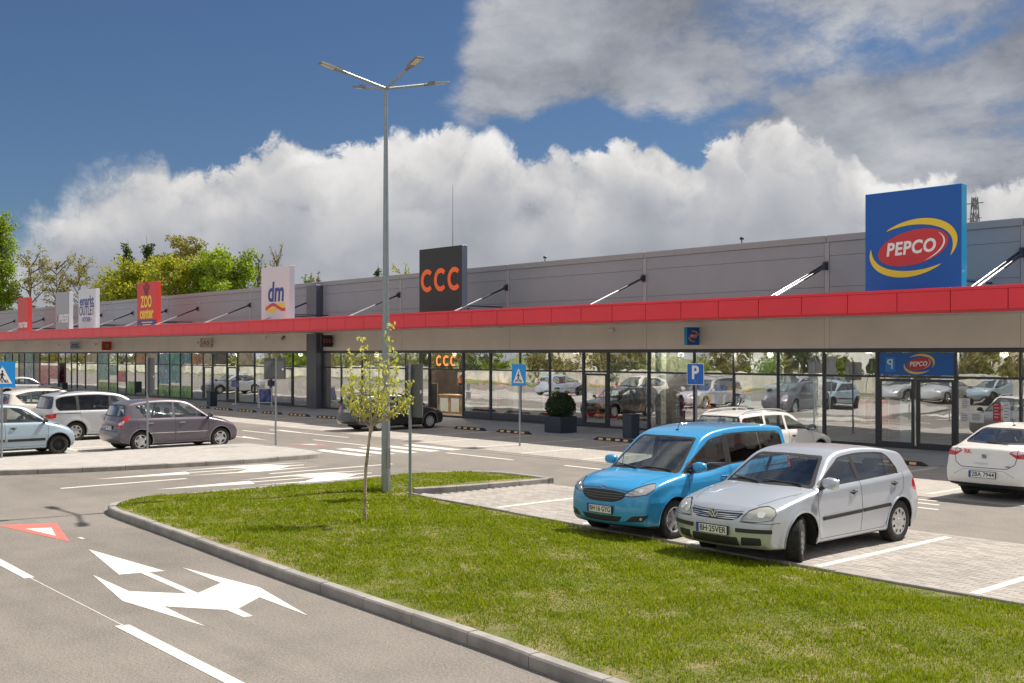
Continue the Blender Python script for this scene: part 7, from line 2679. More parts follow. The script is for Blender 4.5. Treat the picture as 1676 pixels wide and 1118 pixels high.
park(OCTA, (-35.06, 26.98), 0.0, 'estate_car', 'black estate car parked behind the young tree and lamp post', detail=0.05, extras=rails_extra(0.56, 2.1, 4.0, 'trim_black'), scale=0.94)
park(TOLE, (-10.03, 25.63), -0.6, 'saloon_car', 'white saloon seen from behind with red letters on its boot, cut by the right edge', detail=0.04, extras=tole_extra)
park(CREAM, (-43.0, 17.0), 0.0, 'minivan', 'cream minivan with upswept rear side window behind the crosswalk sign on the left', detail=0.06)
saln = park(SALN, (-74.6, 26.3), 0.0, 'saloon_car', 'silver saloon half in shade near the far left shop windows', detail=0.07)
# ================================================================== STREET FURNITURE
# tall lamp post with four arms
t = thing('lamp_post', 'tall tapered galvanised lamp post with four flat lamp heads standing on the lawn', 'lamp post', (-18.66, 13.09, 0.0))
mk('pole', MB().cyl((0, 0, 0.02), (0, 0, 8.32), 0.098, 0.036, n=12), 'galvanised', t, rel=False, smooth=True)
mk('base_flange', MB().cyl((0, 0, 0.0), (0, 0, 0.05), 0.15, n=16), 'galvanised', t, rel=False)
mk('service_door', MB().box(0.070, 0.0985, -0.045, 0.045, 0.55, 0.95), 'lamp_grey', t, rel=False)
for k in range(4):
    a = R(-8 - 90 * k)
    d_ = Vector((math.cos(a), math.sin(a), 0))
    sd_ = Vector((-d_.y, d_.x, 0))
    p0 = Vector((0, 0, 8.30)) + d_ * 0.02
    p1 = Vector((0, 0, 8.50)) + d_ * 0.92
    arm = mk('arm', MB().cyl(p0, p1, 0.030, n=10), 'galvanised', t, rel=False, smooth=True)
    # flat lamp head: neck, tapered housing, lens
    ax = (p1 - p0).normalized()
    up = sd_.cross(ax) * -1
    up = ax.cross(sd_)
    M = Matrix(((ax.x, sd_.x, up.x, p1.x), (ax.y, sd_.y, up.y, p1.y), (ax.z, sd_.z, up.z, p1.z), (0, 0, 0, 1)))
    hb = MB()
    hb.cyl((-0.03, 0, 0), (0.09, 0, 0.005), 0.036, 0.030, n=10)
    pr = [(0.05, 0.035, 0.028), (0.12, 0.075, 0.036), (0.19, 0.090, 0.028), (0.53, 0.090, 0.018), (0.55, 0.082, 0.012)]
    vs = []
    for x, hw, hh in pr:
        vs += [(x, -hw, -0.016), (x, hw, -0.016), (x, hw * 0.9, hh), (x, -hw * 0.9, hh)]
    fs = [(0, 1, 2, 3), (16, 19, 18, 17)]
    for i in range(4):
        for j in range(4):
            fs.append((i * 4 + j, (i + 1) * 4 + j, (i + 1) * 4 + (j + 1) % 4, i * 4 + (j + 1) % 4))
    hb.add(vs, fs)
    for j in range(6):
        hb.box(0.10 + j * 0.02, 0.108 + j * 0.02, -0.06, 0.06, 0.036, 0.052)
    hd_ = mk('lamp_head', hb.xf(M), 'lamp_grey', t, rel=False)
    mk('lens', MB().box(0.23, 0.51, -0.065, 0.065, -0.021, -0.0165).xf(M), 'lamp_glass', hd_, rel=False)


def bolt_clamps(mb, zs_):
    for z in zs_:
        mb.cyl((0, 0, z - 0.02), (0, 0, z + 0.02), 0.040, n=10)
        mb.box(-0.03, 0.03, -0.055, -0.03, z - 0.012, z + 0.012)


def post(t, h, r=0.030, lean=0.0):
    mb = MB().cyl((0, 0, -0.02), (lean, 0, h), r, n=12)
    mb.cyl((lean, 0, h), (lean, 0, h + 0.012), r * 1.05, n=12)
    return mk('post', mb, 'galvanised', t, rel=False, smooth=True)


def rounded_plate(w_, h_, r_=0.03):
    return [tuple(p) for p in rnd([(-w_ / 2, -h_ / 2), (w_ / 2, -h_ / 2), (w_ / 2, h_ / 2), (-w_ / 2, h_ / 2)], r_, 4)]


def crossing_sign(loc, rz, z0, label, w_=0.66, h_=0.68):
    """blue square with white triangle and a walking figure on a striped crossing; faces local -Y"""
    t = thing('crossing_sign', label, 'traffic sign', loc, rz, 'pedestrian crossing signs')
    post(t, z0 + h_ / 2 + 0.02)
    Rv, Uv = (1, 0, 0), (0, 0, 1)
    cz = z0
    mk('sign_plate', MB().prism(rounded_plate(w_, h_), 0, 0.004).xf(frame_matrix((0, -0.044, cz), Rv, Uv)), 'sign_back', t, rel=False)
    ngon_mesh('sign_face', [rounded_plate(w_ - 0.004, h_ - 0.004)], 'sign_blue', (0, -0.0485, cz), Rv, Uv, t, 0.002, rel=False)
    k = w_ / 0.66
    ngon_mesh('triangle', [[(-0.25 * k, -0.245 * k), (0.25 * k, -0.245 * k), (0.0, 0.235 * k)]], 'white_paint', (0, -0.0512, cz), Rv, Uv, t, 0.0015, rel=False)
    fig = [[(-0.018, 0.045), (0.022, 0.050), (0.034, 0.010), (0.060, -0.035), (0.050, -0.045), (0.018, -0.012), (0.014, -0.060), (0.060, -0.165), (0.085, -0.205),
            (0.062, -0.210), (0.036, -0.170), (-0.004, -0.095), (-0.030, -0.140), (-0.070, -0.205), (-0.092, -0.200), (-0.056, -0.130), (-0.036, -0.055),
            (-0.034, -0.010), (-0.058, -0.028), (-0.080, -0.070), (-0.092, -0.062), (-0.066, -0.005)],
           ellipse(0.002, 0.085, 0.026, 0.028, 14)]
    fig = [[(x * k, y * k + 0.0) for x, y in f] for f in fig]
    ngon_mesh('walking_figure', fig, 'black_paint', (0, -0.053, cz), Rv, Uv, t, 0.0015, rel=False)
    bars = []
    for x in (-0.165, -0.12, -0.01, 0.10, 0.15):
        s_ = -x * 0.28
        bars.append([((x - 0.016) * k, -0.222 * k), ((x + 0.016) * k, -0.222 * k), ((x + 0.010 + s_) * k, -0.135 * k), ((x - 0.010 + s_) * k, -0.135 * k)])
    ngon_mesh('stripes', bars, 'black_paint', (0, -0.0528, cz), Rv, Uv, t, 0.0012, rel=False)
    cl = MB()
    bolt_clamps(cl, (z0 - 0.2, z0 + 0.2))
    mk('clamp', cl, 'galvanised', t, rel=False)
    return t


crossing_sign((-25.83, 23.21, 0), 0, 2.22, 'blue square pedestrian crossing sign in the middle, in front of the shop windows')
crossing_sign((-31.01, 9.38, 0.115), R(90), 2.22, 'blue square pedestrian crossing sign at the left edge of the picture')

t = thing('parking_sign', 'blue rounded sign with a white letter P on a thin pole', 'traffic sign', (-21.80, 26.9, 0))
post(t, 2.62)
mk('sign_plate', MB().prism(rounded_plate(0.66, 0.66, 0.05), 0, 0.004).xf(frame_matrix((0, -0.044, 2.26), (1, 0, 0), (0, 0, 1))), 'white_paint', t, rel=False)
ngon_mesh('sign_face', [rounded_plate(0.625, 0.625, 0.045)], 'sign_blue_deep', (0, -0.0485, 2.26), (1, 0, 0), (0, 0, 1), t, 0.002, rel=False)
put_text('P', 0.56, (-0.01, -0.0515, 2.29), (1, 0, 0), (0, 0, 1), 'white_paint', t, 0.001, 0.018, rel=False)
cl = MB()
bolt_clamps(cl, (2.05, 2.45))
mk('clamp', cl, 'galvanised', t, rel=False)


def sign_from_behind(loc, rz, z0, z1, w_, label, off=0.0, panels=1):
    t = thing('traffic_sign', label, 'traffic sign', loc, rz, 'grey backs of traffic signs')
    post(t, z1 + 0.0 if panels == 1 else z1 - 0.02)
    mk('sign_plate', MB().prism(rounded_plate(w_, z1 - z0, 0.03), 0, 0.004).xf(frame_matrix((off, 0.052, (z0 + z1) / 2), (1, 0, 0), (0, 0, 1))), 'sign_back', t, rel=False)
    rim = MB()
    for x in (-w_ / 2, w_ / 2 - 0.006):
        rim.box(off + x, off + x + 0.006, 0.034, 0.047, z0 + 0.02, z1 - 0.02)
    for z in (z0, z1 - 0.006):
        rim.box(off - w_ / 2 + 0.008, off + w_ / 2 - 0.008, 0.034, 0.047, z, z + 0.006)
    mk('folded_rim', rim, 'lamp_grey', t, rel=False)
    cl = MB()
    for z in (z0 + 0.12, z1 - 0.12):
        cl.cyl((0, 0, z - 0.02), (0, 0, z + 0.02), 0.040, n=10)
        cl.box(-0.03, 0.03, 0.03, 0.045, z - 0.012, z + 0.012)
    mk('clamp', cl, 'galvanised', t, rel=False)
    mk('sticker', MB().box(off + w_ * 0.32, off + w_ * 0.32 + 0.05, 0.040, 0.0465, (z0 + z1) / 2 - 0.05, (z0 + z1) / 2 + 0.01), 'white_paint', t, rel=False)
    return t


sign_from_behind((-29.86, 16.9, 0.115), R(90), 2.00, 2.64, 0.74, 'broad square grey sign back on a pole at the island tip')
sign_from_behind((-31.24, 13.48, 0.115), R(0), 1.60, 2.66, 0.55, 'tall narrow grey sign back on the pole in front of the mauve minivan', 0.12)
sign_from_behind((-17.35, 12.74, 0.02), R(0), 1.64, 2.66, 0.50, 'tall narrow grey sign back on the pole right of the lamp post', 0.10)
mk('footing', MB().cyl((0, 0, 0), (0, 0, 0.03), 0.14, n=14), 'kerb_concrete', bpy.data.objects['traffic_sign.002'] if 'traffic_sign.002' in bpy.data.objects else t, rel=False)


def leaf_quads(mb, c, n, spread, size, droop=0.0, sq=(1, 1, 1), r=rng, flat=0.6):
    for _ in range(n):
        while True:
            p = Vector((r.uniform(-1, 1), r.uniform(-1, 1), r.uniform(-1, 1)))
            if p.length < 1:
                break
        p = Vector((p.x * sq[0], p.y * sq[1], p.z * sq[2])) * spread + c
        d_ = Vector((r.gauss(0, 1), r.gauss(0, 1), r.gauss(0, flat) - droop)).normalized()
        s_ = d_.cross(Vector((r.gauss(0, 1), r.gauss(0, 1), r.gauss(0, 1)))).normalized()
        k = size * r.uniform(0.65, 1.3)
        a = p - d_ * k * 0.5
        b_ = p + s_ * k * 0.30 + d_ * k * 0.02
        e = p + d_ * k * 0.55
        f = p - s_ * k * 0.30
        mb.add([a, b_, e, f], [(0, 1, 2, 3)])


# ball shaped bush in a square planter
t = thing('planter', 'dark blue square planter in front of the shop windows', 'planter', (-29.20, 28.25, 0.012))
mb = MB()
mb.box(-0.36, 0.36, -0.36, 0.36, 0.0, 0.05)
for sx, sy, ex, ey in ((-0.42, -0.42, 0.42, -0.39), (-0.42, 0.39, 0.42, 0.42), (-0.42, -0.3895, -0.39, 0.3895), (0.39, -0.3895, 0.42, 0.3895)):
    mb.bbox(sx, ex, sy, ey, 0.02, 0.60, 0.004)
mk('box', mb, 'planter', t, rel=False)
mk('earth', MB().box(-0.385, 0.385, -0.385, 0.385, 0.06, 0.54), 'soil', t, rel=False)
t = thing('topiary_bush', 'dark green clipped ball shaped bush growing in the blue planter', 'bush', (-29.20, 28.25, 0.55))
mk('trunk', MB().tube([(0, 0, 0), (0.01, 0.01, 0.2), (0, 0, 0.35)], [0.03, 0.025, 0.02]), 'bark', t, rel=False)
mb = MB()
rr_ = random.Random(4)
for _ in range(3600):
    d_ = Vector((rr_.gauss(0, 1), rr_.gauss(0, 1), rr_.gauss(0, 1))).normalized()
    rad = 0.56 * (1 + 0.06 * math.sin(5 * d_.x + 3 * d_.z) + 0.05 * math.sin(9 * d_.y + 4)) * rr_.uniform(0.84, 1.03)
    c = d_ * rad
    c.z = c.z * 0.86 + 0.44
    leaf_quads(mb, c, 1, 0.01, 0.07, 0, r=rr_)
mk('foliage', mb, 'topiary', t, rel=False)
mk('inner_foliage', MB().lathe([(0.001, -0.36), (0.25, -0.30), (0.40, -0.12), (0.42, 0.08), (0.30, 0.28), (0.001, 0.38)], 14, 'z', (0, 0, 0.44)), 'topiary', t, rel=False, smooth=True)


def bin_(loc, label, h=0.80, w_=0.40):
    t = thing('litter_bin', label, 'bin', loc, 0, 'dark blue square litter bins')
    mk('body', MB().bbox(-w_ / 2, w_ / 2, -w_ / 2, w_ / 2, 0.03, h, 0.012), 'planter', t, rel=False)
    mk('plinth', MB().box(-w_ / 2 + 0.03, w_ / 2 - 0.03, -w_ / 2 + 0.03, w_ / 2 - 0.03, 0.0, 0.029), 'black_paint', t, rel=False)
    mk('lid', MB().bbox(-w_ / 2 - 0.008, w_ / 2 + 0.008, -w_ / 2 - 0.008, w_ / 2 + 0.008, h + 0.004, h + 0.03, 0.006), 'planter', t, rel=False)
    mk('ashtray', MB().cyl((0.08, -0.08, h + 0.0305), (0.08, -0.08, h + 0.036), 0.05, n=12), 'strut_steel', t, rel=False)


bin_((-25.60, 28.1, 0.012), 'dark blue square litter bin on the walkway between planter and blue van', 0.80, 0.42)
bin_((-56.6, 28.1, 0.012), 'dark blue square litter bin behind the nose of the mauve minivan', 0.80, 0.42)
bin_((-80.6, 28.6, 0.012), 'small distant dark litter bin near the far left shop doors', 0.80, 0.42)

# pavement board and small stand by the left shop
t = thing('pavement_board', 'white framed folding pavement board standing by the shop door left of the dark column', 'pavement board', (-52.9, 29.3, 0.012), R(68))
fr = MB()
for s_ in (-1, 1):
    for x in (-0.33, 0.33):
        fr.bar((x, s_ * 0.30, 0), (x, s_ * 0.03, 1.08), 0.035, 0.03)
    fr.bar((-0.31, s_ * 0.225, 0.30), (0.31, s_ * 0.225, 0.30), 0.03)
    fr.bar((-0.31, s_ * 0.045, 1.04), (0.31, s_ * 0.045, 1.04), 0.03)
mk('frame', fr, 'white_paint', t, rel=False)
mat('board_print', (0.10, 0.13, 0.32), rough=0.5, fn=vary(5, 0.7))
for s_ in (-1, 1):
    mk('panel', MB().add([(-0.30, s_ * 0.222, 0.33), (0.30, s_ * 0.222, 0.33), (0.30, s_ * 0.058, 1.00), (-0.30, s_ * 0.058, 1.00)], [(0, 1, 2, 3)]), 'board_print', t, rel=False)
t = thing('display_stand', 'small blue notice stand on a white pole in front of the left shop', 'stand', (-57.9, 30.2, 0.012), R(0))
mk('pole', MB().cyl((0, 0, 0), (0, 0, 1.1), 0.03, n=10), 'white_paint', t, rel=False)
mk('foot', MB().bbox(-0.2, 0.2, -0.15, 0.15, 0, 0.04, 0.01), 'white_paint', t, rel=False)
mk('panel', MB().bbox(-0.42, 0.42, -0.06, -0.032, 1.0, 1.34, 0.005), 'board_print', t, rel=False)

# ================================================================== YOUNG TREE ON THE LAWN
t = thing('young_tree', 'thin young tree with loose yellow green leaves on the lawn left of the lamp post', 'tree', (-15.18, 10.23, 0.09))
LAT = Vector((0.663, 0.7485, 0))
DEP = Vector((-0.7485, 0.663, 0))
trunk = [Vector((0, 0, -0.02)), LAT * 0.0 + Vector((0, 0, 0.5)), LAT * 0.02 + DEP * 0.02 + Vector((0, 0, 0.95)), LAT * 0.07 + Vector((0, 0, 1.35)), LAT * 0.12 + Vector((0, 0, 1.75))]
mk('trunk', MB().tube(trunk, [0.034, 0.026, 0.028, 0.022, 0.030], 9), 'bark_pale', t, rel=False, smooth=True)
rt_ = random.Random(21)
br = MB()
lv = MB()
base = trunk[-1]
targets = [(-0.40, 0.10, 1.02), (-0.33, -0.15, 0.70), (-0.16, 0.05, 1.28), (-0.02, -0.2, 0.80), (0.10, 0.2, 0.98), (0.30, 0.0, 1.50), (0.44, -0.15, 0.92), (0.60, 0.15, 0.58), (0.64, -0.05, 0.34),
           (-0.45, -0.1, 0.50), (-0.38, 0.2, 0.25), (0.25, 0.3, 0.7), (0.15, -0.3, 0.55), (0.45, 0.25, 0.22), (-0.15, -0.25, 0.6)]
for i, (la, de, ht) in enumerate(targets):
    tip = base + LAT * la + DEP * de + Vector((0, 0, ht))
    st = base + Vector((0, 0, -0.25 + 0.03 * i * 0.5))
    midp = st.lerp(tip, 0.5) + LAT * la * 0.28 + Vector((0, 0, -0.02 + 0.05 * (ht < 0.5)))
    pts = [st, st.lerp(midp, 0.5) + LAT * la * 0.08, midp, midp.lerp(tip, 0.55), tip]
    br.tube(pts, [0.016, 0.012, 0.009, 0.006, 0.003], 6)
    n_cl = 9 if ht > 0.6 else 7
    for k in range(n_cl):
        f = 0.30 + 0.72 * k / (n_cl - 1)
        q = pts[2].lerp(pts[4], max(0, (f - 0.5) * 2)) if f > 0.5 else pts[0].lerp(pts[2], f * 2)
        c = q + Vector((rt_.gauss(0, .03), rt_.gauss(0, .03), rt_.gauss(0, .02)))
        leaf_quads(lv, c - Vector((0, 0, 0.03)), 14 if f > 0.5 else 9, 0.075, 0.060, 1.1, r=rt_)
for k in range(6):
    c = Vector((rt_.uniform(-.05, .09), rt_.uniform(-.05, .05), 0.22 + 0.05 * k)) + LAT * 0.05
    leaf_quads(lv, c, 8, 0.05, 0.05, 0.3, r=rt_)
mat('young_leaf', rough=0.5, fn=f_leaf((0.30, 0.35, 0.07), (0.64, 0.62, 0.20), 0.45, 1.3))
mk('branches', br, 'bark_pale', t, rel=False, smooth=True)
mk('foliage', lv, 'young_leaf', t, rel=False)
# ================================================================== LAWN BLADES
def grass_blades(n, name):
    r = np.random.default_rng(5)
    P = np.array(lawn_poly)
    u0, u1, v0, v1 = P[:, 0].min(), 1.5, P[:, 1].min(), P[:, 1].max()
    out_u, out_v = [], []
    need = n
    while need > 0:
        u = r.uniform(u0, u1, need * 2)
        v = r.uniform(v0, v1, need * 2)
        D_ = -0.7485 * u + 0.6631 * v
        l_ = 0.6631 * u + 0.7485 * v
        # thinner with distance, thin strip outside the frame
        dens = np.clip(12.5 / np.maximum(D_, 6), 0.42, 1.0) ** 1.3
        dens = np.where((np.abs(l_ / D_) > 0.49) | (D_ < 7), dens * 0.35, dens)
        # sparse, worn patches
        w_ = np.sin(u * 1.9 + 1.3 * np.sin(v * 1.7)) * np.sin(v * 2.6 + u * 0.9) + 0.5 * np.sin(u * 6.1 + v * 4.3) * np.sin(v * 7.7 - u * 2.9)
        dens *= np.where(w_ > 1.05, 0.45, 1.0)
        worn = np.sin(u * 3.7 + 2.1 * np.sin(v * 2.9)) * np.sin(v * 5.3 + 1.7 * np.sin(u * 2.2))
        dens *= np.where(worn > 0.93, 0.28, 1.0)
        ko = np.interp(u, [p[0] for p in sorted(south)], [p[1] for p in sorted(south)])
        dens *= np.clip((v - ko - 0.12 + 0.08 * np.sin(u * 7)) / 0.34, 0.08, 1)
        lk_ = np.interp(u, [p[0] for p in LOWK], [p[1] for p in LOWK])
        edge = np.clip((lk_ - v + 0.15 * np.sin(u * 3.1) + 0.1 * np.sin(u * 11)) / 0.42, 0.05, 1)
        dens *= np.where(u > -18.5, edge, 1)
        ok = (r.random(len(u)) < dens) & (sdf_poly(P, u, v) < -0.02)
        out_u.append(u[ok])
        out_v.append(v[ok])
        need -= int(ok.sum())
    u = np.concatenate(out_u)[:n]
    v = np.concatenate(out_v)[:n]
    z = np.array([lawn_h(a, b_) for a, b_ in zip(u, v)]) - 0.005
    D_ = -0.7485 * u + 0.6631 * v
    tuft = 0.75 + 0.35 * np.sin(u * 2.3 + 2 * np.sin(v * 1.1)) * np.sin(v * 3.1) + 0.25 * np.sin(u * 9 + v * 5) * np.sin(v * 8)
    h_ = np.clip(r.normal(0.040, 0.014, n) * np.clip(tuft, 0.45, 1.5), 0.015, 0.12)
    # taller round the young tree and the lamp post
    for (a, b_, rad) in ((-15.18, 10.23, 0.45), (-18.66, 13.0, 0.4), (-17.35, 12.7, 0.25)):
        dd = np.hypot(u - a, v - b_)
        h_ *= 1 + 1.1 * np.exp(-(dd / rad) ** 2)
    wd = r.uniform(0.0035, 0.0065, n) * np.clip(D_ / 11, 0.9, 1.9)
    h_ *= np.where(r.random(n) < 0.02, 1.9, 1.0)
    an = r.uniform(0, 2 * np.pi, n)
    ax = np.stack([np.cos(an), np.sin(an)], 1) * wd[:, None]
    lean = r.normal(0, 0.42, (n, 2)) * h_[:, None]
    V = np.zeros((n, 5, 3))
    V[:, 0, :2] = np.stack([u, v], 1) - ax
    V[:, 1, :2] = np.stack([u, v], 1) + ax
    V[:, 0, 2] = V[:, 1, 2] = z
    m_ = np.stack([u, v], 1) + lean * 0.35
    V[:, 2, :2] = m_ + ax * 0.7
    V[:, 3, :2] = m_ - ax * 0.7
    V[:, 2, 2] = V[:, 3, 2] = z + h_ * 0.62
    V[:, 4, :2] = np.stack([u, v], 1) + lean
    V[:, 4, 2] = z + h_ * 0.95
    b0 = np.arange(n)[:, None] * 5
    T = np.concatenate([b0 + np.array([[0, 1, 2]]), b0 + np.array([[0, 2, 3]]), b0 + np.array([[3, 2, 4]])])
    me = np_mesh(name, V.reshape(-1, 3), T)
    o = link(name, me, 'grass', kind='stuff')
    o['label'] = 'bright green mown grass with a few dry patches on the island'
    o['category'] = 'grass'
    return o


grass_blades(300000, 'grass')

# ================================================================== TREES BEYOND THE BUILDING
mat('leaf_yellow', rough=0.55, fn=f_leaf((0.19, 0.22, 0.018), (0.40, 0.40, 0.040), 0.5, 1.4))
mat('leaf_bright', rough=0.55, fn=f_leaf((0.11, 0.18, 0.014), (0.30, 0.38, 0.030), 0.5, 1.5))
mat('leaf_olive', rough=0.6, fn=f_leaf((0.14, 0.135, 0.045), (0.32, 0.29, 0.095), 0.45, 1.4))
mat('leaf_dark', rough=0.6, fn=f_leaf((0.035, 0.06, 0.018), (0.09, 0.135, 0.04), 0.4, 1.2))


def tree(name, label, u, v, h, w_, leaf, kind='round', n=4200, size=0.34, seed=1, trunk_h=0.25, gap=0.0, group='trees beyond the building'):
    r = random.Random(seed)
    t = thing(name, label, 'tree', (u, v, 0), 0, group)
    tb = MB()
    top_ = h * (0.97 if kind in ('poplar', 'bare') else 0.85)
    tr = [Vector((r.gauss(0, .01) * h * k, r.gauss(0, .01) * h * k, top_ * k)) for k in (0, 0.2, 0.4, 0.6, 0.8, 1.0)]
    r0 = h * 0.017
    tb.tube(tr, [r0, r0 * .85, r0 * .65, r0 * .45, r0 * .25, r0 * .06], 7)
    mk('trunk', tb, 'bark', t, rel=False, smooth=True)
    lb, lf = MB(), MB()
    nb = {'round': 34, 'poplar': 38, 'loose': 28, 'bare': 30}[kind]
    cl = []
    for i in range(nb):
        f = trunk_h + (0.95 - trunk_h) * (i + r.random()) / nb
        a = r.uniform(0, 2 * PI)
        if kind == 'poplar':
            ln = w_ * 0.5 * (0.9 - 0.7 * max(0, f - 0.45) / 0.55) * r.uniform(0.6, 1.05)
            el_ = R(r.uniform(58, 75))
        elif kind == 'bare':
            ln = w_ * 0.5 * (1.0 - 0.75 * f) * r.uniform(0.6, 1.1) + 0.5
            el_ = R(r.uniform(62, 82))
        else:
            ln = w_ * 0.5 * math.sin(PI * min(1, max(0.1, (f - trunk_h * 0.7) / (1.06 - trunk_h * 0.7)))) ** 0.6 * r.uniform(0.72, 1.12)
            el_ = R(r.uniform(8, 55))
        st = tr[0].lerp(tr[-1], f * h / top_ if f * h < top_ else 1) if False else Vector((0, 0, min(f * h * 0.92, top_ * 0.98)))
        d_ = Vector((math.cos(a) * math.cos(el_), math.sin(a) * math.cos(el_), math.sin(el_)))
        ll = ln / max(0.35, math.cos(el_))
        ll = min(ll, max(0.6, (h - st.z) * 1.05))
        tip = st + d_ * ll + Vector((0, 0, r.uniform(-.02, .02) * h))
        md = st.lerp(tip, 0.55) + Vector((r.gauss(0, .05), r.gauss(0, .05), 0.04)) * ll
        lb.tube([st, md, tip], [r0 * 0.30, r0 * 0.18, r0 * 0.05], 5)
        for k in range(5 if kind != 'bare' else 7):
            g_ = r.uniform(0.25, 1.0)
            q = st.lerp(tip, g_) + Vector((r.gauss(0, .06), r.gauss(0, .06), r.gauss(0, .05))) * w_
            if kind in ('loose', 'bare'):
                lb.tube([st.lerp(tip, g_ * 0.8), q], [r0 * 0.07, r0 * 0.025], 4)
            cl.append(q)
    per = max(1, n // len(cl))
    cs = w_ * {'round': 0.125, 'poplar': 0.15, 'loose': 0.085, 'bare': 0.03}[kind]
    for c in cl:
        m_ = int(per * r.uniform(0.5, 1.5))
        k = r.uniform(0.7, 1.35)
        if r.random() < gap:
            continue
        leaf_quads(lf, c, m_, cs * k, size, 0.25, (1, 1, 0.8), r=r, flat=0.8)
    mk('limbs', lb, 'bark', t, rel=False)
    mk('foliage', lf, leaf, t, rel=False)
    return t


# u positions follow a line of trees along v = 64 to 90
def at_px(x, v):
    tt = (x - 838) / 1815
    D_ = v / (0.66313 + 0.7485 * tt)
    return D_ * (tt * 0.66313 - 0.7485), D_


def ht(y, D_):
    return 2.87 + (580 - y) * D_ / 1815


TREES = [  # px centre, v, px top, px width, leaf, kind, n, size, label
    (2, 62, 340, 62, 'leaf_bright', 'poplar', 9000, 0.42, 'tall bright green poplar at the left edge, tallest of the trees'),
    (-30, 60, 330, 60, 'leaf_bright', 'poplar', 4000, 0.5, 'tall green poplar partly outside the left edge'),
    (50, 66, 410, 60, 'leaf_olive', 'loose', 2600, 0.34, 'thin olive tree just right of the tall poplar'),
    (92, 70, 418, 70, 'leaf_olive', 'loose', 2800, 0.34, 'loose olive tree behind the small red sign board'),
    (128, 62, 430, 62, 'leaf_olive', 'loose', 2800, 0.30, 'loose olive tree above the white lettered sign board'),
    (175, 68, 440, 60, 'leaf_yellow', 'loose', 4500, 0.34, 'low yellowish tree left of the red paw sign'),
    (208, 78, 384, 32, 'leaf_dark', 'poplar', 4500, 0.36, 'slim dark pointed tree, left one of two behind the yellow trees'),
    (243, 80, 380, 30, 'leaf_dark', 'poplar', 4500, 0.36, 'slim dark pointed tree, right one of two behind the yellow trees'),
    (225, 60, 432, 86, 'leaf_yellow', 'round', 9500, 0.40, 'rounded yellow green tree right behind the red paw sign'),
    (268, 72, 405, 60, 'leaf_olive', 'loose', 5500, 0.36, 'olive brown tree standing above the yellow one'),
    (300, 62, 425, 80, 'leaf_yellow', 'round', 9000, 0.40, 'yellow green tree in the middle of the clump'),
    (318, 78, 392, 96, 'leaf_olive', 'loose', 8500, 0.38, 'tall olive brown tree crowning the clump'),
    (375, 60, 412, 78, 'leaf_bright', 'round', 10500, 0.38, 'dense bright green tree at the right end of the clump'),
    (345, 64, 415, 60, 'leaf_bright', 'round', 8000, 0.38, 'bright green tree left of the dense one at the clump end'),
    (398, 80, 415, 40, 'leaf_olive', 'bare', 1300, 0.26, 'thin nearly bare tree right of the clump'),
    (424, 66, 420, 40, 'leaf_bright', 'bare', 2000, 0.26, 'sparse green tree left of the pale sign board'),
    (455, 80, 402, 40, 'leaf_olive', 'bare', 700, 0.24, 'bare twiggy tree behind the pale sign board'),
    (505, 66, 450, 30, 'leaf_bright', 'bare', 1600, 0.24, 'small sparse treetop above the wall right of the pale sign'),
    (520, 72, 447, 26, 'leaf_olive', 'bare', 1200, 0.24, 'tiny twiggy treetop beside the dark column'),
    (618, 68, 424, 22, 'leaf_dark', 'poplar', 1800, 0.26, 'slim conifer top left of the lamp post'),
    (660, 64, 434, 40, 'leaf_yellow', 'loose', 1800, 0.24, 'small yellowish treetop left of the black sign board')]
for i, (x, v, ytop, wpx, leaf, kind, n_, sz, lb_) in enumerate(TREES):
    u, D_ = at_px(x, v)
    tree({'poplar': 'poplar_tree', 'bare': 'bare_tree'}.get(kind, 'leafy_tree'), lb_, u, v, ht(ytop, D_) * (1.0 if kind not in ('loose', 'round') else 1.06), wpx * D_ / 1815 * (1.15 if kind != 'round' else 1.25), leaf, kind, n_, sz, 100 + i)

# ================================================================== WHAT THE SHOP WINDOWS MIRROR: far side of the lot
t = thing('boundary_wall', 'low pale concrete boundary wall on the far side of the lot', 'wall', (-60, -11.6, 0))
for k in range(78):
    u = -422 + 6 * k
    mk('wall_section', MB().bbox(u, u + 5.94, -11.7, -11.55, 0, 1.35, 0.02), 'concrete_pale', t)
r = random.Random(8)
ACROSS = ['leafy tree across the lot, mirrored in the shop glass']
for i in range(20):
    u = -150 + 8.6 * i + r.uniform(-2, 2)
    v = -16 - r.uniform(0, 8)
    lf = r.choice(['leaf_olive', 'leaf_dark', 'leaf_bright', 'leaf_olive'])
    tree('leafy_tree', ACROSS[0], u, v, r.uniform(6, 10), r.uniform(5, 8), lf, 'round' if i % 2 else 'loose', 900, 0.5, 300 + i, trunk_h=0.12, group='trees across the lot')
bush_src = []
for k in range(4):
    t = thing('bush', 'wild bush behind the low wall across the lot', 'bush', (0, -13, 0), 0, 'bushes behind the low wall across the lot')
    mb = MB()
    for q in range(26):
        c = Vector((r.gauss(0, 1.1), r.gauss(0, 0.6), abs(r.gauss(1.5, 0.8))))
        leaf_quads(mb, c, 42, 0.55, 0.26, 0.1, r=r)
    mk('foliage', mb, ('leaf_dark', 'leaf_olive', 'leaf_bright', 'leaf_olive')[k], t, rel=False)
    sb = MB()
    for q in range(14):
        a = r.uniform(0, 2 * PI)
        sb.tube([(r.gauss(0, .3), r.gauss(0, .2), 0), (math.cos(a) * .5, math.sin(a) * .3, 1.3), (math.cos(a) * 1.2, math.sin(a) * .7, r.uniform(2.0, 3.4))], [0.05, 0.035, 0.01], 5)
    mk('stems', sb, 'bark', t, rel=False)
    bush_src.append(t)
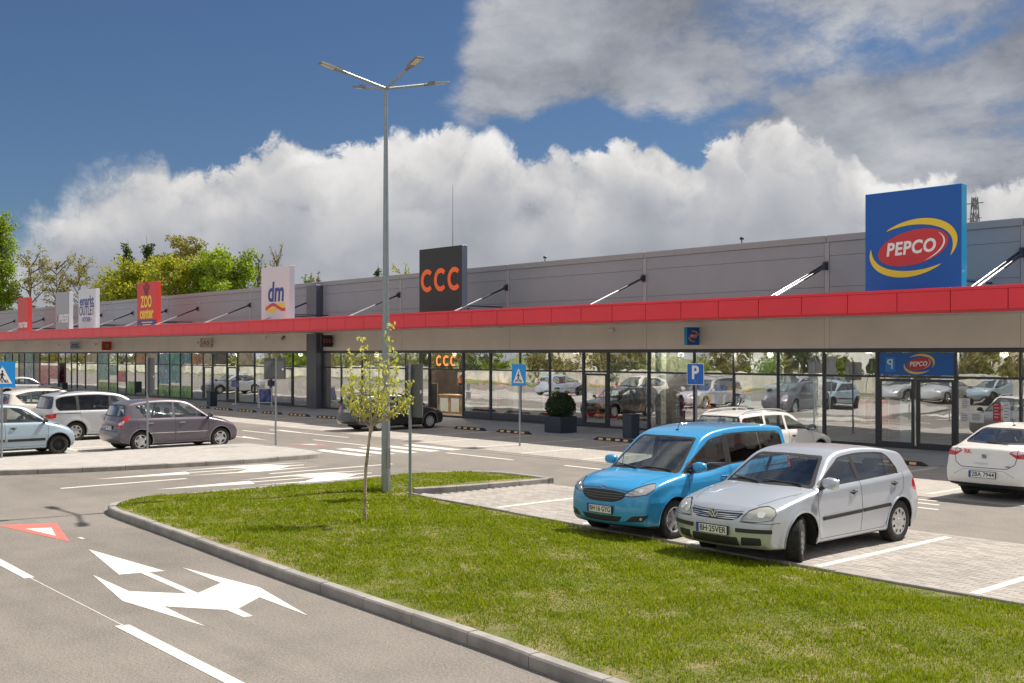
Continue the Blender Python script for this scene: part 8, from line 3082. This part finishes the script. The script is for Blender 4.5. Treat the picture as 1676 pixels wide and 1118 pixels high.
for i in range(80):
    t = bush_src[i] if i < 4 else copy_tree(bush_src[r.randrange(4)])
    t.location = ((-152 + 3.6 * i if i < 46 else -158 - 7.5 * (i - 46)) + r.uniform(-.8, .8), -13.2 - r.uniform(0, 1.4), 0)
    t.rotation_euler = (0, 0, r.uniform(0, 6))
    t.scale = (1 if i < 46 else 2.0, 1, r.uniform(0.85, 1.5))


def house(label, u, v, w_, d_, h_, wall, roofm, seed):
    t = thing('house', label, 'house', (u, v, 0), 0, 'houses across the lot')
    mk('wall', MB().box(-w_ / 2, w_ / 2, -d_ / 2, d_ / 2, 0, h_), wall, t, rel=False)
    mk('roof', MB().add([(-w_ / 2 - .4, -d_ / 2 - .4, h_), (w_ / 2 + .4, -d_ / 2 - .4, h_), (w_ / 2 + .4, d_ / 2 + .4, h_), (-w_ / 2 - .4, d_ / 2 + .4, h_), (-w_ / 2 - .4, 0, h_ + d_ * 0.35), (w_ / 2 + .4, 0, h_ + d_ * 0.35)],
                        [(0, 1, 5, 4), (3, 4, 5, 2), (0, 4, 3), (1, 2, 5), (0, 3, 2, 1)]), roofm, t, rel=False)
    for fl in range(max(1, int(h_ / 3))):
        for k in range(int(w_ / 3)):
            x = -w_ / 2 + 1.5 + 3 * k
            wd = mk('window', MB().box(x - .6, x + .6, d_ / 2 + 0.01, d_ / 2 + 0.05, fl * 3 + 1.0, fl * 3 + 2.3), 'white_paint', t, rel=False)
            mk('pane', MB().box(x - .5, x + .5, d_ / 2 + 0.055, d_ / 2 + 0.06, fl * 3 + 1.1, fl * 3 + 2.2), 'black_paint', wd, rel=False)


mat('roof_tile', (0.30, 0.10, 0.06), rough=0.8, fn=vary(1.5, 0.3))
mat('house_wall', (0.62, 0.56, 0.46), rough=0.9, fn=vary(0.3, 0.1))
mat('brick_dark', (0.085, 0.055, 0.045), rough=0.9, fn=vary(1.2, 0.5))
mat('house_wall_white', (0.74, 0.73, 0.70), rough=0.9, fn=vary(0.3, 0.1))
house('cream house with red tiled roof across the lot, seen mirrored', -38, -34, 14, 9, 5.8, 'house_wall', 'roof_tile', 1)
house('long white building with red roof across the lot, seen mirrored', -66, -40, 22, 10, 6.2, 'house_wall_white', 'roof_tile', 2)
house('brown brick house beyond the right end of the shops', 4, 42, 18, 10, 6.5, 'brick_dark', 'brick_dark', 4)
house('small cream house at the end of the row across the lot, seen mirrored', -96, -36, 12, 9, 5.4, 'house_wall', 'roof_tile', 3)

# more parked cars on the unseen side of the lot, for the mirror images in the glass
src = {'a': bpy.data.objects['hatchback'], 'b': bpy.data.objects['minivan'], 'c': sharan, 'd': saln, 'e': bpy.data.objects['small_hatchback']}
spots = [('d', -44.5, -2.8, 'silver saloon in the row by the far boundary wall'), ('b', -41.8, -2.6, 'mauve minivan in the row by the far boundary wall'),
         ('c', -36.2, -2.7, 'silver people carrier in the row by the far boundary wall'), ('d', -33.4, -2.5, 'second silver saloon in the row by the far boundary wall'),
         ('e', -30.6, -2.6, 'pale blue hatchback in the row by the far boundary wall'), ('b', -55.5, -2.7, 'second mauve minivan in the row by the far boundary wall'),
         ('e', -56.0, 8.5, 'pale blue hatchback in the left bays outside the picture')]
for k_, u, v, lb_ in spots:
    c = copy_tree(src[k_])
    c.location = (u, v, 0.01)
    c.rotation_euler = (0, 0, R(90) if v < 0 else R(-90))
    c['label'] = lb_
    c['group'] = 'cars mirrored in the shop glass'
